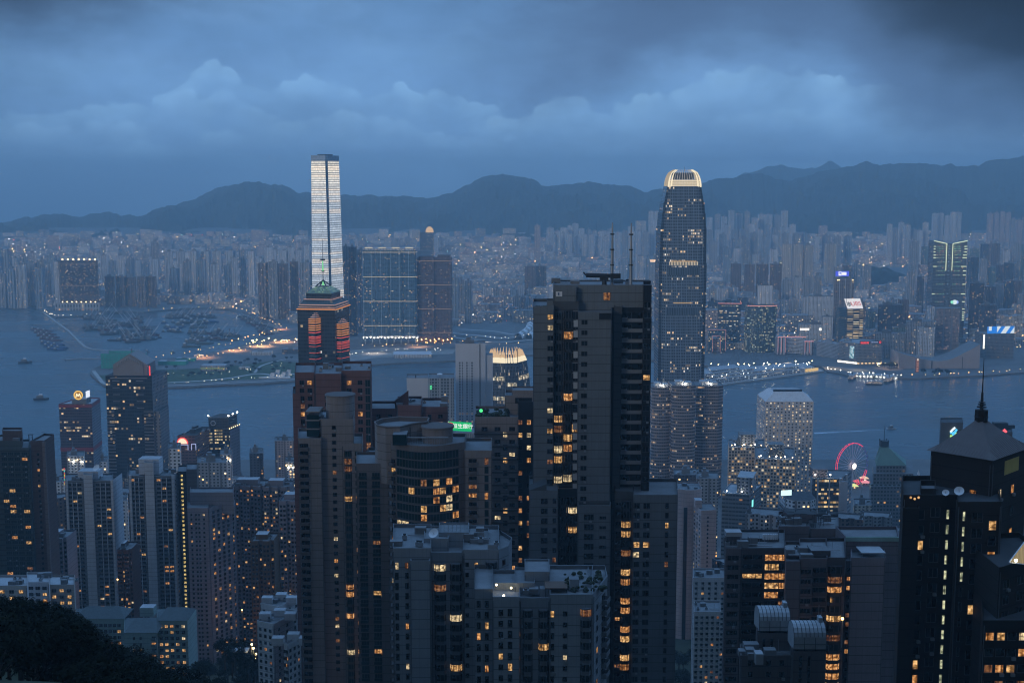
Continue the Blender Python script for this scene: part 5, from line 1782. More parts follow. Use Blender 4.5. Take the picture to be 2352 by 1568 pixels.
for i, (px, py, lb) in enumerate(((367, 776, 'tiny buoy boat alone in the basin'), (376, 762, 'small boat alone left of the middle group'), (338, 808, 'sampan by the near breakwater end'), (397, 810, 'sampan near the shore road'))):
 boat('sampan', HULLD, px, py, .2, lb)
boat('ferry', HULLG, 1958, 870, 1.1, 'double decked ferry berthed at the left ferry pier')
boat('ferry', HULLG, 2042, 876, 1.0, 'double decked ferry berthed at the right ferry pier')
boat('ferry', HULLD, 2008, 883, -.15, 'small lit ferry crossing in front of the two piers', s_=.7)
boat('tug', HULLD, 58, 834, .3, 'dark work boat alone on the left water below the blue lighters', s_=1.6)
boat('tug', HULLD, 95, 918, .2, 'small boat with a lamp left of the red tower', s_=1.5)
boat('tug', HULLD, 105, 716, 0, 'dark launch beside the left breakwater head', s_=1.4)
boat('tug', WHITE, 2048, 985, .05, 'fast white craft drawing a long pale wake', s_=.9)
FOAM = mat('pale wake foam', (.42, .48, .54), .7, var=.9, scale=.06)
mb = MB()
pr = None
for i in range(40):
 f = i / 39
 p = GP(2046 - 176 * f, 985.5 + 9 * f, .06)
 hw = .8 + 5.0 * f + 1.2 * mnoise.noise(Vector((i * .6, 0, 0)))
 q = ((p.x, p.y - hw, .06), (p.x, p.y + hw, .06))
 if pr:
  mb.face([pr[0], q[0], q[1], pr[1]], FOAM)
 pr = q
tag(mb.build('wake'), 'thin pale wake drawn across the harbour', 'wake', kind='structure')
mb = MB()
pr = None
for i in range(24):
 f = i / 23
 p = GP(1960 + 60 * f, 1093 - 11 * f, .06)
 hw = 3 + 1.5 * mnoise.noise(Vector((i * .5, 3, 0)))
 q = ((p.x, p.y - hw, .06), (p.x, p.y + hw, .06))
 if pr:
  mb.face([pr[0], q[0], q[1], pr[1]], FOAM)
 pr = q
tag(mb.build('wake'), 'short wake behind the observation wheel', 'wake', kind='structure')
# ------------------------------------------------------------------ the near shore: tall offices
# crowned skyscraper
d = 1750.0
cxm = X(1570, 606, d)
IFCW = fac('crowned tower curtain wall', (.17, .205, .25), (.022, .034, .050), 2.4, 4.2, .72, .60, .035, .85, floorp=.16, rough=.35, gr=.12, fin=(7.2, .10, (.22, .28, .35)), cols=((1, .60, .26), (1, .76, .46), (1, .88, .7)))
IFCS = fac('crowned tower shoulder glass', (.05, .065, .085), (.015, .022, .032), 2.4, 4.2, .8, .6, .025, .8, floorp=.05, rough=.35)
IFCB = fac('crowned tower plant floor', (.12, .15, .19), (.03, .045, .06), 2.4, 30, .6, .98, 0, .1, rough=.4)
mm_ = d / F
o = thing('crowned_skyscraper', 'tallest near skyscraper with a glowing claw crown', 'skyscraper', (cxm, d, 2))
prof = [(900, 53, 53), (606, 53.5, 53), (523, 51.5, 50.5), (490, 48.5, 47), (466, 45.5, 43), (428, 37.5, 36)]
mb, sh = MB(), MB()
zz = [2.0] + [Z(y, d) for y, _, _ in prof[1:]]
for k in range(len(prof) - 1):
 z0, z1 = zz[k], zz[k + 1]
 h0, h1 = prof[k][1] * mm_, prof[k + 1][1] * mm_ + .8
 c0, c1 = h0 * .70, h1 * .80
 yb = 30
 for a, b_, m_, q in ((h0, h1, IFCS, sh),):
  f0 = [(cxm - a, d + 6), (cxm + a, d + 6), (cxm + a, d + 6 + 2 * a - 12), (cxm - a, d + 6 + 2 * a - 12)]
  f1 = [(cxm - b_, d + 6), (cxm + b_, d + 6), (cxm + b_, d + 6 + 2 * a - 12), (cxm - b_, d + 6 + 2 * a - 12)]
  for i in range(4):
   j = (i + 1) % 4
   L = math.hypot(f0[j][0] - f0[i][0], f0[j][1] - f0[i][1])
   q.face([(*f0[i], z0), (*f0[j], z0), (*f1[j], z1), (*f1[i], z1)], m_, [(0, z0 - zz[-1]), (L, z0 - zz[-1]), (L, z1 - zz[-1]), (0, z1 - zz[-1])])
  q.face([(*p, z1) for p in f1], ROOFD)
 for a, b_, dy0 in ((c0, c1, 0.0), (h0 * .87, h1 * .88, 3.0)):
  f0 = [(cxm - a, d + dy0), (cxm + a, d + dy0), (cxm + a, d + 12), (cxm - a, d + 12)]
  f1 = [(cxm - b_, d + dy0), (cxm + b_, d + dy0), (cxm + b_, d + 12), (cxm - b_, d + 12)]
  for i in (0, 1, 3):
   j = (i + 1) % 4
   mb.face([(*f0[i], z0), (*f0[j], z0), (*f1[j], z1), (*f1[i], z1)], IFCW,
     [(f0[i][0] - cxm + 60, z0 - zz[-1]), (f0[j][0] - cxm + 60, z0 - zz[-1]), (f1[j][0] - cxm + 60, z1 - zz[-1]), (f1[i][0] - cxm + 60, z1 - zz[-1])])
  mb.face([(*p, z1) for p in f1], ROOFD)
sh.build('shoulder', o)
mb.build('wall', o)
mb = MB()
for y0, y1 in ((614, 632), (706, 724)):
 hw = 53 * mm_ * .71
 mb.box(cxm - hw, cxm + hw, d - .5, d - .05, Z(y1, d), Z(y0, d), IFCB)
 mb.cut()
mb.build_each('plant_floor', o)
mb = MB()
CRL = emit('warm terrace uplight', (1.0, .80, .52), .85)
hw = 53 * mm_ * .70
for i in range(19):
 x = cxm - hw * .86 + hw * 1.72 * i / 18
 mb.box(x - .35, x + .35, d - 1.0, d - .55, Z(609, d), Z(601, d), CRL)
 mb.cut()
for py in (599, 694.5):
 mb.box(cxm - hw * (.8 if py < 600 else .6), cxm + hw * (.8 if py < 600 else .55), d - .35, d - .06, Z(py + 2.2, d), Z(py, d), emit('gold refuge floor', (1, .62, .28), .5))
 mb.cut()
mb.build_each('terrace_light', o)
# crown: curved claws and lit cage
CRW = emit('cream crown light', (1.0, .84, .56), 1.15)
CRW2 = emit('cream crown fin light', (1.0, .78, .50), .5)
CRW3 = emit('pale crown rib light', (.95, .85, .70), .55)
zc = zz[-1]
zt = Z(390, d)
mb = MB()
hw0 = 36.5 * mm_
yc = d + 26
mb.box(cxm - hw0 * .82, cxm + hw0 * .82, d + 5, d + 44, zc, zc + (zt - zc) * .40, CRW2)
mb.build('crown_cage', o)
mb = MB()
def claw(x, y, tx, ty, r, m):
 pr_ = None
 for k in range(7):
  f = k / 6
  g_ = 1 - math.sqrt(max(0, 1 - f * f)) if True else f
  p = (x + (tx - x) * g_, y + (ty - y) * g_, zc - 1 + (zt - zc + 1) * f)
  if pr_:
   mb.bar(pr_, p, r * (1 - .5 * (k - 1) / 6), m, 4, r * (1 - .5 * k / 6))
  pr_ = p
n = 12
for i in range(n + 1):
 f = i / n * 2 - 1
 edge = abs(f) > .75
 claw(cxm + hw0 * f, d + 1.5, cxm + hw0 * .52 * f, d + 10, 1.3 if edge else .42, CRW if edge else CRW3)
 claw(cxm + hw0 * f, d + 50, cxm + hw0 * .52 * f, d + 40, 1.0 if edge else .35, CRW3)
for i in range(7):
 f = i / 6
 for s_ in (-1, 1):
  claw(cxm + s_ * hw0, d + 2 + 46 * f, cxm + s_ * hw0 * .54, d + 11 + 28 * f, .8, CRW2)
for py in (426, 421, 416):
 mb.bar((cxm - hw0, d + .8, Z(py, d)), (cxm + hw0, d + .8, Z(py, d)), .5, CRW, 4)
mb.build('crown_claws', o)
mb = MB()
mb.box(cxm - 14, cxm + 14, d + 14, d + 36, zc + (zt - zc) * .42, zt - 4, ROOFD)
mb.bar((cxm + 2, d + 20, zt - 4), (cxm + 2, d + 20, zt + 4), .3, METAL, 5)
mb.build('roof_house', o)
# smaller sister tower with the lit fluted crown
d = 1600
mm_ = d / F
IFC1 = fac('fluted tower wall', (.13, .14, .155), (.02, .028, .038), 1.9, 4.1, .62, .86, .10, .55, floorp=.12, rough=.4, cols=((1, .72, .42), (1, .84, .58), (1, .92, .75)))
IFL = fac('fluted lit floors', (.30, .27, .20), (.05, .045, .03), 1.9, 4.1, .66, .86, .92, 1.0, cols=((1, .74, .40), (1, .82, .52), (1, .90, .66)))
o = thing('fluted_tower', 'shorter tower with a glowing fluted crown and two lit bands', 'office tower', (X(1166, 850, d), d, 2))
zs = [2, Z(931, d), Z(875, d), Z(834, d)]
lx = [[1112, 1163, 1191, 1222], [1112, 1163, 1191, 1222], [1116, 1162, 1188, 1217], [1120, 1160, 1185, 1210]]
def ring1(v_, k=1.0, py=850):
 a = [X(q, py, d) for q in v_]
 return [(a[0], d + 7), (a[1], d), (a[2], d + 2), (a[3], d + 30), (a[3] - 10, d + 50), (a[0] + 8, d + 46), (a[0] - 1, d + 22)]
mb, lt = MB(), MB()
rs = [ring1(v_) for v_ in lx]
for k in range(3):
 for i in range(7):
  j = (i + 1) % 7
  p, q, r_, s_ = (*rs[k][i], zs[k]), (*rs[k][j], zs[k]), (*rs[k + 1][j], zs[k + 1]), (*rs[k + 1][i], zs[k + 1])
  L = math.hypot(q[0] - p[0], q[1] - p[1])
  mb.face([p, q, r_, s_], IFC1, [(0, zs[k] - zs[3]), (L, zs[k] - zs[3]), (L, zs[k + 1] - zs[3]), (0, zs[k + 1] - zs[3])])
mb.face([(*p, zs[3]) for p in rs[3]], ROOFD)
mb.build('wall', o)
for py0, py1, idx in ((865, 875, (0, 2)), (911, 920, (0,)), (879, 888, (1,))):
 for i in idx:
  z0, z1 = Z(py1, d), Z(py0, d)
  f = lambda z: max(0, min(1, (z - zs[1]) / (zs[2] - zs[1]))) if z < zs[2] else 1 + (z - zs[2]) / (zs[3] - zs[2])
  def at(z, i):
   g_ = f(z)
   A, B, t_ = (rs[1], rs[2], g_) if g_ <= 1 else (rs[2], rs[3], g_ - 1)
   return Vector((A[i][0] + (B[i][0] - A[i][0]) * t_, A[i][1] + (B[i][1] - A[i][1]) * t_, z))
  p, q, r_, s_ = at(z0, i), at(z0, i + 1), at(z1, i + 1), at(z1, i)
  n_ = facevec(p, q)[1] * .5
  a_, b_ = .06, .94
  L = (q - p).length
  lt.face([p.lerp(q, a_) + n_, p.lerp(q, b_) + n_, s_.lerp(r_, b_) + n_, s_.lerp(r_, a_) + n_], IFL, [(0, 0), (L, 0), (L, z1 - z0), (0, z1 - z0)])
  lt.cut()
lt.build_each('lit_band', o)
mb = MB()
top = [((p[0] - cen(rs[3])[0]) * .80 + cen(rs[3])[0], (p[1] - cen(rs[3])[1]) * .80 + cen(rs[3])[1]) for p in rs[3]]
CRO = emit('amber crown fin', (1.0, .66, .36), .75)
zt = Z(808, d)
for i in range(7):
 j = (i + 1) % 7
 k = 13 if i in (0, 2) else 4 if i == 1 else 7
 for q in range(k):
  f = (q + .5) / k
  a = Vector((*rs[3][i], zs[3])).lerp(Vector((*rs[3][j], zs[3])), f)
  b_ = Vector((*top[i], zt)).lerp(Vector((*top[j], zt)), f) + Vector((0, 0, rnd.uniform(-1, 1.2)))
  mb.bar(a, a.lerp(b_, .45), 1.25, CRW, 4, .9)
  mb.bar(a.lerp(b_, .45), b_, .9, CRO, 4, .3)
mb.build('crown_fins', o)
mb = MB()
mb.prism(shrink(rs[3], .70), zs[3], zs[3] + 6, CRW3, ROOFD)
mb.build('crown_core', o)
mb = MB()
mb.bar((X(1189, 850, d), d - 2, Z(930, d)), (X(1189, 850, d), d - 2, Z(799, d)), .45, DMETAL, 5)
mb.build('crane_mast', o)
# white slabs left of it
WS = fac('white slab flats', (.54, .55, .575), (.03, .035, .045), 3.4, 3.1, .52, .58, .07, .6, rough=.75)
WPL = mat('plain pale slab wall', (.56, .57, .60), .8, var=.1, scale=.05)
d = 1420
fp = fr(1046, 1115, 788, d, 26)
o = tower('slab_tower', 'tall pale slab tower with three window columns left of the fluted tower', 'office tower', fp, Z(789, d), [WPL, WPL, WPL, WPL], ROOFM)
mb = MB()
x0, x1 = fp[0][0], fp[1][0]
for a, b_ in ((.09, .25), (.33, .46), (.50, .60)):
 z1 = Z(830, d)
 u_ = (x1 - x0) * (b_ - a)
 mb.wall((x0 + (x1 - x0) * a, d - .25), (x0 + (x1 - x0) * b_, d - .25), 10, z1, WS)
mb.build('window_strip', o)
mb = MB()
mb.box(x0 + (x1 - x0) * .80, x0 + (x1 - x0) * .83, d - .3, d - .02, 10, Z(790, d), DMETAL)  # dark strip on the wall; the recess's shade is its colour
mb.build('painted_recess', o)
mb = MB()
mb.box(x1 + .05, x1 + 8, d + 3, d + 22, 6, Z(816, d), WPL, ROOFM)
mb.build('side_wing', o)
d = 1330
fp = fr(934, 983, 867, d, 30)
o = tower('white_block', 'white blank walled office block with a mast left of the slab tower', 'office block', fp, Z(868, d), WPL, ROOFM, plant=False)
mb = MB()
mb.bar((X(954, 868, d), d + 4, Z(905, d)), (X(954, 868, d), d + 4, Z(862, d)), .7, DMETAL, 6)
mb.build('mast', o)
fp = fr(984, 1043, 867, d - 8, 34)
o = tower('grey_block', 'grey windowed block with a white roof dish left of the slab tower', 'office block', fp, Z(868, d - 8), fac('grey framed offices', (.30, .32, .34), (.03, .04, .05), 3.2, 3.3, .55, .6, .05, .7, fin=(11, .16, (.36, .38, .40))), ROOFM, plant=False)
mb = MB()
p = (X(1009, 862, d), d + 8, Z(862, d))
mb.dome(p, 3.2, WHITE, 1.2, 12, 3)
mb.bar((p[0], p[1], p[2]), (p[0], p[1], Z(869, d)), .3, METAL, 5)
mb.build('dish', o)
mb = MB()
for py in (884, 889):
 mb.dome((X(991, py, d), d - 8.8, Z(py, d)), 1.1, emit('green marker light', (.1, 1.0, .35), 1.2), n=6, k=1, full=True)
mb.build('marker_light', o)
# green lit sign on a ribbed building
d = 1180
RIB = fac('ribbed white front', (.42, .43, .45), (.10, .11, .12), 1.6, 200, .5, .99, 0, 0.1, var=.1)
fp = fr(1040, 1112, 992, d, 30)
o = tower('bank_block', 'pale ribbed bank building carrying a bright green lit sign', 'bank', fp, Z(993, d), RIB, ROOFM, plant=False)
GRN = emit('green sign field', (.01, .62, .17), .85)
mb = MB()
cxx = (X(1030, 978, d - 4) + X(1083, 978, d - 4)) / 2
sw = X(1083, 978, d - 4) - X(1030, 978, d - 4)
zc = Z(979, d - 4)
ex = Vector((math.cos(R(-4)), math.sin(R(-4)) * 0, math.sin(R(-3)))).normalized()
panel(mb, (cxx, d - 4, zc), ex, (0, 0, 1), (0, -1, 0), sw, 8.8, .8, GRN)
sg = mb.build('roof_sign', o)
mb = MB()
text_into(mb, '恒生銀行', 4.9, emit('white sign lettering', (1, 1, 1), 1.25), Vector((cxx + sw * .12, d - 4.1, zc)) , ex, (0, 0, 1), (0, -1, 0), .2)
RD = emit('red emblem', (1.0, .10, .08), 1.0)
kc = Vector((cxx - sw * .42, d - 4.25, zc + .4))
WL = emit('white sign lettering', (1, 1, 1), 1.25)
for i in range(14):
 a, b_ = i * math.tau / 14, (i + 1) * math.tau / 14
 mb.bar(kc + Vector((3.1 * math.cos(a), 0, 3.1 * math.sin(a))), kc + Vector((3.1 * math.cos(b_), 0, 3.1 * math.sin(b_))), .55, RD, 4)
for a in (-1, 1):
 mb.bar(kc + Vector((a * 1.6, -.1, -1.8)), kc + Vector((a * .25, -.1, 1.8)), .5, WL, 4)
sub(sg, mb, 'lettering')
mb = MB()
for a in (-.4, 0, .4):
 mb.bar((cxx + sw * a, d - 3.2, Z(994, d)), (cxx + sw * a, d - 3.2, zc + 3), .25, METAL, 5)
mb.build('sign_frame', o)
# spired tower with coloured bands
d = 1350
CW = fac('spired tower glass', (.018, .026, .036), (.012, .018, .026), 3, 4, .84, .6, .015, .6, floorp=.05, rough=.3, gr=.14, cols=((1, .7, .35), (1, .8, .5), (.9, .9, .8)))
o = thing('spired_tower', 'dark glass tower with red and orange light bands, stepped pyramid top and green lit mast', 'skyscraper', (X(740, 800, d), d, 4))
fp = corner(683, 770, 802, 712, d, 9, 60)
mb = MB()
ze = Z(712, d)
mb.prism(fp, 4, ze, CW, ROOFD)
mb.build('wall', o)
cc = cen(fp)
tiers = MB()
z1, z2, z3, z4 = Z(702, d), Z(690, d), Z(676, d), Z(662, d)
tiers.frustum(shrink(fp, 1.03), ze + .02, shrink(fp, .92), z1, OFT)
tiers.frustum(shrink(fp, .92), z1, shrink(fp, .74), z2, OFT)
tiers.prism(shrink(fp, .66), z2, z3, CW, ROOFD)
tiers.frustum(shrink(fp, .68), z3, shrink(fp, .30), z4, fac('green lit pyramid panes', (.10, .16, .10), (.05, .08, .05), 1.5, 2, .75, .6, .75, .42, cols=((.5, 1, .4), (.85, .9, .35), (.4, .9, .5)), rough=.4), ROOFD)
tiers.build('stepped_roof', o)
OL = emit('orange light band', (1.0, .36, .10), .85)
RL = emit('red light band', (1.0, .13, .09), .80)
PL = emit('pale pink light band', (1.0, .56, .46), .55)
mb = MB()
def ringline(fp, z, m, r, idx):
 for i in idx:
  p0, p1 = fp[i], fp[(i + 1) % len(fp)]
  d_, n_ = facevec(p0, p1)
  mb.bar((p0[0] + n_.x * .5, p0[1] + n_.y * .5, z), (p1[0] + n_.x * .5, p1[1] + n_.y * .5, z), r, m, 4)
ringline(shrink(fp, 1.03), ze + .6, OL, .55, (3, 0))
ringline(shrink(fp, .97), ze + 2.6, PL, .3, (3, 0))
ringline(shrink(fp, .92), z1 + .4, PL, .4, (3, 0))
ringline(shrink(fp, .75), z2 + .4, PL, .35, (3, 0))
# two gabled bays
bays = []
bm = MB()
for (a, c_, b_), ap, ev, dd in (((709, 724, 746), 717, 733, d - 6), ((774, 783, 807), 730, 745, d + 2)):
 f = corner(a, c_, b_, ev, dd, 24, 16)
 bm.prism(f, 4, Z(ev, dd), OFT, ROOFD)
 apx = (*cen(f), Z(ap, dd))
 for i in range(4):
  p, q = f[i], f[(i + 1) % 4]
  bm.face([(*p, Z(ev, dd)), (*q, Z(ev, dd)), apx], OFT)
 for k, py in enumerate((ev, ev + 4.5, ev + 9, ev + 15, ev + 20, ev + 25, ev + 31, ev + 41, ev + 45, ev + 50, ev + 55, ev + 63, ev + 78, ev + 92)):
  ringline(f, Z(py, dd), OL if k < 6 else RL, .42 if k < 11 else .22, (3, 0))
 for k in range(3):
  s_ = .72 - .24 * k
  ringline(shrink(f, s_), Z(ev, dd) + (apx[2] - Z(ev, dd)) * (1 - s_), PL, .25, (3, 0))
bm.build('gabled_bay', o)
mb.build('light_bands', o)
mb = MB()
GL = emit('green mast light', (.30, 1.0, .42), .75)
apx = Vector((cc[0], cc[1], Z(648, d)))
for q in shrink(fp, .30):
 mb.bar((*q, z4), apx, .7, DMETAL, 5)
mb.bar(apx - Vector((0, 0, 4)), (apx.x, apx.y, Z(553, d)), .55, METAL, 6, .2)
mb.bar((apx.x - 2.6, apx.y, Z(600, d)), (apx.x + 2.6, apx.y, Z(600, d)), 1.0, DMETAL, 6)
mb.bar((apx.x - 1.6, apx.y, Z(627, d)), (apx.x + 1.6, apx.y, Z(627, d)), .8, DMETAL, 6)
mb.build('mast', o)
mb = MB()
mb.bar((apx.x, apx.y - .8, Z(626, d)), (apx.x, apx.y - .8, Z(603, d)), 1.0, GL, 6, .6)
mb.bar((apx.x, apx.y - .5, Z(660, d)), (apx.x, apx.y - .5, Z(650, d)), 1.7, GL, 6, .4)
mb.build('mast_light', o)
# gabled dark tower
d = 1400
GAB = fac('gabled tower glass', (.022, .027, .035), (.012, .018, .026), 2.6, 3.9, .82, .55, .06, .7, floorp=.10, rough=.35, gr=.15, cols=((1, .6, .26), (1, .72, .4), (1, .85, .6)))
STN = mat('pinkish grey stone', (.27, .245, .24), .8, var=.15, scale=.06)
SIDE = fac('gabled tower stone side', (.24, .22, .22), (.03, .03, .035), 4, 3.9, .3, .5, .05, .5)
o = thing('gabled_tower', 'broad dark office tower with a stepped stone gable on top at the left', 'skyscraper', (X(297, 870, d), d, 3))
fp = [(X(242, 863, d), d), (X(349, 863, d), d), (X(349, 863, d) + 5, d + 44), (X(242, 863, d), d + 44)]
zt = Z(863, d)
mb = MB()
mb.prism(fp, 3, zt, [GAB, SIDE, SIDE, SIDE], ROOFD)
zs_ = Z(945, d)
mb.prism([(fp[1][0] + .05, d + 3), (fp[1][0] + 6.5, d + 3), (fp[1][0] + 6.5, d + 40), (fp[1][0] + .05, d + 40)], 3, zs_, SIDE, ROOFD)
mb.build('wall', o)
mb = MB()
x0, x1 = fp[0][0], fp[1][0]
ww_ = x1 - x0
z = zt - 6
k = 0
while z > Z(1130, d):
 if z < zs_:
  mb.box(x0 - .3, x0 + ww_ * .165, d - 1.0, d - .02, z, z + .8, STN)
  mb.cut()
  mb.box(x1 - ww_ * .20, x1 + .3, d - 1.0, d - .02, z, z + .8, STN)
  mb.cut()
 elif k in (2, 4, 6, 8, 10, 12) or k == 0:
  mb.box(x0 + ww_ * .15, x0 + ww_ * .30, d - .8, d - .02, z, z + .7, STN)
  mb.cut()
  mb.box(x1 - ww_ * .34, x1 - ww_ * .19, d - .8, d - .02, z, z + .7, STN)
  mb.cut()
 z -= 3.9
 k += 1
mb.box(x0 + ww_ * .10, x1 - ww_ * .10, d - .9, d - .02, zt - 3, zt - 2, STN)
mb.cut()
mb.build_each('stone_ledge', o)
mb = MB()
g0, g1, gp = X(257, 840, d), X(335, 840, d), X(295, 812, d)
za, zb_ = Z(838, d), Z(813, d)
for s_, dy, h_ in ((1.0, 4, 0), (.80, 3, 2.2)):
 c_ = gp
 a, b_ = c_ + (g0 - c_) * s_, c_ + (g1 - c_) * s_
 zz_ = za + (1 - s_) * 2
 pts = [(a, zt), (b_, zt), (b_, zz_), (c_, zz_ + (zb_ - za) * s_), (a, zz_)]
 y0, y1 = d + dy, d + dy + 34
 mb.face([(p[0], y0, p[1]) for p in pts], STN)
 mb.face([(p[0], y1, p[1]) for p in reversed(pts)], STN)
 for i in range(1, 5):
  p, q = pts[i], pts[(i + 1) % 5]
  mb.face([(q[0], y0, q[1]), (p[0], y0, p[1]), (p[0], y1, p[1]), (q[0], y1, q[1])], STN)
for i in range(15):
 f = -1 + 2 * i / 14
 x = gp + (g1 - gp) * f * .72
 zz_ = za + (zb_ - za) * (1 - abs(f)) * .7 + 1.0
 mb.box(x - .45, x + .45, d + 2.2, d + 2.98, zz_ - 3.2, zz_, mat('pale stone fret', (.38, .36, .36), .8))
mb.bar((gp, d + 12, zb_ - 1), (gp, d + 12, zb_ + 5), .5, METAL, 6)
mb.build('gable', o)
mb = MB()
mb.bar((x1 - 3, d + 2, zt + .2), (x1 - 3, d + 2, zt + 11), .8, emit('red roof neon', (1, .08, .07), 1.2), 5)
mb.build('neon_sign', o)
# red topped tower with the round gold sign
d = 1600
RT = fac('red tower bands', (.085, .045, .05), (.022, .020, .026), 2.8, 3.7, .9, .52, .02, .8, floorp=.16, rough=.4, cols=((1, .62, .28), (1, .74, .42), (1, .86, .6)))
RS = fac('grey tower side', (.20, .18, .20), (.05, .05, .06), 4, 3.7, .5, .3, .0, .3)
REDB = mat('dark red cladding band', (.28, .03, .03), .6, var=.2)
fp = [(X(135, 930, d), d), (X(210, 930, d), d), (X(229, 918, d + 44), d + 46), (X(135, 930, d) + 8, d + 46)]
zt = Z(927, d)
o = tower('red_banded_tower', 'dark tower with red bands under a round gold roof sign at the left', 'office tower', fp, zt, [RT, RS, RS, RS], ROOFL, plant=False, pm=REDB)
mb = MB()
for y0, y1 in ((929, 936), (1027, 1036)):
 p = [(a + (.5 if a > -500 else -.5), b_) for a, b_ in fp]
 q = shrink(fp, 1.012)
 z0, z1 = Z(y1, d), Z(y0, d)
 for i in (0, 1):
  mb.wall(q[i], q[i + 1], z0, z1, REDB)
 mb.cut()
mb.build_each('red_band', o)
mb = MB()
xx, zz_ = X(176, 909, d), Z(909, d)
GOLD = emit('gold round sign', (1.0, .60, .12), 1.15)
PALE = emit('pale gold emblem', (1.0, .86, .52), 1.5)
for i in range(28):
 a, b_ = i * math.tau / 28, (i + 1) * math.tau / 28
 mb.bar((xx + 5.3 * math.cos(a), d + 6, zz_ + 5.3 * math.sin(a)), (xx + 5.3 * math.cos(b_), d + 6, zz_ + 5.3 * math.sin(b_)), .75, GOLD, 5)
 mb.face([(xx, d + 6.4, zz_), (xx + 5.2 * math.cos(a), d + 6.4, zz_ + 5.2 * math.sin(a)), (xx + 5.2 * math.cos(b_), d + 6.4, zz_ + 5.2 * math.sin(b_))], emit('amber sign disc', (.9, .42, .06), .45))
for p, q in (((-3.0, -2.6), (-1.9, 2.2)), ((-1.9, 2.2), (0, -1.4)), ((0, -1.4), (1.9, 2.2)), ((1.9, 2.2), (3.0, -2.6))):
 mb.bar((xx + p[0], d + 5.6, zz_ + p[1]), (xx + q[0], d + 5.6, zz_ + q[1]), .6, PALE, 5)
mb.build('round_sign', o)
mb = MB()
mb.box(xx - 9, xx + 10, d + 6.8, d + 24, zt - 1, Z(918, d), ROOFM, ROOFL)
mb.bar((xx, d + 7.5, zt - 1), (xx, d + 7.5, zz_ + 3), .4, METAL, 5)
mb.build('roof_house', o)
mb = MB()
xx = X(194.5, 908, d)
panel(mb, (xx, d + 12, zz_ + .5), Vector((.7, .35, .22)).normalized(), (0, 0, 1), Vector((.45, -.9, 0)).normalized(), 5.4, 8.6, .6, emit('white square sign', (.80, .86, 1.0), 1.2))
mb.bar((xx, d + 12.8, zt), (xx, d + 12.8, zz_), .3, METAL, 5)
mb.build('white_sign', o)
# small tower with yellow lit floors and corner roof lights
d = 1450
YF = fac('yellow lit offices', (.07, .07, .075), (.02, .022, .028), 2.4, 3.6, .84, .5, .05, .75, floorp=.50, cols=((1, .66, .24), (1, .76, .36), (1, .85, .5)))
fp = [(X(473, 972, d), d), (X(527, 972, d), d), (X(548, 985, d + 20), d + 26), (X(490, 972, d), d + 34)]
zt = Z(985, d)
o = tower('corner_light_tower', 'small dark tower with yellow lit floors and lights at its roof corners', 'office tower', fp, zt, [YF, RS, RS, RS], ROOFD, plant=False)
mb = MB()
f2 = shrink(fp, .86)
mb.prism(f2, zt - 1, Z(960, d), fac('dark drum', (.06, .065, .07), p=0), ROOFD)
mb.build('roof_house', o)
mb = MB()
for q in f2[:3] + [((f2[1][0] + f2[2][0]) / 2, (f2[1][1] + f2[2][1]) / 2)]:
 mb.bar((*q, Z(960, d)), (*q, Z(956, d)), .25, METAL, 4)
 mb.dome((*q, Z(955, d)), .9, LAMPW, n=5, k=1, full=True)
for i in range(6):
 a = Vector((*fp[1], 0)).lerp(Vector((*fp[2], 0)), i / 5)
 mb.dome((a.x, a.y - .5, Z(984, d)), .6, LAMPY, n=5, k=1, full=True)
mb.build('roof_lamp', o)
mb = MB()
xx, zz_ = X(481, 972, d), Z(970, d)
for i in range(12):
 a, b_ = i * math.tau / 12, (i + 1) * math.tau / 12
 mb.bar((xx + 4 + 2.7 * math.cos(a), d + 1.2, zz_ - 1 + 2.7 * math.sin(a)), (xx + 4 + 2.7 * math.cos(b_), d + 1.2, zz_ - 1 + 2.7 * math.sin(b_)), .35, WHITE, 4)
mb.build('ring_emblem', o)
# reddish block with the glowing half round sign
d = 1400
RB = fac('reddish block', (.16, .085, .085), (.03, .025, .03), 4, 3.5, .7, .4, .04, .6)
fp = [(X(407, 1000, d), d), (X(447, 1000, d), d), (X(482, 993, d + 50), d + 52), (X(432, 1000, d), d + 52)]
zt = Z(1000, d)
o = tower('sun_sign_block', 'reddish block with a glowing half round sun sign and blue neon frame', 'commercial block', fp, zt, RB, ROOFD)
mb = MB()
xx, zz_ = X(420, 1018, d), Z(1018, d)
for i in range(12):
 a, b_ = i * math.pi / 12, (i + 1) * math.pi / 12
 mb.face([(xx, d - 2, zz_), (xx + 5.8 * math.cos(a), d - 2, zz_ + 6.6 * math.sin(a)), (xx + 5.8 * math.cos(b_), d - 2, zz_ + 6.6 * math.sin(b_))], emit('sun sign face', (1.0, .62, .42), 1.6))
 mb.bar((xx + 5.9 * math.cos(a), d - 2, zz_ + 6.7 * math.sin(a)), (xx + 5.9 * math.cos(b_), d - 2, zz_ + 6.7 * math.sin(b_)), .6, emit('red sign rim', (1, .08, .07), 1.6), 4)
mb.build('sun_sign', o)
mb = MB()
BN = emit('blue white neon', (.55, .62, 1.0), .9)
x0, x1, x2 = X(408, 1022, d), X(433, 1022, d), X(451, 1022, d)
z1, z0 = Z(1020, d), Z(1032, d)
for p, q in (((x0, z1), (x1, z1)), ((x1, z1), (x1, z0)), ((x1 + 4, z1 + 1), (x2, z1 + 1)), ((x2, z1 + 1), (x2, z0)), ((x1 + 4, z1 + 1), (x1 + 4, z0))):
 mb.bar((p[0], d - 2.5, p[1]), (q[0], d - 2.5, q[1]), .35, BN, 4)
mb.build('neon_frame', o)
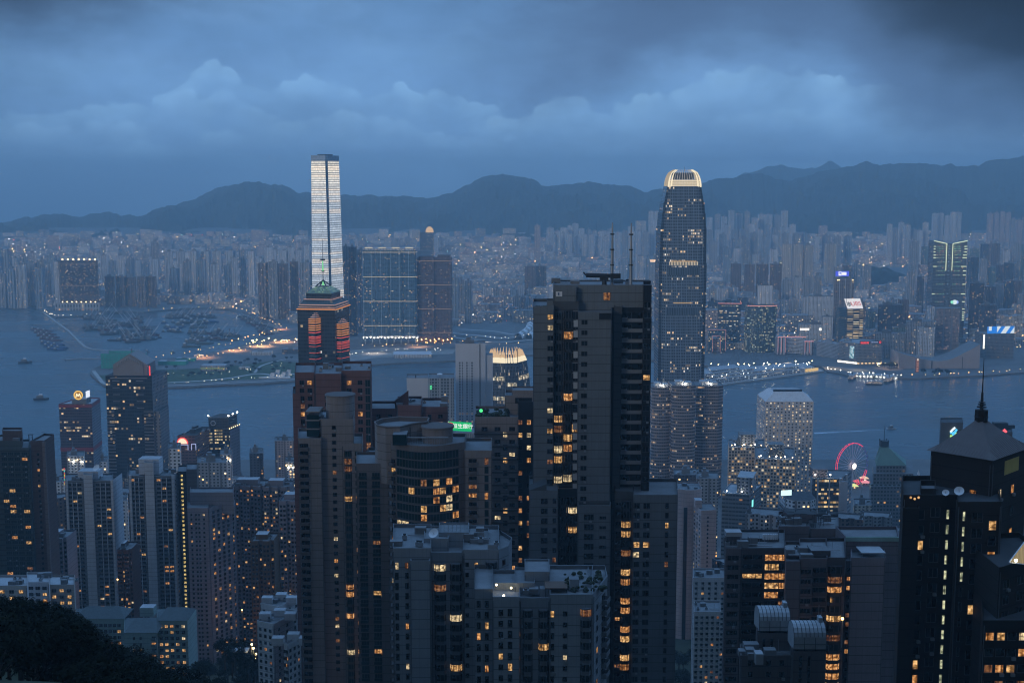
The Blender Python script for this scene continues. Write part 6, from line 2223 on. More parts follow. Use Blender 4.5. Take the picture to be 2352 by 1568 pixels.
# rounded brown banded towers below the crowned one
EXB = fac('brown banded exchange wall', (.30, .245, .225), (.022, .024, .030), 2.2, 3.9, .86, .46, .07, .5, floorp=.10, rough=.5, cols=((1, .56, .26), (1, .68, .40), (1, .82, .6)))
d = 1500
for i, (a, b_, tp, dd, lb) in enumerate(((1497, 1546, 890, 1510, 'left rounded brown banded tower below the crowned skyscraper'), (1544, 1602, 886, 1490, 'middle brown banded tower with a curved corner below the crowned skyscraper'),
                                         (1600, 1663, 886, 1530, 'right brown banded tower with lit roof plant below the crowned skyscraper'))):
 x0, x1 = X(a, tp, dd), X(b_, tp, dd)
 w_ = x1 - x0
 cv = [(x0 + w_ * .02, dd + 18)] + [(x0 + w_ * (.5 - .48 * math.cos(t_)), dd + 8 - 8 * math.sin(t_)) for t_ in [math.pi * k / 10 for k in range(0, 11)]] if i < 2 else \
  [(x0, dd + 2), (x0 + w_ * .25, dd), (x0 + w_ * .8, dd), (x1, dd + 6)]
 fp = cv + [(x1, dd + 40), (x0, dd + 40)]
 fp = [p for k, p in enumerate(fp) if k == 0 or abs(p[0] - fp[k - 1][0]) + abs(p[1] - fp[k - 1][1]) > .01]
 o = tower('banded_tower', lb, 'office tower', fp, Z(tp, dd), EXB, ROOFM, plant=False)
 mb = MB()
 mb.box(x0 + w_ * .2, x0 + w_ * .5, dd + 12, dd + 26, Z(tp, dd) - 1, Z(tp - 7, dd), WHITE, ROOFL)
 mb.box(x0 + w_ * .58, x0 + w_ * .82, dd + 10, dd + 24, Z(tp, dd) - 1, Z(tp - 5, dd), WHITE, ROOFL)
 mb.build('roof_house', o)
 mb = MB()
 mb.bar((x0 + w_ * .4, dd + 14, Z(tp - 7, dd)), (x0 + w_ * .4, dd + 14, Z(tp - 15, dd)), .2, METAL, 4)
 mb.dome((x0 + w_ * .54, dd + 9, Z(tp - 2, dd)), 1.1, LAMPW, n=5, k=1, full=True)
 mb.build('roof_lamp', o)
# tower with round windows
d = 1550
RW = fac('round window wall', (.66, .61, .58), (.05, .05, .055), 4.63, 3.85, .5, .52, .46, .85, dot=True, rough=.7, var=.12, cols=((1, .62, .30), (1, .76, .46), (1, .9, .72)))
fp = [(X(1758, 924, d), d), (X(1869, 924, d), d), (X(1870, 924, d) + 5, d + 54), (X(1758, 924, d), d + 54)]
zt = Z(922, d)
o = tower('round_window_tower', 'pale office tower with rows of lit round windows beside the harbour', 'office tower', fp, zt, RW, ROOFD, plant=False, pm=DMETAL)
mb = MB()
q = shrink(fp, 1.01)
mb.frustum([(a, b_) for a, b_ in shrink(fp, .99)], zt, [(X(1781, 902, d), d + 10), (X(1848, 902, d), d + 10), (X(1848, 902, d), d + 42), (X(1781, 902, d), d + 42)], Z(902, d), WHITE, ROOFL)
mb.build('sloped_roof', o)
mb = MB()
mb.box(X(1781, 902, d), X(1847, 902, d), d + 11, d + 14, Z(902, d), Z(898, d), DMETAL)
mb.build('roof_rail', o)
# cream grid offices with lit windows
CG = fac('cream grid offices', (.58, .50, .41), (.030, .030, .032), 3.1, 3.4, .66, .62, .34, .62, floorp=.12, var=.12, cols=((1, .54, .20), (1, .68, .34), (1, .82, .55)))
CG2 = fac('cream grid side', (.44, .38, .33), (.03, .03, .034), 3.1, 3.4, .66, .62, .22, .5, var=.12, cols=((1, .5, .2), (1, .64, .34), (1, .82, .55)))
for (a, c_, b_), tp, d, th, lb in (((1674, 1678, 1756), 1027, 1330, 86, 'cream gridded office with lit windows, left of the pair'), ((1735, 1829, 1868), 1056, 1260, 10, 'cream gridded office with lit windows and roof lamps, right of the pair')):
 fp = corner(a, c_, b_, tp, d, th, 60) if th < 45 else fr(a, b_, tp, d, 44)
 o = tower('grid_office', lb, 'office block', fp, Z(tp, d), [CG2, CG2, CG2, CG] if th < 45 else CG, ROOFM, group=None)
 mb = MB()
 c0 = cen(fp)
 mb.prism([(c0[0] - 8, c0[1] - 9), (c0[0] + 8, c0[1] - 9), (c0[0] + 8, c0[1] + 6), (c0[0] - 8, c0[1] + 6)], Z(tp, d) - 1, Z(tp - 24, d), FARF['grey'], ROOFM)
 mb.build('roof_house', o)
 mb = MB()
 for k in range(7):
  e0, e1 = fp[3 if th < 45 else 0], fp[0 if th < 45 else 1]
  x, y = e0[0] + (e1[0] - e0[0]) * (k + .5) / 7, e0[1] + (e1[1] - e0[1]) * (k + .5) / 7
  mb.dome((x + rnd.uniform(-2, 2), y + 4 + 3 * (k % 2), Z(tp, d) + 1.5), .75, LAMPW if k % 2 else LAMPY, n=5, k=1, full=True)
 mb.build('roof_lamp', o)
# grey block with the cyan sign
d = 1080
GS = fac('grey strip offices', (.20, .22, .24), (.03, .04, .05), 3, 3.6, .9, .42, .02, .5, floorp=.03, rough=.5)
fp = [(X(1661, 1135, d), d + 6), (X(1722, 1135, d), d), (X(1752, 1130, d + 30), d + 36), (X(1682, 1132, d + 30), d + 42)]
zt = Z(1135, d)
o = tower('cyan_sign_block', 'grey strip windowed office with a small cyan sign on its side', 'office block', fp, zt, GS, ROOFL, plant=False)
mb = MB()
mb.prism([(X(1697, 1130, d), d + 10), (X(1732, 1130, d), d + 6), (X(1752, 1130, d), d + 30), (X(1716, 1130, d), d + 34)], zt - 1, Z(1101, d), FARF['grey'], ROOFL)
mb.build('roof_house', o)
d1, n1 = facevec(fp[1], fp[2])
mb = MB()
q = Vector((*fp[1], 0)).lerp(Vector((*fp[2], 0)), .2) + n1 * .6
panel(mb, q + Vector((0, 0, Z(1160, d))), d1, (0, 0, 1), n1, 5.5, 6.4, .5, emit('cyan sign face', (.25, .95, .88), 1.25))
mb.build('wall_sign', o)
mb = MB()
for q in (.2, .75):
 v_ = Vector((*fp[0], 0)).lerp(Vector((*fp[1], 0)), q)
 mb.dome((v_.x, v_.y + 4, zt + 1), .55, LAMPW, n=5, k=1, full=True)
mb.build('roof_lamp', o)
# lit floors and white columns
d = 1290
LF = fac('amber lit floors', (.10, .09, .085), (.03, .028, .028), 3.2, 4.6, .92, .46, .10, .8, floorp=.42, cols=((1, .50, .14), (1, .62, .24), (1, .78, .45)))
fp = [(X(1866, 1098, d), d), (X(1929, 1098, d), d), (X(1962, 1094, d + 30), d + 40), (X(1890, 1094, d + 30), d + 44)]
zt = Z(1099, d)
o = tower('white_column_block', 'office with white columns and amber lit floors in front of the observation wheel', 'office block', fp, zt, [LF, fac('striped side', (.32, .32, .34), (.04, .04, .045), 4.2, 4.6, .6, .5, .18, .6), RS, RS], ROOFM, plant=False)
mb = MB()
mb.box(X(1868, 1080, d + 8), X(1902, 1080, d + 8), d + 10, d + 26, zt - 1, Z(1078, d + 8), RS, ROOFM)
mb.build('lift_house', o)
mb = MB()
WC = mat('white column cladding', (.55, .55, .56), .7, var=.08)
x0, x1 = fp[0][0], fp[1][0]
for a, b_ in ((.17, .23), (.60, .65), (.98, 1.0)):
 mb.box(x0 + (x1 - x0) * a, x0 + (x1 - x0) * b_, d - .9, d - .02, 20, zt + .3, WC)
for i in range(2):
 q = Vector((*fp[1], 0)).lerp(Vector((*fp[2], 0)), .02 + i * .45)
 mb.box(q.x, q.x + 2.2, q.y - 1, q.y + 2, 20, zt + .3, WC)
mb.build('column', o)
mb = MB()
mb.box(x1 - 1, x1 + 7, d - 5, d - 1.1, 20, zt - 2, WPL, ROOFM)
mb.build('stair_tower', o)
mb = MB()
for a, b_ in ((.15, .1), (.7, -6)):
 mb.dome((x0 + (x1 - x0) * a, d + 6, zt + 3 + b_ * 0), .9, LAMPW, n=5, k=1, full=True)
mb.build('roof_lamp', o)
# grey tower with green pyramid roof
d = 1220
GP_ = fac('grey pyramid tower', (.20, .21, .23), (.03, .05, .06), 3.2, 3.7, .62, .5, .03, .6, floorp=.02)
VERD = mat('green copper roof', (.14, .24, .21), .7, var=.3, scale=.08)
o = thing('pyramid_tower', 'grey tower with a green pyramid roof and tall mast right of the wheel', 'office tower', (X(2048, 1100, d), d, 5))
mb = MB()
fA = corner(2000, 2030, 2112, 1116, d, 62, 60)
fA = fr(2000, 2112, 1116, d, 50)
mb.prism(fA, 5, Z(1116, d), GP_, ROOFM)
fB = fr(2006, 2098, 1092, d + 6, 38)
mb.prism(fB, Z(1116, d), Z(1090, d), GP_, ROOFM)
fC = fr(2013, 2080, 1075, d + 10, 28)
mb.prism(fC, Z(1090, d), Z(1074, d), GP_, ROOFM)
mb.build('wall', o)
mb = MB()
fD = [(X(2038, 1040, d), d + 20), (X(2054, 1040, d), d + 20), (X(2054, 1040, d), d + 27), (X(2038, 1040, d), d + 27)]
mb.frustum(shrink(fC, 1.05), Z(1074, d) + .05, fD, Z(1036, d), VERD, VERD)
mb.build('pyramid_roof', o)
mb = MB()
mb.prism(shrink(fD, 1.08), Z(1036, d) + .05, Z(1023, d), DMETAL)
for q in shrink(fD, 1.0):
 mb.bar((*q, Z(1023, d)), (*q, Z(1020, d)), .7, DMETAL, 4)
mb.build('lantern', o)
mb = MB()
c0 = cen(fD)
mb.bar((*c0, Z(1023, d)), (*c0, Z(983, d)), .4, DMETAL, 6, .15)
mb.build('mast', o)
mb = MB()
for i in range(11):
 x = fA[0][0] + (fA[1][0] - fA[0][0]) * (i + .5) / 11
 mb.dome((x, d + 2.5, Z(1116, d)), 1.5, mat('rooftop shrub', (.02, .03, .015), .9), n=7, k=2)
mb.build('roof_shrub', o)
# small blocks before it
for a, b_, tp, d, tn, lb in ((1961, 2002, 1160, 1120, 'cream', 'small cream hotel block between the white column office and the pyramid tower'),
                             (1548, 1606, 1090, 1180, 'dark', 'low dark roofed block below the brown banded towers'), (1600, 1650, 1098, 1130, 'grey', 'low grey hall right of the dark roofed block'),
                             (631, 678, 1012, 1520, 'pinkish', 'flat pinkish block by the water left of the red brown towers'), (573, 604, 1040, 1330, 'dark', 'small dark block among lit roofs'),
                             (386, 414, 1030, 1060, 'white', 'slim white tower beside the striped flats'), (153, 193, 1047, 1280, 'white', 'white block with roof lamps in front of the red banded tower'),
                             (100, 121, 1074, 1320, 'dark', 'dark block with a coloured neon edge at the left'), (112, 148, 1106, 1150, 'white', 'short white flats below the neon edged block'),
                             (228, 246, 1060, 1230, 'pale', 'slim pale block beside the gabled tower'), (452, 520, 1062, 1180, 'grey', 'long grey block below the corner light tower'),
                             (505, 532, 1043, 1250, 'pale', 'narrow pale block with two roof lamps'), (268, 292, 1150, 1000, 'white', 'slim white tower with a roof dish between the striped flats'),
                             (655, 676, 1060, 1300, 'white', 'white block speckled with lights beside the red brown tower')):
 fp = fr(a, b_, tp, d, 26)
 o = tower('city_block', lb, 'office block', fp, Z(tp, d), FARF[tn], ROOFM)
 if 'lamps' in lb or 'lights' in lb:
  mb = MB()
  for k in range(4):
   mb.dome((fp[0][0] + (fp[1][0] - fp[0][0]) * (k + .5) / 4, d - .6, Z(tp + 8 + 5 * (k % 2), d)), .7, LAMPW if k % 2 else LAMPY, n=5, k=1, full=True)
  mb.build('roof_lamp', o)
 if 'neon edge' in lb:
  mb = MB()
  for k, c_ in enumerate(((1, .1, .1), (.1, .9, .9), (1, .15, .1), (.9, .8, .1), (1, .2, .1), (.2, 1, .4), (1, .15, .1), (1, .7, .1))):
   mb.bar((fp[1][0] + .6, d - .6, Z(1074 + k * 5, d)), (fp[1][0] + .6, d - .6, Z(1078 + k * 5, d)), .5, emit('neon edge %d' % k, c_, .7), 4)
  mb.build('neon_edge', o)
 if 'dish' in lb:
  mb = MB()
  mb.dome((cen(fp)[0], d + 8, Z(tp - 6, d)), 2.6, WHITE, .8, 10, 3)
  mb.bar((cen(fp)[0], d + 8, Z(tp, d)), (cen(fp)[0], d + 8, Z(tp - 6, d)), .3, METAL, 5)
  mb.build('dish', o)
# octagonal grey block with a white lit edge sign
d = 930
o = thing('canted_block', 'grey canted office top with a white lit edge sign above the nearer roofs', 'office block', (X(1840, 1150, d), d, basez(X(1840, 1150, d), d)))
fp = [(X(1806, 1150, d), d + 8), (X(1822, 1150, d), d), (X(1862, 1150, d), d), (X(1882, 1150, d), d + 8), (X(1882, 1150, d), d + 30), (X(1806, 1150, d), d + 30)]
mb = MB()
mb.prism(fp, basez(X(1840, 1150, d), d), Z(1170, d), GS, ROOFM)
mb.prism(shrink(fp, .95), Z(1170, d), Z(1150, d), FARF['pale'], ROOFD)
mb.build('wall', o)
mb = MB()
panel(mb, (X(1812, 1138, d), d + 9, Z(1138, d)), (.95, .2, 0), (0, 0, 1), (0, -1, 0), 9, 4.2, .5, emit('white cyan edge sign', (.72, 1.0, .98), 1.25))
mb.build('edge_sign', o)
# tower with the ribbon emblem
d = 1150
fp = fr(2161, 2212, 970, d, 24)
o = tower('emblem_tower', 'dark tower top bearing a glowing blue and green ribbon emblem', 'bank', fp, Z(970, d), mat('dark stone tower', (.10, .095, .095), .7), ROOFD, plant=False)
mb = MB()
xx, zz_ = X(2190, 996, d), Z(996, d)
EB, EG, EW = emit('blue emblem ribbon', (.10, .62, 1.0), 1.2), emit('green emblem ribbon', (.55, .95, .25), 1.1), emit('pale emblem ribbon', (.85, .98, 1.0), 1.3)
pp_ = lambda a, b_: (xx + a, d - .8, zz_ + b_)
for m_, pts in ((EW, ((-3.2, 1.8), (-1.2, 4.2), (1.0, 6.2))), (EB, ((-3.2, 1.2), (-.5, .8), (1.5, 2.4), (2.6, 4.6))), (EB, ((1.8, 3.4), (.5, .6), (-1.0, -1.2))), (EG, ((2.6, 1.0), (.6, -.8), (-1.6, -2.2), (-2.6, -3.8))), (EG, ((-3.0, -1.4), (-.2, -3.4), (1.2, -2.0))), (EW, ((-2.6, -5.6), (-1.0, -4.2), (.6, -3.2)))):
 for p, q in zip(pts, pts[1:]):
  mb.bar(pp_(*p), pp_(*q), .95, m_, 6)
mb.build('ribbon_emblem', o)
mb = MB()
mb.bar((fp[0][0] - .5, d - .5, Z(1040, d)), (fp[0][0] - .5, d - .5, Z(1022, d)), .5, emit('green edge light', (.1, .9, .35), .7), 4)
mb.build('edge_light', o)
d = 1000
fp = fr(2292, 2326, 986, d, 16)
o = tower('crane_top_block', 'dark tower top with roof machinery and a red diamond light behind the spired roof', 'office block', fp, Z(992, d), mat('dark stone tower', (.1, .095, .095), .7), ROOFD, plant=False)
mb = MB()
mb.box(fp[0][0] - 2, fp[1][0] - 3, d + 2, d + 8, Z(992, d), Z(972, d), DMETAL)
mb.box(fp[0][0] + 3, fp[1][0] + 3, d + 3, d + 7, Z(985, d), Z(978, d), DMETAL)
mb.build('roof_machine', o)
mb = MB()
panel(mb, (X(2306, 990, d), d - 1, Z(990, d)), Vector((1, 0, 1)).normalized(), Vector((-1, 0, 1)).normalized(), (0, -1, 0), 3.4, 3.4, .4, emit('red diamond light', (1.0, .10, .12), 1.8))
mb.build('diamond_light', o)
# white domed pavilion on the waterfront
p = GP(2108, 1112, 4)
o = thing('lit_pavilion', 'small gold lit waterfront pavilion right of the pyramid tower', 'pavilion', p)
mb = MB()
mb.box(p.x - 14, p.x + 18, p.y, p.y + 16, 3, 11, fac('gold arcade', (.5, .45, .35), (.1, .08, .05), 3, 8, .6, .7, .9, 1.0), ROOFL)
mb.frustum(fr(2104, 2114, 1104, p.y + 4, 8), 11, shrink(fr(2104, 2114, 1104, p.y + 4, 8), .1), 21, WHITE)
mb.build('wall', o)
# ------------------------------------------------------------------ observation wheel
d = 1590
c0 = Vector((X(1957, 1068, d), d, Z(1068, d)))
yaw = R(33)
ex = Vector((math.cos(yaw), math.sin(yaw), 0))
nn_ = Vector((ex.y, -ex.x, 0))
Rr = 52.5 * d / F
o = thing('observation_wheel', 'observation wheel with red lit rim and bright white hub by the water', 'ferris wheel', (c0.x, c0.y, 3))
pt = lambda a, r, off=0.0: c0 + ex * math.cos(a) * r + Vector((0, 0, math.sin(a) * r)) + nn_ * off
RED, BLD = emit('red rim light', (1.0, .06, .12), 1.3), mat('blue unlit rim', (.28, .30, .62), .5)
mr, mbl = MB(), MB()
N = 56
for i in range(N):
 a, b_ = i * math.tau / N, (i + 1) * math.tau / N
 deg = math.degrees(a)
 red = 50 < deg < 200 or 285 < deg < 335
 for off in (-1.3, 1.3):
  (mr if red else mbl).bar(pt(a, Rr, off), pt(b_, Rr, off), .36 if red else .32, RED if red else BLD, 5)
mr.build('lit_rim', o)
mbl.build('dark_rim', o)
mb = MB()
SPK = mat('pale wheel spoke', (.75, .68, .78), .5)
for i in range(28):
 a = i * math.tau / 28
 mb.bar(pt(a, 2), pt(a, Rr), .3, SPK, 4)
mb.build('spokes', o)
mb = MB()
for s_ in (-1, 1):
 for q in (-11, 11):
  mb.bar(c0 + nn_ * s_ * 2, (c0.x + ex.x * q + nn_.x * s_ * 10, c0.y + ex.y * q + nn_.y * s_ * 10, 3), .8, WHITE, 6)
mb.build('support_leg', o)
mb = MB()
HUB = emit('white hub disc', (1.0, .88, .82), 2.6)
hc = c0 + nn_ * 6.5 + Vector((-2, 0, 0))
for i in range(16):
 a, b_ = i * math.tau / 16, (i + 1) * math.tau / 16
 f = lambda t_: hc + ex * math.cos(t_) * 3.9 + Vector((0, 0, math.sin(t_) * 3.9))
 mb.face([hc, f(a), f(b_)], HUB)
mb.bar(c0 + nn_ * 3.6, c0 - nn_ * 4, 2.2, METAL, 10)
mb.build('hub', o)
for i in range(28):
 a = (i + .5) * math.tau / 28
 p = pt(a, Rr + .4)
 mb = MB()
 mb.dome((p.x, p.y, p.z - .4), 1.0, BLD, 1.3, 6, 2, full=True)
 mb.build('gondola', o)
# bright fair stalls below the wheel
for i, (px, py, c_, lb) in enumerate(((1972, 1112, (1, .15, .2), 'red lit fair stall below the wheel'), (1986, 1104, (1, .7, .5), 'warm lit fair stall right below the wheel'), (1962, 1122, (.9, 1, .4), 'yellow green lit fair stall below the wheel'), (1990, 1114, (1, .35, .4), 'pink lit fair stall right of the wheel legs'))):
 p = GP(px, py, 4)
 o = thing('fair_stall', lb, 'stall', p)
 mb = MB()
 mb.box(p.x - 5, p.x + 5, p.y, p.y + 7, 3, 7, FARF['pale'])
 mb.build('wall', o)
 mb = MB()
 mb.frustum([(p.x - 6, p.y - 1), (p.x + 6, p.y - 1), (p.x + 6, p.y + 8), (p.x - 6, p.y + 8)], 7.05, [(p.x - 1, p.y + 3), (p.x + 1, p.y + 3), (p.x + 1, p.y + 4), (p.x - 1, p.y + 4)], 10, emit('stall canopy %d' % i, c_, 1.0))
 mb.build('canopy', o)
# ------------------------------------------------------------------ ordinary blocks filling the slope between the landmarks
MIDF = {tn: fac('near ' + tn + ' flats', tuple(c * .8 for c in TONE[tn]), (.015, .018, .024), 3.0, 3.0, .5, .5, .12, .75, fin=(12, .15, tuple(x * .35 for x in TONE[tn])), cols=((1, .40, .10), (1, .58, .24), (1, .82, .6))) for tn in TONE}
def fill(n, xa, xb, ya, yb, da, db, tones, where, name='apartment_block'):
 items = []
 for i in range(n):
  px = xa + (xb - xa) * (i + .5) / n + rnd.uniform(-8, 8)
  if 1530 < px < 1672:
   continue
  d_ = rnd.uniform(da, db)
  items.append((px, d_, rnd.uniform(ya, yb), rnd.choice(tones)))
 items.sort()
 for i, (px, d_, py, tn) in enumerate(items):
  w_ = rnd.uniform(18, 26)
  x = X(px, py, d_)
  zt_ = Z(py, d_)
  fp = crenel(x, d_, w_, rnd.uniform(16, 22), rnd.choice((2, 3)), 2.2, rnd.uniform(-.5, .5))
  lb = '%s apartment block %s, %s from the left' % (tn, where, ordn(i))
  tower(name, lb, 'apartment block', fp, zt_, MIDF[tn], ROOFM, group='apartment blocks ' + where)
fill(13, 90, 690, 1095, 1140, 1180, 1480, ['pale', 'grey', 'cream', 'pinkish', 'dark'], 'in the old quarter behind the left flats')
fill(13, 60, 690, 1130, 1200, 940, 1120, ['pale', 'grey', 'pinkish', 'brown', 'dark'], 'just behind the left flats')
fill(8, 60, 690, 1250, 1340, 880, 930, ['grey', 'pinkish', 'dark', 'cream'], 'low between the left flats')
fill(9, 1540, 2100, 1180, 1240, 820, 1040, ['grey', 'dark', 'pale', 'brown'], 'below the central offices')
fill(7, 1500, 2080, 1260, 1330, 640, 780, ['grey', 'dark', 'brown'], 'in the dim dip right of the nearest tower')
fill(5, 840, 1220, 1080, 1130, 900, 1120, ['grey', 'pale', 'dark'], 'hidden behind the curved roof tower')
# ------------------------------------------------------------------ window, balcony and bay units for the near towers
def tmpl(style, w_, h, pane, wall, frame=FRAME):
 """one unit in its own frame: x along the wall, -y outward, z up, origin at the sill centre"""
 mb = MB()
 a = w_ / 2
 seed = rnd.uniform(0, 50)
 def pane_q(x0, x1, z0, z1, y):
  mb.face([(x0, y, z0), (x1, y, z0), (x1, y, z1), (x0, y, z1)], pane, [(x0 / 1.6 + seed, z0 / 1.6), (x1 / 1.6 + seed, z0 / 1.6), (x1 / 1.6 + seed, z1 / 1.6), (x0 / 1.6 + seed, z1 / 1.6)])
 def fb(x0, x1, y0, y1, z0, z1, m):
  mb.face([(x0, y0, z0), (x1, y0, z0), (x1, y0, z1), (x0, y0, z1)], m)
  mb.face([(x0, y0, z1), (x1, y0, z1), (x1, y1, z1), (x0, y1, z1)], m)
  mb.face([(x0, y1, z0), (x1, y1, z0), (x1, y0, z0), (x0, y0, z0)], m)
  mb.face([(x0, y1, z0), (x0, y0, z0), (x0, y0, z1), (x0, y1, z1)], m)
  mb.face([(x1, y0, z0), (x1, y1, z0), (x1, y1, z1), (x1, y0, z1)], m)
 if style in ('win', 'ac', 'slit'):
  pane_q(-a, a, 0, h, -.03)
  f = .09
  fb(-a - f, a + f, -.12, 0, -f, 0, frame)
  fb(-a - f, a + f, -.16, 0, h, h + f, wall)
  fb(-a - f, -a, -.12, 0, 0, h, frame)
  fb(a, a + f, -.12, 0, 0, h, frame)
  k = 0 if style == 'slit' else max(1, round(w_ / 1.1)) - 1
  for i in range(k):
   x = -a + w_ * (i + 1) / (k + 1)
   fb(x - .05, x + .05, -.10, 0, 0, h, frame)
  if style == 'ac':
   fb(a * .1, a * .1 + .8, -.55, 0, -.75, -.15, METAL)
 elif style == 'bay':
  d_ = .9
  pts = [(-a, 0), (-a * .68, -d_), (a * .68, -d_), (a, 0)]
  for (x0, y0), (x1, y1) in zip(pts, pts[1:]):
   L = math.hypot(x1 - x0, y1 - y0)
   mb.face([(x0, y0, 0), (x1, y1, 0), (x1, y1, h), (x0, y0, h)], pane, [(seed, 0), (seed + L / 1.6, 0), (seed + L / 1.6, h / 1.6), (seed, h / 1.6)])
   mb.face([(x0, y0, -1.15), (x1, y1, -1.15), (x1, y1, 0), (x0, y0, 0)], wall)
  for z in (-1.15, 0, h, h + .28):
   up = z > 0
   p = [(x * 1.03, y * 1.06, z) for x, y in pts]
   mb.face(p if not (z in (h, -1.15)) else list(reversed(p)), wall)
  for (x0, y0), (x1, y1) in zip(pts, pts[1:]):
   mb.face([(x0 * 1.03, y0 * 1.06, h), (x1 * 1.03, y1 * 1.06, h), (x1 * 1.03, y1 * 1.06, h + .28), (x0 * 1.03, y0 * 1.06, h + .28)], wall)
  for x in (-a * .68, 0, a * .68):
   fb(x - .06, x + .06, -d_ - .05, -d_ + .03, 0, h, frame)
 elif style == 'balc':
  d_ = 1.5
  pane_q(-a + .1, a - .1, .1, h - .35, -.03)
  fb(-a, a, -d_, 0, -.18, 0, wall)
  fb(-a, a, -d_, -d_ + .14, 0, 1.05, wall)
  fb(-a, -a + .14, -d_ + .14, 0, 0, 1.05, wall)
  fb(a - .14, a, -d_ + .14, 0, 0, 1.05, wall)
  fb(-.06, .06, -.1, 0, .1, h - .35, frame)
 elif style == 'glassbalc':
  d_ = 1.3
  pane_q(-a + .05, a - .05, .1, h - .3, -.03)
  fb(-a, a, -d_, 0, -.22, 0, wall)
  mb.face([(-a, -d_, 0), (a, -d_, 0), (a, -d_, 1.0), (-a, -d_, 1.0)], GLASST)
  fb(-a, a, -d_ - .05, -d_ + .05, 1.0, 1.1, frame)
  for x in (-a * .34, a * .34):
   fb(x - .06, x + .06, -.1, 0, .1, h - .3, frame)
 return mb
TM, TMESH = {}, {}
LITP = [.36, .28, .12, .24]
def pick_lit(p, pal=None):
 if rnd.random() > p:
  return None
 q = rnd.random()
 s_ = 0
 for m_, f in zip(LIT, pal or LITP):
  s_ += f
  if q < s_:
   return m_
 return LIT[0]
UNIT_NAME = {'win': 'window', 'ac': 'window', 'slit': 'window', 'bay': 'bay_window', 'balc': 'balcony', 'glassbalc': 'balcony'}
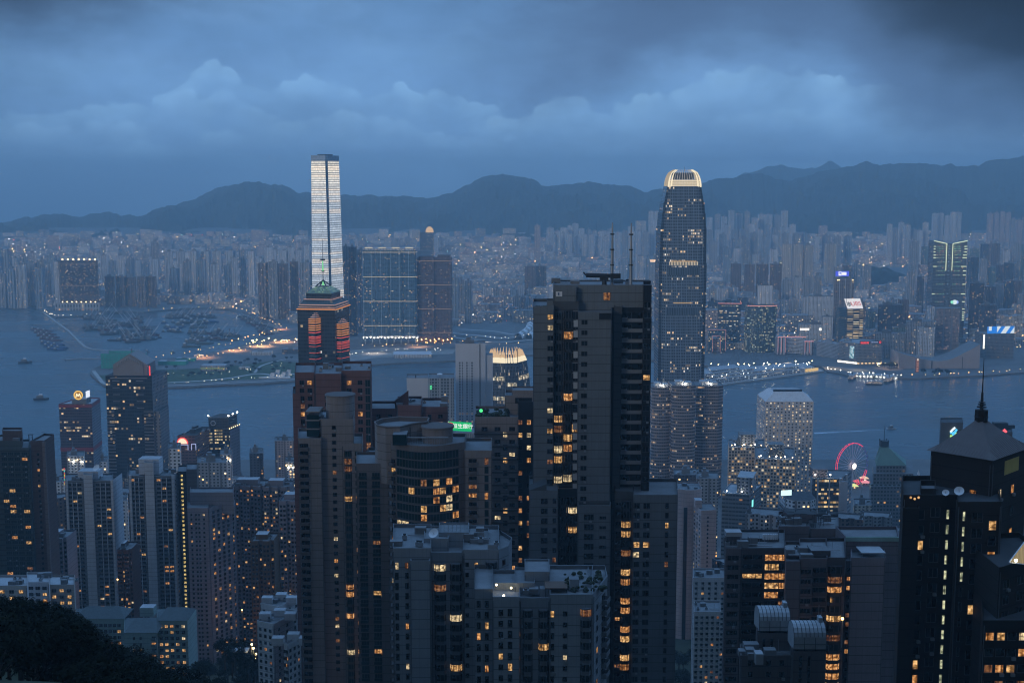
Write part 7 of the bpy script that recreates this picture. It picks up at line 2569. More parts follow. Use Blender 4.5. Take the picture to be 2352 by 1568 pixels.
class Bld:
 def __init__(s, name, label, cat, px, py, d, group=None, zb=None):
  x = X(px, py, d)
  s.d = d
  s.root = thing(name, label, cat, (x, d + 8, basez(x, d + 8) if zb is None else zb), group)
  s.zb = s.root.location.z
  s.W, s.Rf = MB(), MB()
  s.units = []
 def vol(s, fp, zt, m, roof=ROOFM, zb=None, par=1.1, ledge=None, lm=None):
  zb = s.zb if zb is None else zb
  n = len(fp)
  u = 0
  for i in range(n):
   mm = m[i] if isinstance(m, (list, tuple)) else m
   L = math.hypot(fp[(i + 1) % n][0] - fp[i][0], fp[(i + 1) % n][1] - fp[i][1])
   s.W.wall(fp[i], fp[(i + 1) % n], zb, zt, mm, u)
   u += math.ceil(L / 3.0) * 3.0 + 97 if L > 6 else L
  m0 = m[0] if isinstance(m, (list, tuple)) else m
  if s.d < 600:                                   # rainwater pipes down the fronts
   for i in range(n):
    d_, n_ = facevec(fp[i], fp[(i + 1) % n])
    L = math.hypot(fp[(i + 1) % n][0] - fp[i][0], fp[(i + 1) % n][1] - fp[i][1])
    if n_.y < -.3 and L > 5:
     for q in (.02, .98):
      x, y = fp[i][0] + d_.x * L * q + n_.x * .15, fp[i][1] + d_.y * L * q + n_.y * .15
      s.W.bar((x, y, max(zb, Z(1620, s.d))), (x, y, zt - 1), .09, FRAME, 4)
  ins = inset(fp, .45)
  for i in range(n):
   j = (i + 1) % n
   s.W.face([(*fp[i], zt), (*fp[j], zt), (*ins[j], zt), (*ins[i], zt)], m0)
   s.W.face([(*ins[i], zt), (*ins[j], zt), (*ins[j], zt - par), (*ins[i], zt - par)], m0)
  s.Rf.face([(*p, zt - par) for p in ins], roof)
  if ledge:
   pitch, off, proud, th = ledge
   z = zt - off
   zmin = Z(1640, s.d)
   lm = lm or m0
   while z > max(zb, zmin):
    for i in range(n):
     p0, p1 = fp[i], fp[(i + 1) % n]
     d_, n_ = facevec(p0, p1)
     if n_.y > .5:
      continue
     a0, a1 = (p0[0] + n_.x * proud, p0[1] + n_.y * proud), (p1[0] + n_.x * proud, p1[1] + n_.y * proud)
     s.W.face([(*a0, z), (*a1, z), (*a1, z + th), (*a0, z + th)], lm)
     s.W.face([(*a0, z + th), (*a1, z + th), (p1[0], p1[1], z + th), (p0[0], p0[1], z + th)], lm)
     s.W.face([(p0[0], p0[1], z), (p1[0], p1[1], z), (*a1, z), (*a0, z)], lm)
    z -= pitch
  return fp
 def units_on(s, p0, p1, zt, cols, pitch, w_, h, style='win', p=.1, off=1.0, wall=None, zmin=None, pal=None, frame=FRAME, skip=0.0, glass=GLASS, lit=None):
  """cols: positions along p0->p1, as fractions; zt: first floor's ceiling level"""
  L = math.hypot(p1[0] - p0[0], p1[1] - p0[1])
  d_, n_ = facevec(p0, p1)
  yaw = math.atan2(d_.y, d_.x)
  zlow = max(s.zb + 2, Z(1600, s.d)) if zmin is None else zmin
  z = zt - off - h
  k = 0
  while z > zlow:
   for c in cols:
    if skip and rnd.random() < skip:
     continue
    pm = lit(k, c) if lit else None
    if pm is None:
     pm = pick_lit(p, pal) or glass
    s.units.append((p0[0] + d_.x * L * c, p0[1] + d_.y * L * c, z, yaw, 'ac' if style == 'win' and rnd.random() < .3 else style, w_, h, pm, wall, frame))
   z -= pitch
   k += 1
 def part(s, mb, name):
  return mb.build(name, s.root)
 def done(s):
  if s.W.f:
   s.W.build('wall', s.root)
  if s.Rf.f:
   s.Rf.build('roof', s.root)
  base = Vector(s.root['base'])
  by = {}
  for u in s.units:
   by.setdefault(UNIT_NAME[u[4]], []).append(u)
  for nm, us in by.items():
   us.sort(key=lambda u: (u[1] - 30 * (u[7] in LIT)))
   keep, rest = us[:100], us[100:]
   for (x, y, z, yaw, st_, w_, h, pm, wl, frm) in keep:
    k = (st_, round(w_, 2), round(h, 2), pm.name, wl.name, frm.name)
    if k not in TMESH:
     TMESH[k] = tmpl(st_, w_, h, pm, wl, frm).build(nm, None).data
     sc.collection.objects.unlink(bpy.data.objects[-1]) if False else None
     for o_ in [q for q in bpy.data.objects if q.data == TMESH[k]]:
      bpy.data.objects.remove(o_)
    o_ = bpy.data.objects.new(nm, TMESH[k])
    sc.collection.objects.link(o_)
    o_.parent = s.root
    o_.location = (x - base.x, y - base.y, z - base.z)
    o_.rotation_euler = (0, 0, yaw)
   if rest:
    mb = MB()
    for (x, y, z, yaw, st_, w_, h, pm, wl, frm) in rest:
     k = (st_, round(w_, 2), round(h, 2), pm.name, wl.name, frm.name)
     if k not in TM:
      TM[k] = tmpl(st_, w_, h, pm, wl, frm)
     t_ = TM[k]
     c, q = math.cos(yaw), math.sin(yaw)
     b0 = len(mb.v)
     mb.v.extend([(x + a * c - b_ * q, y + a * q + b_ * c, z + e) for a, b_, e in t_.v])
     sh_ = rnd.uniform(0, 40)
     for f, mi, uv_ in zip(t_.f, t_.mi, t_.uv):
      mb.f.append(tuple(i + b0 for i in f))
      mb.mi.append(mb.idx(t_.mats[mi]))
      mb.uv.append([(a + sh_, b_) for a, b_ in uv_])
    o_ = mb.build(nm, s.root)
    o_['kind'] = 'stuff'
  return s.root
def wallm(name, c, bands=None):
 """rendered or tiled wall: faint panel joints, streaks below ledges"""
 if name in MATS:
  return MATS[name]
 m = bpy.data.materials.new(name)
 m.use_nodes = True
 t = NT(m.node_tree)
 b = t.n('ShaderNodeBsdfPrincipled')
 uv = t.n('ShaderNodeUVMap').outputs[0]
 ux, uy = t.sep(uv)[0:2]
 n1 = t.noise(t.xyz(t.m('MULTIPLY', ux, .9), t.m('MULTIPLY', uy, .05), 1.0), 1.0, 5, .65)
 n2 = t.noise(t.xyz(t.m('MULTIPLY', ux, .12), t.m('MULTIPLY', uy, .10), 4.0), 1.0, 5, .6)
 f = t.m('ADD', t.m('ADD', t.m('MULTIPLY', t.m('SUBTRACT', n1, .5), .35), t.m('MULTIPLY', t.m('SUBTRACT', n2, .5), .5)), 1.0)
 ch = bands or 3.0
 j = t.m('LESS_THAN', t.m('FRACT', t.m('DIVIDE', uy, ch)), .075)
 j2 = t.m('LESS_THAN', t.m('FRACT', t.m('DIVIDE', ux, 2.4)), .02)
 f = t.m('MULTIPLY', f, t.m('SUBTRACT', 1.0, t.m('MULTIPLY', t.m('MAXIMUM', j, j2), .5)))
 t.put(b.inputs['Base Color'], t.mix(1.0, c, t.xyz(f, f, f), 'MULTIPLY'))
 b.inputs['Roughness'].default_value = .8
 b.inputs['Specular IOR Level'].default_value = .25
 t.t.links.new(b.outputs[0], t.n('ShaderNodeOutputMaterial').inputs[0])
 MATS[name] = m
 return m
def tank(mb, x, y, z, w_=3, d_=3, h=2.4, m=METAL):
 mb.box(x - w_ / 2, x + w_ / 2, y - d_ / 2, y + d_ / 2, z, z + h, m)
def dish(o, x, y, z, r, m=WHITE):
 mb = MB()
 c = Vector((x, y, z + r))
 ax = Vector((-.35, -.65, .65)).normalized()
 e1 = ax.cross(Vector((0, 0, 1))).normalized()
 e2 = ax.cross(e1)
 prev = None
 for k in range(5):
  rr, dd = r * k / 4, .28 * r * (k / 4) ** 2
  ring = [c + ax * dd + (e1 * math.cos(i * math.tau / 16) + e2 * math.sin(i * math.tau / 16)) * rr for i in range(16)]
  if prev:
   for i in range(16):
    mb.face([prev[i], ring[i], ring[(i + 1) % 16], prev[(i + 1) % 16]], m)
  prev = ring
 mb.bar(c, (x, y, z), .12, METAL, 5)
 mb.bar(c, c + ax * r * .9, .05, METAL, 4)
 mb.build('satellite_dish', o)
def roof_bits(o, x0, x1, y0, y1, z, n=5, seed=1, m=ROOFM):
 """tanks, ducts, pipes and low sheds on a roof"""
 r_ = random.Random(seed)
 for i in range(n):
  mb = MB()
  x, y = r_.uniform(x0, x1), r_.uniform(y0, y1)
  k = r_.random()
  if k < .4:
   mb.box(x - r_.uniform(1, 2), x + r_.uniform(1, 2), y - 1.2, y + 1.2, z, z + r_.uniform(1.2, 2.6), m)
   mb.build('water_tank', o)
  elif k < .7:
   mb.box(x - .7, x + .7, y - .7, y + .7, z + .3, z + 1.5, METAL)
   mb.bar((x, y, z + 1.5), (x, y, z + 1.9), .5, DMETAL, 8)
   mb.build('cooling_unit', o)
  else:
   mb.bar((x - 2.5, y, z + .5), (x + 2.5, y, z + .5), .16, METAL, 6)
   mb.bar((x, y, z), (x, y, z + r_.uniform(2, 4)), .05, METAL, 4)
   mb.build('pipe', o)
# ------------------------------------------------------------------ the nearest dark tower, just right of the centre
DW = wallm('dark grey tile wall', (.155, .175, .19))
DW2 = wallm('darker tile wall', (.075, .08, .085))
BLK = mat('near black cladding', (.016, .018, .022), .35, var=.3)
d = 425
b = Bld('nearest_tower', 'nearest tall dark apartment tower with two masts on its roof', 'apartment tower', 1362, 700, d)
PT = 3.62
slab = b.vol(fr(1328, 1405, 716, d, 32), Z(716, d), DW)
lw = b.vol(fr(1225, 1272, 703, d + 5, 28), Z(703, d + 5), DW)
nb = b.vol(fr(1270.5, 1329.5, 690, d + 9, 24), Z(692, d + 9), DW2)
up = b.vol(fr(1271, 1497, 655, d + 14, 22), Z(654, d + 14), DW, zb=Z(800, d + 14), par=.6)
b.vol(fr(1272, 1324, 652, d + 10, 10), Z(660, d + 10), DW, zb=Z(705, d + 10))
rb = b.vol(fr(1405.5, 1497, 706, d + 13, 20), Z(706, d + 13), BLK)
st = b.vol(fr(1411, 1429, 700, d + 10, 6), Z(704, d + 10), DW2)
dg = b.vol(fr(1478, 1497, 655, d + 6, 18), Z(655, d + 6), BLK)
b.vol(fr(1256, 1272, 690, d + 12, 8), Z(690, d + 12), DW, zb=Z(712, d + 12))
# lower wings
ll = b.vol(fr(1215, 1281.5, 1126, d - 6, 22), Z(1126, d - 6), DW)
b.W.face([(ll[0][0], d - 6, Z(1126, d - 6)), (ll[0][0] + 6, d - 6, Z(1126, d - 6)), (ll[0][0] + 6, d - 6, Z(1111, d - 6))], DW)
b.W.face([(ll[0][0] + 6, d - 6, Z(1111, d - 6)), (ll[0][0] + 6, d + 2, Z(1111, d - 6)), (ll[0][0], d + 2, Z(1126, d - 6)), (ll[0][0], d - 6, Z(1126, d - 6))], DW2)
ls = b.vol(fr(1327, 1403, 1160, d - 5, 5), Z(1160, d - 5), DW)
lr = b.vol(fr(1455, 1557, 1136, d - 4, 24), Z(1136, d - 4), DW)
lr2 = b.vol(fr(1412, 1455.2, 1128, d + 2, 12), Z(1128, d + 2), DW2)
lln = b.vol(fr(1281, 1328, 1130, d + 3, 8), Z(1122, d + 3), BLK)
PPT = wallm('pale grey parapet', (.48, .52, .56))
z = Z(735, d + 9)
while z > Z(1120, d + 9):
 b.W.box(nb[0][0] + (nb[1][0] - nb[0][0]) * .80, nb[0][0] + (nb[1][0] - nb[0][0]) * .965, d + 8.2, d + 8.98, z - 2.3, z, PPT)
 z -= PT * (2 if rnd.random() < .3 else 1)
zt = Z(735, d)
b.units_on(slab[0], slab[1], Z(732, d), [.19], PT, 2.0, 1.5, 'win', .04, 0.4, DW, zmin=Z(1150, d))
b.units_on(lw[0], lw[1], Z(715, d + 5), [.84], PT, 1.9, 1.6, 'win', .13, 1.2, DW, zmin=Z(1120, d + 5))
b.units_on(nb[0], nb[1], Z(715, d + 9), [.22], PT, 2.8, 2.4, 'bay', .24, .4, DW, zmin=Z(1125, d + 9))
b.units_on(nb[0], nb[1], Z(711, d + 9), [.60], PT, 3.0, 2.5, 'bay', .30, .4, DW2, zmin=Z(1125, d + 9))
b.units_on(nb[0], nb[1], Z(713, d + 9), [.88], PT, 1.9, 2.7, 'win', .10, .3, WHITE, zmin=Z(1125, d + 9))
b.units_on(rb[0], rb[1], Z(715, d + 13), [.50], PT, 7.4, 3.2, 'balc', .07, .2, PPT, zmin=Z(1128, d + 13))
b.units_on(rb[0], rb[1], Z(719, d + 13), [.30], PT, 2.6, 1.4, 'balc', .05, 1.0, PPT, zmin=Z(1128, d + 13))
b.units_on(dg[0], dg[1], Z(690, d + 6), [.5], PT, 2.2, 1.8, 'win', .06, .6, BLK, zmin=Z(1128, d + 6))
P2 = 3.45
b.units_on(ll[0], ll[1], Z(1141, d - 6), [.53], P2, 2.2, 1.9, 'win', .10, .5, DW)
b.units_on(ll[0], ll[1], Z(1141, d - 6), [.88], P2, 1.1, 1.7, 'slit', .30, .5, DW)
b.units_on(ls[0], ls[1], Z(1178, d - 5), [.34], P2, 3.2, 2.0, 'win', .18, .4, DW)
b.units_on(ls[0], ls[1], Z(1180, d - 5), [.76], P2, 2.2, 1.0, 'win', .10, .8, DW)
b.units_on(lr[0], lr[1], Z(1152, d - 4), [.075, .30], P2, 2.1, 1.9, 'win', .09, .4, DW)
b.units_on(lr[0], lr[1], Z(1152, d - 4), [.76], P2, 1.1, 1.9, 'slit', .08, .4, DW)
b.units_on(lr2[0], lr2[1], Z(1150, d + 2), [.62], P2, 3.2, 2.2, 'bay', .50, .2, DW2)
b.units_on(lr2[0], lr2[1], Z(1150, d + 2), [.2], P2, 2.0, 2.0, 'balc', .10, .2, DW2)
b.units_on(lln[0], lln[1], Z(1140, d + 3), [.27, .73], P2, 3.0, 2.2, 'bay', .34, .2, DW2)
b.units_on(up[0], up[1], Z(672, d + 14), [.545], 60, 2.4, 2.6, 'win', 1.0, 0, DW, pal=[0, 0, 0, 1])
o = b.done()
mb = MB()
mb.box(X(1376, 724, d), X(1404, 724, d), d - .3, d - .02, Z(733, d), Z(719, d), BLK)  # near-black plate on the face, standing in for the opening's shade
mb.build('painted_roof_opening', o)
mb = MB()
q = X(1280, 675, d + 10)
panel(mb, (q + .6, d + 9.7, Z(675, d + 10)), (1, 0, 0), (0, 0, 1), (0, -1, 0), 2.2, 1.7, .15, mat('white roof board', (.75, .76, .78), .6))
mb.box(q + .2, q + .7, d + 9.5, d + 9.6, Z(675, d + 10) - .4, Z(675, d + 10) + .5, mat('small blue mark', (.1, .16, .3), .6))
mb.build('roof_board', o)
for px, tp in ((1405.5, 511), (1448.5, 512)):
 mb = MB()
 x = X(px, 650, d + 22)
 z0, z1 = Z(652, d + 22), Z(tp, d + 22)
 mb.bar((x, d + 22, z0 - 1), (x, d + 22, z0 + (z1 - z0) * .55), .62, METAL, 8, .5)
 mb.bar((x, d + 22, z0 + (z1 - z0) * .55), (x, d + 22, z1), .42, METAL, 8, .22)
 for f in (.3, .55, .8):
  mb.bar((x, d + 22, z0 + (z1 - z0) * f), (x, d + 22, z0 + (z1 - z0) * f + .5), .72, DMETAL, 8)
 mb.build('mast', o)
mb = MB()
xc, zc = X(1388, 650, d + 18), Z(651, d + 18)
mb.bar((xc, d + 18, zc - .5), (xc, d + 18, Z(636, d + 18)), .9, DMETAL, 8, .6)
mb.box(xc - 1.6, xc + 1.4, d + 17, d + 19, Z(643, d + 18), Z(634, d + 18), DMETAL)
mb.bar((X(1346, 633, d + 18), d + 18, Z(632, d + 18)), (X(1424, 633, d + 18), d + 18, Z(634, d + 18)), .85, DMETAL, 6)
mb.box(X(1402, 633, d + 18), X(1425, 633, d + 18), d + 17.1, d + 18.9, Z(640, d + 18), Z(628, d + 18), DMETAL)
mb.bar((X(1346, 633, d + 18), d + 18, Z(632, d + 18)), (X(1340, 626, d + 18), d + 18, Z(625, d + 18)), .3, DMETAL, 5)
mb.build('window_cleaning_crane', o)
roof_bits(o, X(1275, 660, d + 15), X(1480, 660, d + 15), d + 18, d + 32, Z(655, d + 14) - .6, 6, 3)
mb = MB()
for i in range(16):
 x = X(1228 + i * 2.7, 703, d + 5)
 mb.dome((x, d + 6.5 + (i % 3), Z(703, d + 5) - 1.0), rnd.uniform(.5, 1.1), mat('rooftop shrub', (.02, .03, .015), .9), n=6, k=2)
mb.build('roof_shrub', o)
# ------------------------------------------------------------------ two pale blue white blocks in front
BW = wallm('pale bluish tile wall', (.27, .30, .33), 2.9)
BW2 = wallm('bluish tile wall', (.22, .245, .27), 2.9)
ROOFG = emit('roof terrace lamp', (1.0, .86, .55), 9)
def terrace_lamp(o, x, y, z, pw=60, name='roof_lamp'):
 mb = MB()
 mb.dome((x, y, z), .30, ROOFG, n=8, k=2, full=True)
 mb.bar((x, y, z - .25), (x, y + .5, z - .1), .06, METAL, 4)
 p = mb.build(name, o)
 li = bpy.data.lights.new('roof_lamp_light', 'POINT')
 li.energy = pw
 li.color = (1, .84, .55)
 li.shadow_soft_size = .35
 lo = bpy.data.objects.new('roof_lamp_light', li)
 sc.collection.objects.link(lo)
 lo.location = (x, y - .7, z + .2)
 return p
d = 350
b = Bld('pale_block', 'pale bluish apartment block with a dish on its roof, left of the front pair', 'apartment block', 1040, 1260, d)
f1 = b.vol(fr(902, 990, 1256, d, 26), Z(1258, d), BW)
f2 = b.vol(fr(990.5, 1064, 1262, d + 4, 24), Z(1268, d + 4), BW2)
f3 = b.vol(fr(1064.5, 1146, 1254, d + 1, 26), Z(1262, d + 1), BW)
f4 = b.vol([(X(1146, 1256, d + 5), d + 5), (X(1168, 1256, d + 5), d + 9), (X(1176, 1256, d + 16), d + 18), (X(1146, 1256, d + 5), d + 26)], Z(1262, d + 5), BW2)
b.vol(fr(942, 988, 1270, d - 2.2, 2.1), Z(1287, d - 2.2), BW, par=.5)
# penthouse volumes
b.vol(fr(974, 1030, 1232, d + 9, 14), Z(1236, d + 9), BW, zb=Z(1285, d + 9), par=.6)
b.vol(fr(1008, 1077, 1215, d + 13, 11), Z(1222, d + 13), BW, zb=Z(1262, d + 13), par=.6)
b.vol(fr(1080, 1122, 1230, d + 11, 12), Z(1238, d + 11), BW2, zb=Z(1270, d + 11), par=.6)
b.vol(fr(1096, 1112, 1218, d + 16, 6), Z(1222, d + 16), BW, zb=Z(1262, d + 16), par=.4)
P3 = 3.02
b.units_on(f1[0], f1[1], Z(1288, d), [.10], P3, .9, 2.0, 'slit', .12, .4, BW)
b.units_on(f1[0], f1[1], Z(1288, d), [.36], P3, .85, 1.7, 'slit', .22, .4, BW)
b.units_on(f1[0], f1[1], Z(1300, d), [.58], P3, 1.25, 2.1, 'slit', .05, .4, BW)
b.units_on(f2[0], f2[1], Z(1292, d + 4), [.27, .76], P3, 3.4, 1.9, 'bay', .07, .3, BW)
b.units_on(f3[0], f3[1], Z(1288, d + 1), [.10], P3, .9, 1.2, 'win', .12, .4, BW)
b.units_on(f3[0], f3[1], Z(1288, d + 1), [.36], P3, .95, 1.3, 'win', .06, .4, BW)
b.units_on(f3[0], f3[1], Z(1288, d + 1), [.78], P3, 3.2, 1.7, 'bay', .05, .3, BW)
b.units_on(f4[0], f4[1], Z(1286, d + 5), [.5], P3, 1.4, 1.7, 'win', .05, .4, BW2)
o = b.done()
dish(o, X(996, 1236, d + 8), d + 10.5, Z(1240, d + 9), 1.55)
terrace_lamp(o, X(956, 1262, d + 8), d + 8, Z(1266, d + 8), 40)
terrace_lamp(o, X(972, 1278, d + 3), d + 5, Z(1281, d + 4), 25)
terrace_lamp(o, X(1009, 1280, d + 5), d + 6, Z(1285, d + 5), 60)
mb = MB()
for i in range(4):
 z = Z(1214 - i * 3.2, d + 14)
 mb.bar((X(1010, 1210, d + 14), d + 15, z), (X(1078, 1210, d + 14), d + 15, z), .05, METAL, 4)
for i in range(8):
 x = X(1010 + i * 9.6, 1215, d + 14)
 mb.bar((x, d + 15, Z(1224, d + 13)), (x, d + 15, Z(1204, d + 14)), .05, METAL, 4)
mb.build('roof_rail', o)
roof_bits(o, X(905, 1256, d), X(970, 1256, d), d + 3, d + 20, Z(1258, d) - 1.1, 6, 5)
roof_bits(o, X(1070, 1256, d), X(1140, 1256, d), d + 3, d + 20, Z(1262, d) - 1.1, 7, 8)
for (a, c_, e_) in ((1120, 1142, 1250), (1062, 1078, 1262)):
 mb = MB()
 mb.box(X(a, e_, d + 2), X(c_, e_, d + 2), d + 1.6, d + 1.9, Z(e_ + 10, d + 2), Z(e_, d + 2), BW)
 mb.build('parapet', o)
d = 325
b = Bld('pale_block', 'pale bluish apartment block with lit bay windows and planted roof, right of the front pair', 'apartment block', 1240, 1350, d)
g1 = b.vol(fr(1090, 1132, 1350, d + 4, 22), Z(1352, d + 4), BW2)
g2 = b.vol(fr(1131.5, 1194, 1366, d, 24), Z(1370, d), BW)
g3 = b.vol(fr(1194.5, 1262, 1362, d + 2.5, 24), Z(1372, d + 2.5), BW2)
g4 = b.vol(fr(1262.5, 1362, 1360, d, 26), Z(1364, d), BW)
side = [(X(1362.5, 1360, d + 1), d + 1), (X(1396, 1345, d + 15), d + 16), (X(1396, 1345, d + 15), d + 26), (X(1362.5, 1360, d + 1), d + 26)]
g5 = b.vol(side, Z(1362, d + 1), BW2)
b.vol(fr(1182, 1228, 1332, d + 8, 14), Z(1338, d + 8), BW, zb=Z(1385, d + 8), par=.6)
b.vol(fr(1205, 1262, 1306, d + 12, 12), Z(1312, d + 12), BW, zb=Z(1372, d + 12), par=.6)
b.vol(fr(1258, 1330, 1340, d + 13, 10), Z(1346, d + 13), BW2, zb=Z(1378, d + 13), par=.5)
P3 = 3.05
b.units_on(g1[0], g1[1], Z(1375, d + 4), [.22, .66], P3, .95, 1.9, 'slit', .08, .4, BW)
b.units_on(g2[0], g2[1], Z(1395, d), [.30], P3, 1.1, 1.6, 'win', .42, .5, BW)
b.units_on(g2[0], g2[1], Z(1393, d), [.64], P3, 1.1, 2.0, 'slit', .10, .5, BW)
b.units_on(g3[0], g3[1], Z(1398, d + 2.5), [.26, .80], P3, 2.7, 1.8, 'bay', .34, .3, BW)
b.units_on(g4[0], g4[1], Z(1398, d), [.06], P3, 1.0, 1.7, 'win', .12, .5, BW)
b.units_on(g4[0], g4[1], Z(1398, d), [.36], P3, 1.05, 1.3, 'win', .15, .6, BW)
b.units_on(g4[0], g4[1], Z(1394, d), [.84], P3, 2.9, 1.9, 'bay', .26, .4, BW)
b.units_on(side[0], side[1], Z(1394, d + 1), [.28], P3, 1.5, 1.7, 'win', .14, .4, BW)
b.units_on(side[0], side[1], Z(1388, d + 1), [.72], P3, 4.0, 2.6, 'balc', .05, .2, BW)
o = b.done()
terrace_lamp(o, X(1157, 1366, d + 6), d + 2.5, Z(1360, d + 5), 90)
terrace_lamp(o, X(1140, 1348, d + 6), d + 7, Z(1345, d + 6), 60)
terrace_lamp(o, X(1174, 1352, d + 6), d + 7, Z(1352, d + 6), 40)
mb = MB()
mb.box(X(1136, 1345, d + 9), X(1182, 1345, d + 9), d + 9, d + 9.4, Z(1372, d + 9), Z(1338, d + 9), BW)
mb.build('parapet', o)
mb = MB()
pz = Z(1352, d + 4)
mb.box(X(1252, 1350, d + 3), X(1304, 1350, d + 3), d + 4, d + 10, pz, pz + .25, mat('brown pergola', (.10, .06, .04), .7))
for a in (1254, 1302):
 mb.bar((X(a, 1350, d + 3), d + 4.3, pz - 3.2), (X(a, 1350, d + 3), d + 4.3, pz), .12, DMETAL, 5)
mb.build('pergola', o)
mb = MB()
r_ = random.Random(4)
for i in range(60):
 x, y = X(r_.uniform(1300, 1390), 1345, d + 8), d + r_.uniform(4, 20)
 mb.dome((x, y, Z(1366, d) - .8 + r_.uniform(0, 1.0)), r_.uniform(.4, 1.0), mat('rooftop shrub', (.02, .03, .015), .9), n=6, k=2)
mb.build('roof_shrub', o)
roof_bits(o, X(1195, 1362, d), X(1250, 1362, d), d + 5, d + 20, Z(1372, d) - 1.1, 6, 11)
for (a, c_, e_) in ((1240, 1262, 1352), (1308, 1330, 1330)):
 mb = MB()
 mb.box(X(a, e_, d + 6), X(c_, e_, d + 6), d + 6, d + 9, Z(1372, d + 6), Z(e_, d + 6), BW)
 mb.build('roof_hut', o)
# ------------------------------------------------------------------ beige tower with the round drum, red granite tower behind it
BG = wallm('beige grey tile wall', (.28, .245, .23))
BG2 = wallm('beige wall with painted shade', (.20, .175, .168))  # darker copy of the beige wall, shade put into its colour
RG = wallm('red granite wall', (.19, .105, .098))
d = 545
b = Bld('red_granite_tower', 'dark red granite tower top behind the beige drum topped tower', 'apartment tower', 762, 850, d)
q1 = b.vol(fr(677, 722, 853, d, 30), Z(855, d), RG)
q2 = b.vol(fr(722.5, 784, 856, d - 3, 34), Z(858, d - 3), RG)
q3 = b.vol(fr(784.5, 852, 848, d, 30), Z(851, d), RG)
q4 = b.vol(fr(672, 690, 902, d - 1, 20), Z(904, d - 1), RG)
for f_, cols, pr in ((q1, [.35, .75], .24), (q3, [.25, .62], .05)):
 b.units_on(f_[0], f_[1], Z(872, d), cols, 3.5, 2.0, 1.9, 'win', pr, .3, RG)
b.units_on(q3[0], q3[1], Z(872, d), [.88], 3.5, 2.0, 2.9, 'win', .06, .1, BLK, glass=GLASST)
b.units_on(q2[0], q2[1], Z(905, d - 3), [.44], 3.5, 1.6, 1.6, 'win', .05, .3, RG)
o = b.done()
roof_bits(o, X(725, 856, d), X(850, 856, d), d + 2, d + 24, Z(856, d) - 1, 9, 21)
d = 480
b = Bld('drum_topped_tower', 'tall beige apartment tower topped by a round drum, left of the curved roof tower', 'apartment tower', 780, 1000, d)
dc = ngon(X(771, 930, d), d + 13, X(805, 930, d) - X(771, 930, d), 5.6, 24)
b.vol(dc, Z(920, d), BG, zb=Z(1000, d), par=1.6)
h1 = b.vol(fr(736, 812, 960, d + 3, 22), Z(962, d + 3), BG)
h2 = b.vol(fr(684, 738, 1004, d, 20), Z(1006, d), BG)
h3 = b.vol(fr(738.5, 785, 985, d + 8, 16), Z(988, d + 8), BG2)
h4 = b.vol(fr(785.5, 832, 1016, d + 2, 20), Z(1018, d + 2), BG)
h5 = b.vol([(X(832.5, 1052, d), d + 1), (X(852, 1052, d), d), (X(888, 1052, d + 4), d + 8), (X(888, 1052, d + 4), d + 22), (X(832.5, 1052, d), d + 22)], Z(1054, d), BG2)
P4 = 2.98
b.units_on(h2[0], h2[1], Z(1016, d), [.25], P4, 3.6, 2.6, 'balc', .03, .1, BG)
b.units_on(h1[0], h1[1], Z(975, d + 3), [.40], P4, 1.5, 1.4, 'win', .20, .4, BG, zmin=Z(1560, d))
b.units_on(h3[0], h3[1], Z(1003, d + 8), [.45], P4, 1.3, 1.3, 'win', .46, .4, BG2)
b.units_on(h3[0], h3[1], Z(1003, d + 8), [.82], P4, 1.0, 1.3, 'slit', .30, .4, BG2, pal=[.2, .2, .6, 0])
b.units_on(h4[0], h4[1], Z(1034, d + 2), [.28], P4, 2.9, 2.1, 'bay', .26, .2, BG2, glass=GLASST)
b.units_on(h4[0], h4[1], Z(1034, d + 2), [.74], P4, 1.5, 1.6, 'win', .14, .4, BG, glass=GLASST)
b.units_on(h5[0], h5[1], Z(1068, d), [.5], P4, 2.8, 2.4, 'glassbalc', .18, .2, BG2, glass=GLASST)
b.units_on(h5[1], h5[2], Z(1068, d), [.32, .74], P4, 2.6, 2.3, 'glassbalc', .10, .2, BG2, glass=GLASST)
o = b.done()
mb = MB()
mb.prism(ngon(X(771, 930, d), d + 13, (X(805, 930, d) - X(771, 930, d)) * 1.06, 6.0, 24), Z(922, d) + .3, Z(917, d), BG2, BG2, True)
mb.build('drum_rim', o)
mb = MB()
mb.box(X(706, 985, d + 5), X(734, 985, d + 5), d + 3.5, d + 14, Z(1006, d), Z(952, d + 4), GLASST, ROOFM)
for z in (Z(990, d), Z(970, d), Z(951, d)):
 mb.box(X(704, 985, d + 5), X(736, 985, d + 5), d + 3.1, d + 14, z, z + .5, BG)
mb.build('glazed_stair', o)
# red granite lower tower and slanted fin
d = 560
b = Bld('red_granite_block', 'red granite penthouse blocks with a slanted fin behind the curved roof tower', 'apartment tower', 940, 940, d)
k1 = b.vol(fr(912, 968, 924, d, 24), Z(930, d), RG)
k2 = b.vol(fr(968.5, 1028, 926, d + 3, 24), Z(934, d + 3), RG)
k3 = b.vol(fr(851, 911, 934, d + 2, 20), Z(938, d + 2), RG)
b.units_on(k2[0], k2[1], Z(950, d + 3), [.72], 3.4, 2.0, 1.7, 'win', .3, .3, RG)
b.units_on(k2[0], k2[1], Z(950, d + 3), [.30], 3.4, 1.6, 2.6, 'win', .05, .3, RG)
b.units_on(k3[0], k3[1], Z(950, d + 2), [.3, .75], 3.4, 1.8, 2.0, 'win', .06, .3, RG)
o = b.done()
mb = MB()
pts = [(908, 940), (906, 921), (937, 898), (938, 940)]
g = [P(a, c_, d + 6) for a, c_ in pts]
mb.face(g, RG)
mb.face([v_ + Vector((0, 3, 0)) for v_ in reversed(g)], RG)
for i in range(4):
 j = (i + 1) % 4
 mb.face([g[j], g[i], g[i] + Vector((0, 3, 0)), g[j] + Vector((0, 3, 0))], RG)
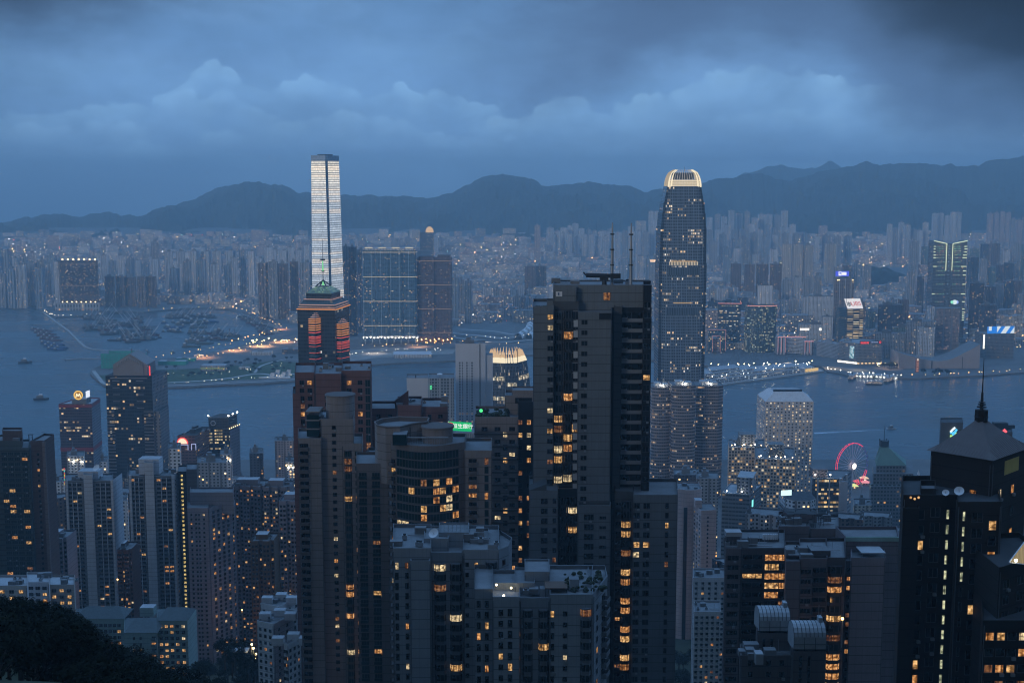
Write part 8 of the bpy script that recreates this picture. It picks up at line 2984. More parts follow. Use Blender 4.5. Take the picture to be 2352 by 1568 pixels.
mb.build('slanted_fin', o)
roof_bits(o, X(915, 924, d), X(1020, 924, d), d + 3, d + 20, Z(932, d) - 1, 8, 31)
# ------------------------------------------------------------------ curved roof tower
d = 430
b = Bld('curved_roof_tower', 'beige tower with two big curved roof drums above a bowed glass front', 'apartment tower', 990, 1010, d)
xl, xr = X(855, 985, d + 8), X(965, 985, d + 8)
ov = [(xl, d + 16), (xl + 1.5, d + 10), (xl + 5, d + 7), (xl + 10, d + 7), (xr - 4, d + 12), (xr + 2, d + 17), (xr + 2, d + 24), (xl + 8, d + 26), (xl + 2, d + 22)]
b.vol(ov, Z(980, d + 8), BG, zb=Z(1110, d + 8), par=1.2)
dr = ngon(X(1003, 990, d + 10), d + 14, X(1039, 990, d + 10) - X(1003, 990, d + 10), 5.8, 26)
b.vol(dr, Z(984, d + 10), BG, zb=Z(1060, d + 10), par=1.6, roof=ROOFD)
bow = []
x0, x1 = X(893, 1020, d), X(1066, 1020, d)
for i in range(13):
 f = i / 12
 bow.append((x0 + (x1 - x0) * f, d + 7 - 7 * math.sin(math.pi * f)))
bow += [(x1, d + 22), (x0, d + 22)]
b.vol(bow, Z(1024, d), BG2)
wg = b.vol(fr(1066.5, 1130, 1030, d + 4, 22), Z(1034, d + 4), BG)
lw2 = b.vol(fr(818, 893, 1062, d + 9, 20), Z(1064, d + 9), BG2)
PD = 3.12
zc = Z(1040, d)
k = 0
while zc > Z(1610, d):
 for i in range(12):
  p0, p1 = bow[i], bow[i + 1]
  if i in (0, 11):
   continue
  L = math.hypot(p1[0] - p0[0], p1[1] - p0[1])
  d_, n_ = facevec(p0, p1)
  lit = None
  pr = .42 if 3 <= k <= 12 else .12
  lit = pick_lit(pr if i > 4 else pr * .6, [.3, .45, .15, .1]) if k > 2 else None
  b.units.append(((p0[0] + p1[0]) / 2, (p0[1] + p1[1]) / 2, zc - 2.5, math.atan2(d_.y, d_.x), 'win', L * .94, 2.3 if k > 1 else 2.7, lit or GLASST, BG2, FRAME))
 zc -= PD
 k += 1
b.units_on(bow[0], bow[1], Z(1060, d), [.4], PD, 2.2, 2.4, 'balc', .10, .2, BG)
b.units_on(wg[0], wg[1], Z(1050, d + 4), [.30], PD, 3.0, 2.4, 'balc', .08, .2, BG)
b.units_on(wg[0], wg[1], Z(1050, d + 4), [.80], PD, 1.3, 2.4, 'slit', .05, .2, BG, glass=GLASST)
b.units_on(lw2[0], lw2[1], Z(1082, d + 9), [.2, .6], PD, 2.8, 2.4, 'glassbalc', .10, .2, BG2, glass=GLASST)
o = b.done()
mb = MB()
mb.prism(shrink(dr, 1.07), Z(986, d + 10), Z(981, d + 10), BG2, BG2, True)
mb.build('drum_rim', o)
mb = MB()
for i in range(9):
 p, q = ov[i], ov[(i + 1) % 9]
 mb.bar((*p, Z(979, d + 8)), (*q, Z(979, d + 8)), .35, BG, 6)
mb.build('roof_rim', o)
mb = MB()
for i in range(14):
 a, c_ = rnd.uniform(970, 1036), 0
 mb.box(X(a, 985, d + 12), X(a, 985, d + 12) + rnd.uniform(.4, 1.4), d + 11, d + 12.5, Z(984, d + 10) - 1.6, Z(984, d + 10) + rnd.uniform(-.6, .4), METAL)
mb.build('roof_plant', o)
mb = MB()
for i in range(20):
 x = X(920 + i * 5.6, 1035, d + 3)
 mb.bar((x, d + 3.2, Z(1024, d)), (x, d + 3.2, Z(1008, d)), .07, METAL, 4)
mb.box(X(918, 1010, d + 3), X(1030, 1010, d + 3), d + 3.0, d + 3.4, Z(1010, d), Z(1008, d), METAL)
mb.box(X(902, 1010, d + 2), X(934, 1010, d + 2), d + 1.5, d + 9, Z(1024, d), Z(1000, d), GLASST, ROOFM)
mb.build('terrace_screen', o)
# beige tower to its right with a roof garden
d = 474
b = Bld('roof_garden_tower', 'beige apartment tower with a planted roof left of the nearest dark tower', 'apartment tower', 1140, 955, d)
r1 = b.vol(fr(1091, 1190, 955, d, 24), Z(957, d), BG, ledge=(5.0, 7, .35, .7), lm=BG2)
r2 = b.vol(fr(1189.5, 1228, 918, d + 3, 22), Z(922, d + 3), BLK)
r3 = b.vol(fr(1160, 1228, 905, d + 10, 14), Z(908, d + 10), BG, zb=Z(960, d + 10))
b.vol(fr(1176, 1228, 892, d + 13, 10), Z(896, d + 13), BG, zb=Z(912, d + 13), par=.6)
b.units_on(r1[0], r1[1], Z(978, d), [.22, .52, .86], 4.98, 2.1, 1.5, 'win', .16, .4, BG)
b.units_on(r1[0], r1[1], Z(990, d), [.70], 4.98, 1.6, 2.0, 'win', .30, .4, BG)
b.units_on(r2[0], r2[1], Z(962, d + 3), [.14, .66], 4.98, 1.5, 1.8, 'win', .48, .4, BLK)
o = b.done()
mb = MB()
r_ = random.Random(9)
for i in range(70):
 mb.dome((X(r_.uniform(1096, 1170), 955, d + 4), d + r_.uniform(1.5, 10), Z(957, d) - 1 + r_.uniform(0, 1.8)), r_.uniform(.5, 1.2), mat('rooftop shrub', (.02, .03, .015), .9), n=6, k=2)
mb.build('roof_shrub', o)
mb = MB()
mb.dome((X(1105, 944, d + 2), d + 1.2, Z(944, d)), .7, emit('green roof light', (.1, 1, .3), 1.2), n=8, k=2, full=True)
mb.build('roof_lamp', o)
mb = MB()
mb.box(X(1183, 915, d + 9), X(1222, 915, d + 9), d + 9.7, d + 9.95, Z(927, d + 9), Z(914, d + 9), BLK)  # flat dark plate; shade inside the opening is put into its colour
mb.build('painted_dark_opening', o)
# ------------------------------------------------------------------ right: grey blocks, plain wall block
GB = wallm('mauve grey tile wall', (.15, .135, .145))
GBD = wallm('dark mauve wall', (.08, .073, .08))
d = 388
b = Bld('balcony_block', 'mauve grey apartment block with a column of lit rooms, left of the plain walled tower', 'apartment block', 1730, 1260, d)
s1 = b.vol(fr(1667, 1702, 1256, d, 22), Z(1258, d), GB)
s2 = b.vol(fr(1702.5, 1804, 1256, d + 1.2, 22), Z(1258, d + 1.2), GBD)
b.vol(fr(1667, 1790, 1226, d + 12, 10), Z(1236, d + 12), GBD, zb=Z(1266, d + 12), par=.6)
P5 = 3.08
b.units_on(s1[0], s1[1], Z(1272, d), [.5], P5, 3.5, 1.5, 'win', .09, .5, GB)
b.units_on(s2[0], s2[1], Z(1270, d + 1.2), [.26], P5, 6.4, 2.4, 'balc', .05, .2, GBD)
b.units_on(s2[0], s2[1], Z(1270, d + 1.2), [.70], P5, 4.4, 2.0, 'win', .16, .4, GBD, lit=lambda k, c: (LIT[k % 2 + (0 if k % 3 else 0)] if k < 5 else None))
b.units_on(s2[0], s2[1], Z(1270, d + 1.2), [.93], P5, 1.8, 2.0, 'win', .36, .4, GBD)
o = b.done()
roof_bits(o, X(1672, 1250, d), X(1780, 1250, d), d + 3, d + 11, Z(1258, d) - 1.1, 8, 41)
mb = MB()
mb.box(X(1668, 1222, d + 6), X(1704, 1222, d + 6), d + 6, d + 10, Z(1232, d + 6), Z(1222, d + 6), ROOFL)
mb.box(X(1668, 1222, d + 6) + .4, X(1704, 1222, d + 6) - .4, d + 6.3, d + 9.7, Z(1262, d), Z(1232, d + 6) - .02, GBD)
mb.build('roof_hut', o)
mb = MB()
for i in range(9):
 x = X(1757 + i * 4, 1240, d + 8)
 mb.box(x, x + .35, d + 11.4, d + 11.9, Z(1238, d + 12), Z(1226, d + 12), WHITE)
mb.build('roof_screen', o)
d = 420
b = Bld('machine_roof_block', 'plain grey block with jumbled roof machinery behind the mauve grey blocks', 'apartment block', 1858, 1200, d)
m1 = b.vol(fr(1790, 1860, 1206, d, 20), Z(1208, d), GB)
m2 = b.vol(fr(1860.5, 1928, 1212, d + 2, 20), Z(1214, d + 2), GB)
o = b.done()
roof_bits(o, X(1795, 1206, d), X(1920, 1206, d), d + 1, d + 14, Z(1210, d) - 1.1, 16, 51)
mb = MB()
r_ = random.Random(6)
for i in range(26):
 x, y = X(r_.uniform(1794, 1915), 1200, d + 4), d + r_.uniform(1, 12)
 z = Z(1208, d) + r_.uniform(.4, 3.2)
 mb.bar((x, y, z), (x + r_.uniform(2, 6), y + r_.uniform(-1, 1), z + r_.uniform(-.3, .6)), .09, DMETAL, 4)
 mb.bar((x, y, Z(1208, d) - 1), (x, y, z), .07, DMETAL, 4)
mb.build('pipe_rack', o)
mb = MB()
mb.box(X(1812, 1182, d + 6), X(1880, 1182, d + 6), d + 8, d + 16, Z(1208, d) - 1, Z(1184, d + 6), GB, ROOFD)
mb.build('roof_house', o)
d = 372
b = Bld('balcony_block', 'mauve grey block with lit corner rooms in front of the plain walled tower', 'apartment block', 1870, 1280, d)
n1 = b.vol(fr(1806, 1838, 1284, d, 22), Z(1288, d), GB)
n2 = b.vol(fr(1838.5, 1900, 1280, d + 1, 22), Z(1282, d + 1), GB)
n3 = b.vol(fr(1900.5, 1942, 1276, d + 2, 22), Z(1280, d + 2), GBD)
b.units_on(n2[0], n2[1], Z(1304, d + 1), [.22], P5, 3.0, 1.4, 'win', .06, .5, GB)
b.units_on(n2[0], n2[1], Z(1300, d + 1), [.72], P5, 4.2, 2.4, 'balc', .04, .2, GBD)
b.units_on(n3[0], n3[1], Z(1298, d + 2), [.45], P5, 4.4, 1.9, 'bay', .58, .3, GBD, pal=[.5, .3, 0, .2])
o = b.done()
for a, c_, tp in ((1810, 1838, 1272), (1828, 1856, 1280), (1862, 1906, 1262)):
 mb = MB()
 mb.box(X(a, tp, d + 6), X(c_, tp, d + 6), d + 5, d + 11, Z(1283, d + 3), Z(tp, d + 6), GBD, ROOFG if False else ROOFM)
 mb.build('roof_hut', o)
roof_bits(o, X(1812, 1280, d), X(1935, 1280, d), d + 3, d + 16, Z(1283, d) - 1.1, 9, 61)
PW = wallm('plain mauve render', (.26, .235, .26))
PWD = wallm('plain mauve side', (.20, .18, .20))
d = 395
b = Bld('plain_walled_tower', 'tower with a tall blank mauve wall and a green edged roof terrace', 'apartment tower', 2000, 1278, d)
w1 = b.vol(fr(1955, 2034, 1276, d, 10), Z(1280, d), PW)
w2 = b.vol([(X(1944, 1226, d + 10.1), d + 10.1), (X(2066, 1236, d + 10.1), d + 10.1), (X(2068, 1236, d + 20), d + 24), (X(1944, 1226, d + 10.1), d + 24)], Z(1234, d + 10), PWD)
b.units_on((X(1943, 1300, d + 4), d + 4), (X(1956, 1300, d + 4), d + 3.9), Z(1300, d + 4), [.5], P5, 1.1, 1.4, 'win', .45, .4, PW)
b.vol(fr(1942.5, 1954.8, 1284, d + 4, 8), Z(1288, d + 4), GBD)
o = b.done()
mb = MB()
mb.box(X(1944, 1234, d + 9), X(2066, 1234, d + 9), d + 9.6, d + 10.05, Z(1244, d + 9), Z(1234, d + 10) + .3, mat('pale green roof edge', (.22, .34, .31), .7))
mb.build('roof_edge', o)
mb = MB()
mb.box(X(1978, 1262, d + 2), X(2033, 1262, d + 2), d + 1, d + 8.5, Z(1269, d + 2), Z(1267, d + 2), ROOFL)
for a in (1980, 2031):
 mb.bar((X(a, 1270, d + 2), d + 1.4, Z(1284, d + 2)), (X(a, 1270, d + 2), d + 1.4, Z(1269, d + 2)), .1, METAL, 5)
mb.build('roof_canopy', o)
# roofs with ribbed water tanks, low centre right
d = 300
TB = wallm('brown grey roof house wall', (.11, .098, .098))
TANK = mat('pale ribbed tank cladding', (.30, .32, .34), .6, var=.35, scale=.4)
b = Bld('tank_house', 'brown grey roof houses carrying two pale ribbed vaulted water tanks, bottom right', 'apartment block', 1800, 1500, d)
t1 = b.vol(fr(1738, 1816, 1446, d + 10, 10), Z(1448, d + 10), TB)
t2 = b.vol(fr(1820, 1898, 1486, d, 10), Z(1490, d), TB)
t3 = b.vol(fr(1700, 1820, 1500, d + 4, 8), Z(1504, d + 4), TB)
b.units_on(t1[0], t1[1], Z(1462, d + 10), [.22, .45], 3, .7, 2.4, 'slit', 0, .4, TB)
b.units_on(t2[0], t2[1], Z(1502, d), [.25, .5], 3, .7, 2.6, 'slit', 0, .4, TB)
b.units_on(t3[0], t3[1], Z(1512, d + 4), [.2, .55, .8], 3, 1.2, 1.4, 'win', .18, .4, TB)
o = b.done()
def vault(o, a, c_, ytop, ybot, dd, dep):
 x0, x1 = X(a, ybot, dd), X(c_, ybot, dd)
 z0, z1 = Z(ybot, dd), Z(ytop, dd)
 zs__ = z0 + (z1 - z0) * .55
 n = 8
 prof = [(dd, z0)] + [(dd + dep * (1 - math.cos(math.pi * i / n)) / 2, zs__ + (z1 - zs__) * math.sin(math.pi * i / n)) for i in range(n + 1)] + [(dd + dep, z0)]
 mb = MB()
 for (y0, q0), (y1, q1) in zip(prof, prof[1:]):
  mb.face([(x0, y0, q0), (x1, y0, q0), (x1, y1, q1), (x0, y1, q1)], TANK)
 mb.face([(x0, y, q) for y, q in prof], TANK)
 mb.face([(x1, y, q) for y, q in reversed(prof)], TANK)
 tk = mb.build('water_tank', o)
 mb = MB()
 for i in range(9):
  x = x0 + (x1 - x0) * i / 8
  for (y0, q0), (y1, q1) in zip(prof[1:-1], prof[2:-1]):
   mb.bar((x, y0, q0 + .06), (x, y1, q1 + .06), .07, DMETAL, 4)
 for i in range(4):
  x = x0 + (x1 - x0) * i / 3
  mb.bar((x, dd - .05, z0), (x, dd - .05, zs__), .07, DMETAL, 4)
 mb.bar((x0, dd - .05, (z0 + zs__) / 2), (x1, dd - .05, (z0 + zs__) / 2), .07, DMETAL, 4)
 sub(tk, mb, 'ribs')
 mb = MB()
 mb.box(x1 - 1.3, x1 - .3, dd + dep * .4, dd + dep * .7, z1 - .1, z1 + 1.1, TANK)
 mb.bar((x1 - .6, dd + dep * .5, z1 + 1), (x1 - .6, dd + dep * .5, z1 + 3.2), .05, METAL, 4)
 sub(tk, mb, 'vent')
vault(o, 1744, 1815, 1402, 1453, d + 10, 7)
vault(o, 1823, 1897, 1437, 1494, d, 7)
mb = MB()
mb.box(X(1738, 1494, d + 1), X(1756, 1494, d + 1), d + 2, d + 5, Z(1522, d + 3), Z(1498, d + 3), TANK)
mb.build('roof_hut', o)
roof_bits(o, X(1705, 1500, d), X(1815, 1500, d), d + 5, d + 11, Z(1504, d + 4) - 1.1, 7, 71)
mb = MB()
mb.bar((X(1889, 1440, d), d + 4, Z(1446, d)), (X(1889, 1440, d), d + 4, Z(1400, d)), .07, METAL, 5)
mb.build('antenna', o)
# ------------------------------------------------------------------ very dark spired tower at the right edge
HB_ = wallm('very dark brown stone', (.024, .020, .018))
HB2 = wallm('dark brown stone', (.032, .027, .024))
SLATE = mat('grey ribbed roof sheet', (.115, .10, .098), .7, var=.2, scale=.5)
d = 268
b = Bld('spired_roof_tower', 'very dark tower with a pyramid roof and tall spire at the right edge', 'apartment tower', 2230, 1050, d)
cor = corner(2138, 2279, 2360, 1045, d, 45, 22)
ze = Z(1058, d)
v1 = b.vol(cor, ze, HB2, roof=ROOFD)
lo = b.vol(fr(2075, 2200, 1134, d - 4, 18), Z(1136, d - 4), HB_, roof=ROOFD)
b.vol(fr(2075, 2112, 1160, d - 6, 6), Z(1166, d - 6), HB_)
b.vol(fr(2115, 2150, 1128, d - 2, 8), Z(1122, d - 2), HB2, zb=Z(1150, d - 2))
l2 = b.vol(fr(2200.5, 2300, 1150, d - 9, 18), Z(1152, d - 9), HB2, roof=ROOFD)
l3 = b.vol(fr(2258, 2400, 1420, d - 26, 16), Z(1424, d - 26), HB_, roof=ROOFD)
l4 = b.vol([(X(2295, 1300, d - 22), d - 22), (X(2460, 1300, d - 22), d - 12), (X(2460, 1300, d - 22), d + 4), (X(2295, 1300, d - 22), d + 2)], Z(1303, d - 22), HB2, roof=ROOFD)
P6 = 3.36
b.units_on(lo[0], lo[1], Z(1166, d - 4), [.135, .34], P6, 1.25, 2.0, 'win', .32, .5, HB_)
b.units_on(lo[0], lo[1], Z(1160, d - 4), [.60], P6, 1.9, 2.0, 'win', .10, .5, HB_)
GRN_ = lambda k, c: LITG
b.units_on(lo[0], lo[1], Z(1168, d - 4), [.83], P6, .55, 2.0, 'slit', 1, .2, HB_, lit=GRN_)
b.units_on(l2[0], l2[1], Z(1172, d - 9), [.15], P6 * .985, .5, 2.0, 'slit', 1, .2, HB2, lit=lambda k, c: LITG if k < 5 else GLASS)
b.units_on(l2[0], l2[1], Z(1172, d - 9), [.46], P6, 2.2, 2.0, 'win', .06, .5, HB2)
b.units_on(l2[0], l2[1], Z(1190, d - 9), [.82], P6, 1.5, 2.0, 'win', .25, .5, HB2)
b.units_on(v1[3], v1[0], Z(1130, d), [.72], 5.4, 1.4, 2.6, 'win', .45, .2, HB2)
b.units_on(v1[0], v1[1], Z(1130, d), [.25, .6], 5.0, 1.5, 1.9, 'win', .5, .2, HB2)
b.units_on(l3[0], l3[1], Z(1446, d - 26), [.12, .30, .48, .66], P6, 1.6, 1.6, 'win', .38, .5, HB_)
b.units_on(l4[0], l4[1], Z(1330, d - 22), [.15, .42], P6, 1.9, 1.8, 'win', .25, .5, HB2)
o = b.done()
c0 = Vector((*cen(cor), 0))
apx = Vector((*cen(cor), Z(966, d + 9)))
mb = MB()
ea = shrink(cor, 1.10)
z1 = Z(966, d + 9)
n = 12
prev = [(p[0], p[1], ze + .3) for p in ea]
for k in range(1, 6):
 f = k / 5
 g_ = f ** .82
 cur = [(p[0] + (apx.x - p[0]) * g_ * .965, p[1] + (apx.y - p[1]) * g_ * .965, ze + .3 + (z1 - ze) * f) for p in ea]
 for i in range(4):
  j = (i + 1) % 4
  mb.face([prev[i], prev[j], cur[j], cur[i]], SLATE)
 prev = cur
mb.face(prev, SLATE)
mb.face([(p[0], p[1], ze + .28) for p in reversed(ea)], SLATE)
rf = mb.build('pyramid_roof', o)
mb = MB()
for i in (3, 0):
 a, c_ = Vector((*ea[i], ze + .35)), Vector((*ea[(i + 1) % 4], ze + .35))
 for k in range(22):
  f = (k + .5) / 22
  p = a.lerp(c_, f)
  pr_ = p
  top_f = 1 - abs(2 * f - 1)
  for q in range(1, 6):
   ff = q / 5
   g_ = ff ** .82
   if ff > top_f + .02:
    break
   e0, e1 = Vector((*ea[i], 0)), Vector((*ea[(i + 1) % 4], 0))
   l_ = Vector((e0.x + (apx.x - e0.x) * g_, e0.y + (apx.y - e0.y) * g_, 0))
   r2_ = Vector((e1.x + (apx.x - e1.x) * g_, e1.y + (apx.y - e1.y) * g_, 0))
   w0 = (r2_ - l_).length
   t_ = min(1, max(0, ((f - .5) * (e1 - e0).length / max(.01, w0)) + .5))
   cu = l_.lerp(r2_, t_) + Vector((0, 0, ze + .40 + (z1 - ze) * ff))
   mb.bar(pr_, cu, .045, SLATE, 4)
   pr_ = cu
sub(rf, mb, 'roof_ribs')
mb = MB()
x, y = apx.x, apx.y
mb.prism(ngon(x, y, 1.5, 1.5, 8), z1 - .6, Z(946, d + 9), HB_)
for k, py in enumerate((962, 954, 947, 940, 934, 929)):
 mb.prism(ngon(x, y, 1.55 - .16 * k, 1.55 - .16 * k, 10), Z(py, d + 9), Z(py, d + 9) + .22, DMETAL, None, True)
mb.bar((x, y, Z(946, d + 9)), (x, y, Z(905, d + 9)), .42, DMETAL, 8, .26)
mb.bar((x, y, Z(905, d + 9)), (x, y, Z(826, d + 9)), .17, DMETAL, 6, .05)
mb.build('spire', o)
for px, py, r in ((2176, 1136, .75), (2203, 1133, 1.05)):
 dish(o, X(px, py, d - 5), d - 4 + (px > 2200) * -1, Z(py + 6, d - 5), r)
mb = MB()
a, c_ = Vector((*cor[0], 0)), Vector((*cor[1], 0))
d1, n1 = facevec(cor[0], cor[1])
q = a.lerp(c_, .55) + n1 * .06
panel(mb, q + Vector((0, 0, Z(1086, d))), d1, (0, 0, 1), n1, 7.5, 3.2, .05, mat('soffit with painted light', (.5, .38, .10), .7))  # flat panel; the loggia's light is put into its ochre colour
mb.build('painted_loggia', o)
mb = MB()
AW = bpy.data.materials.new('warm lit awning glass')
AW.use_nodes = True
t = NT(AW.node_tree)
uv = t.n('ShaderNodeUVMap').outputs[0]
e = t.n('ShaderNodeEmission')
ux, uy = t.sep(uv)[0:2]
n0 = t.noise(t.xyz(t.m('MULTIPLY', ux, 14.0), t.m('MULTIPLY', uy, 1.5)), 1.0, 3)
t.put(e.inputs[0], (1.0, .78, .42))
t.put(e.inputs[1], t.m('MULTIPLY', t.ss(n0, .2, .8, .35, .75), .5))
t.t.links.new(e.outputs[0], t.n('ShaderNodeOutputMaterial').inputs[0])
nosample(AW)
g = [P(2318, 1291, d - 24), P(2392, 1300, d - 22), P(2392, 1205, d - 14), P(2376, 1215, d - 14)]
mb.face(g, AW, [(0, 0), (1, 0), (1, 1), (.8, 1)])
mb.face([v_ + Vector((0, .3, .1)) for v_ in reversed(g)], WHITE)
mb.bar(g[0], g[3], .12, WHITE, 5)
mb.bar(g[0], g[1], .12, WHITE, 5)
mb.build('glass_awning', o)
mb = MB()
mb.dome(tuple(g[0] + Vector((1.2, -.3, .5))), .35, ROOFG, n=8, k=2, full=True)
mb.build('awning_lamp', o)
for q in range(3):
 mb = MB()
 p = P(2092 + q * 9, 1142 + (q % 2) * 3, d - 6)
 mb.dome(tuple(p), .28, LIT[1], n=6, k=2, full=True)
 mb.build('terrace_lamp', o)
# ------------------------------------------------------------------ pink pair and white flats, right of centre
PK = wallm('pink tile wall', (.70, .52, .48))
d = 900
b = Bld('pink_tower', 'pink tower with a rounded front behind the nearest tower', 'apartment tower', 1585, 1125, d)
x0, x1 = X(1553, 1125, d), X(1616, 1125, d)
rf_ = [(x0 + (x1 - x0) * (.5 - .5 * math.cos(math.pi * i / 10)), d + 8 - 8 * math.sin(math.pi * i / 10)) for i in range(11)] + [(x1, d + 26), (x0, d + 26)]
b.vol(rf_, Z(1125, d), PK)
b.units_on(rf_[1], rf_[2], Z(1150, d), [.4], 3.0, 1.4, 1.3, 'win', .08, .4, PK)
b.units_on(rf_[9], rf_[10], Z(1150, d), [.5], 3.0, 1.4, 1.3, 'win', .35, .4, PK)
o = b.done()
mb = MB()
mb.box(X(1571, 1160, d), X(1579, 1160, d), d - .25, d + 1, Z(1540, d), Z(1165, d), BLK)  # dark strip on the front, painted shade in place of a recess
mb.build('painted_recess', o)
roof_bits(o, x0 + 3, x1 - 3, d + 4, d + 20, Z(1125, d) - 1.1, 6, 81)
d = 880
b = Bld('pink_tower', 'flat fronted pink slab with slit windows right of the rounded pink tower', 'apartment tower', 1620, 1165, d)
s_ = corner(1592, 1611, 1647, 1170, d, 50, 26)
s_ = [(X(1611, 1170, d), d), (X(1647, 1170, d), d + 2), (X(1647, 1170, d), d + 24), (X(1592, 1165, d + 20), d + 22)]
b.vol(s_, Z(1172, d), PK)
b.units_on(s_[0], s_[1], Z(1185, d), [.44], 3.0, .9, 1.4, 'slit', .02, .4, PK)
b.units_on(s_[3], s_[0], Z(1185, d), [.25, .55, .85], 3.0, 1.8, 1.3, 'win', .16, .4, PK)
o = b.done()
mb = MB()
mb.prism([(X(1598, 1150, d + 8), d + 10), (X(1614, 1150, d + 8), d + 10), (X(1614, 1150, d + 8), d + 18), (X(1598, 1150, d + 8), d + 18)], Z(1174, d), Z(1150, d + 8), PK, ROOFL)
mb.build('lift_house', o)
WF_ = wallm('white flats wall', (.58, .58, .60))
for i, (a, c_, tp, dd, lb) in enumerate(((1592, 1667, 1326, 690, 'white flats speckled with small windows below the pink slab'), (1594, 1655, 1404, 640, 'lower white flats with a planted roof in front of the speckled flats'))):
 b = Bld('white_flats', lb, 'apartment block', (a + c_) / 2, tp, dd)
 f_ = b.vol(fr(a, c_, tp, dd, 18), Z(tp, dd), WF_)
 b.units_on(f_[0], f_[1], Z(tp + 8, dd), [.1, .3, .5, .7, .9], 3.0, 1.3, 1.3, 'ac', .12, .5, WF_)
 o = b.done()
 roof_bits(o, f_[0][0] + 2, f_[1][0] - 2, dd + 3, dd + 14, Z(tp, dd) - 1.1, 7, 90 + i)
# ------------------------------------------------------------------ left: striped and gridded flats
d = 700
TG = wallm('dark green grey wall', (.075, .095, .095))
TBR = wallm('brown side wall', (.115, .080, .075))
TBP = wallm('pinkish brown pier', (.19, .145, .135))
b = Bld('left_edge_tower', 'dark green grey tower with lit floors at the left edge', 'apartment tower', 50, 1000, d)
e1 = b.vol(fr(-40, 66, 1026, d, 24), Z(1028, d), TG, ledge=(3.05, 2, .3, .5))
e2 = b.vol([(X(66.2, 1012, d), d + 2), (X(97, 1012, d), d + 3), (X(104, 1012, d + 8), d + 22), (X(66.2, 1012, d), d + 24)], Z(1014, d), TBR)
b.vol(fr(5, 50, 988, d + 6, 10), Z(989, d + 6), TBR, zb=Z(1030, d))
b.vol(fr(-40, 50, 1010, d + 3, 18), Z(1012, d + 3), TG, zb=Z(1030, d))
b.W.box(X(96, 1060, d), X(103, 1060, d), d + 1.2, d + 2.6, b.zb, Z(1016, d), TBP)
b.units_on(e1[0], e1[1], Z(1036, d), [.46, .60, .74, .90], 3.05, 3.2, 1.7, 'win', .11, .6, TG, glass=GLASST, pal=[.4, .45, 0, .15])
b.units_on(e2[0], e2[1], Z(1040, d), [.5], 3.05, 1.3, 1.4, 'win', .03, .6, TBR)
o = b.done()
roof_bits(o, X(8, 1026, d), X(60, 1026, d), d + 2, d + 12, Z(1014, d) - 1, 5, 101)
mb = MB()
for a in (54, 62):
 mb.bar((X(a, 1014, d), d + 8, Z(1016, d)), (X(a, 1014, d), d + 8, Z(1004, d)), .25, DMETAL, 5)
mb.bar((X(52, 1004, d), d + 8, Z(1004, d)), (X(64, 1004, d), d + 8, Z(1004, d)), .25, DMETAL, 5)
mb.build('roof_frame', o)
def stripe_flats(name, lab, a, s0, s1, c_, tp, st_top, d, m_grid, m_str, p, side=None, dish_=False):
 b = Bld(name, lab, 'apartment block', (a + c_) / 2, tp, d)
 L_ = b.vol(fr(a, s0, tp, d + 2, 22), Z(tp, d + 2), m_grid, ledge=(2.95, 1.2, .25, .35))
 R_ = b.vol(fr(s1, c_, tp, d + 2, 22), Z(tp, d + 2), m_grid, ledge=(2.95, 1.2, .25, .35))
 S_ = b.vol(fr(s0 + .1, s1 - .1, st_top, d, 22), Z(st_top, d), m_str)
 for e in (a, c_ - 5):
  b.W.box(X(e, tp, d), X(e + 5, tp, d), d + .6, d + 1.95, b.zb, Z(tp, d) + .3, m_str)
 for f_ in (L_, R_):
  b.units_on(f_[0], f_[1], Z(tp + 6, d + 2), [.26, .52, .78], 2.95, 2.7, 1.6, 'win', p, .5, m_grid, pal=[.55, .25, .05, .15])
  for q in (.39, .65):
   x = f_[0][0] + (f_[1][0] - f_[0][0]) * q
   b.W.box(x - .2, x + .2, d + 1.3, d + 1.98, b.zb, Z(tp + 4, d + 2), m_str)
 if side:
  px1 = side
  sd = [(X(c_ + .1, tp, d + 2), d + 2.1), (X(px1, tp, d + 8), d + 14), (X(px1, tp, d + 8), d + 24), (X(c_ + .1, tp, d + 2), d + 24)]
  b.vol(sd, Z(tp + 1, d), m_str)
  b.units_on(sd[0], sd[1], Z(tp + 8, d + 4), [.3, .75], 2.95, .9, 1.2, 'slit', .05, .5, m_str)
 o = b.done()
 roof_bits(o, X(a + 4, tp, d), X(c_ - 4, tp, d), d + 4, d + 20, Z(tp, d) - 1.1, 7, int(a))
 mb = MB()
 mb.box(X(s0 - 12, tp, d + 8), X(s1 + 14, tp, d + 8), d + 8, d + 18, Z(tp, d) - 1, Z(st_top - 8, d + 8), m_str, ROOFL)
 mb.build('lift_house', o)
 if dish_:
  dish(o, X(s1 + 10, st_top, d + 6), d + 7, Z(st_top - 8, d + 8), 2.6)
 return o
GRD_ = wallm('dim grid wall', (.22, .235, .25))
STR = wallm('pale grey rib wall', (.58, .60, .64))
stripe_flats('striped_flats', 'gridded flats with one pale central stripe and a roof dish, left of the striped pair', 149, 191, 212, 258, 1103, 1090, 860, GRD_, STR, .10, 263, True)
stripe_flats('striped_flats', 'gridded flats with a pale central stripe, right of the striped pair by the lit stair', 295, 331, 352, 398, 1092, 1062, 850, GRD_, STR, .11, 408)
b = Bld('lit_stair_tower', 'narrow dark tower with a yellow dashed strip of stair lights', 'apartment block', 425, 1082, 856)
sv = b.vol(fr(408.5, 428, 1082, 856, 20), Z(1082, 856), BLK)
sv2 = b.vol(fr(428.2, 452, 1075, 852, 20), Z(1077, 852), wallm('brown rib wall', (.16, .135, .13)))
yl = litpane('yellow stair light', (1.0, .72, .18), 1.0, 23.0)
b.units_on(sv[0], sv[1], Z(1088, 856), [.45], 2.95, 1.5, 1.6, 'slit', 1, .4, BLK, lit=lambda k, c: yl)
b.done()
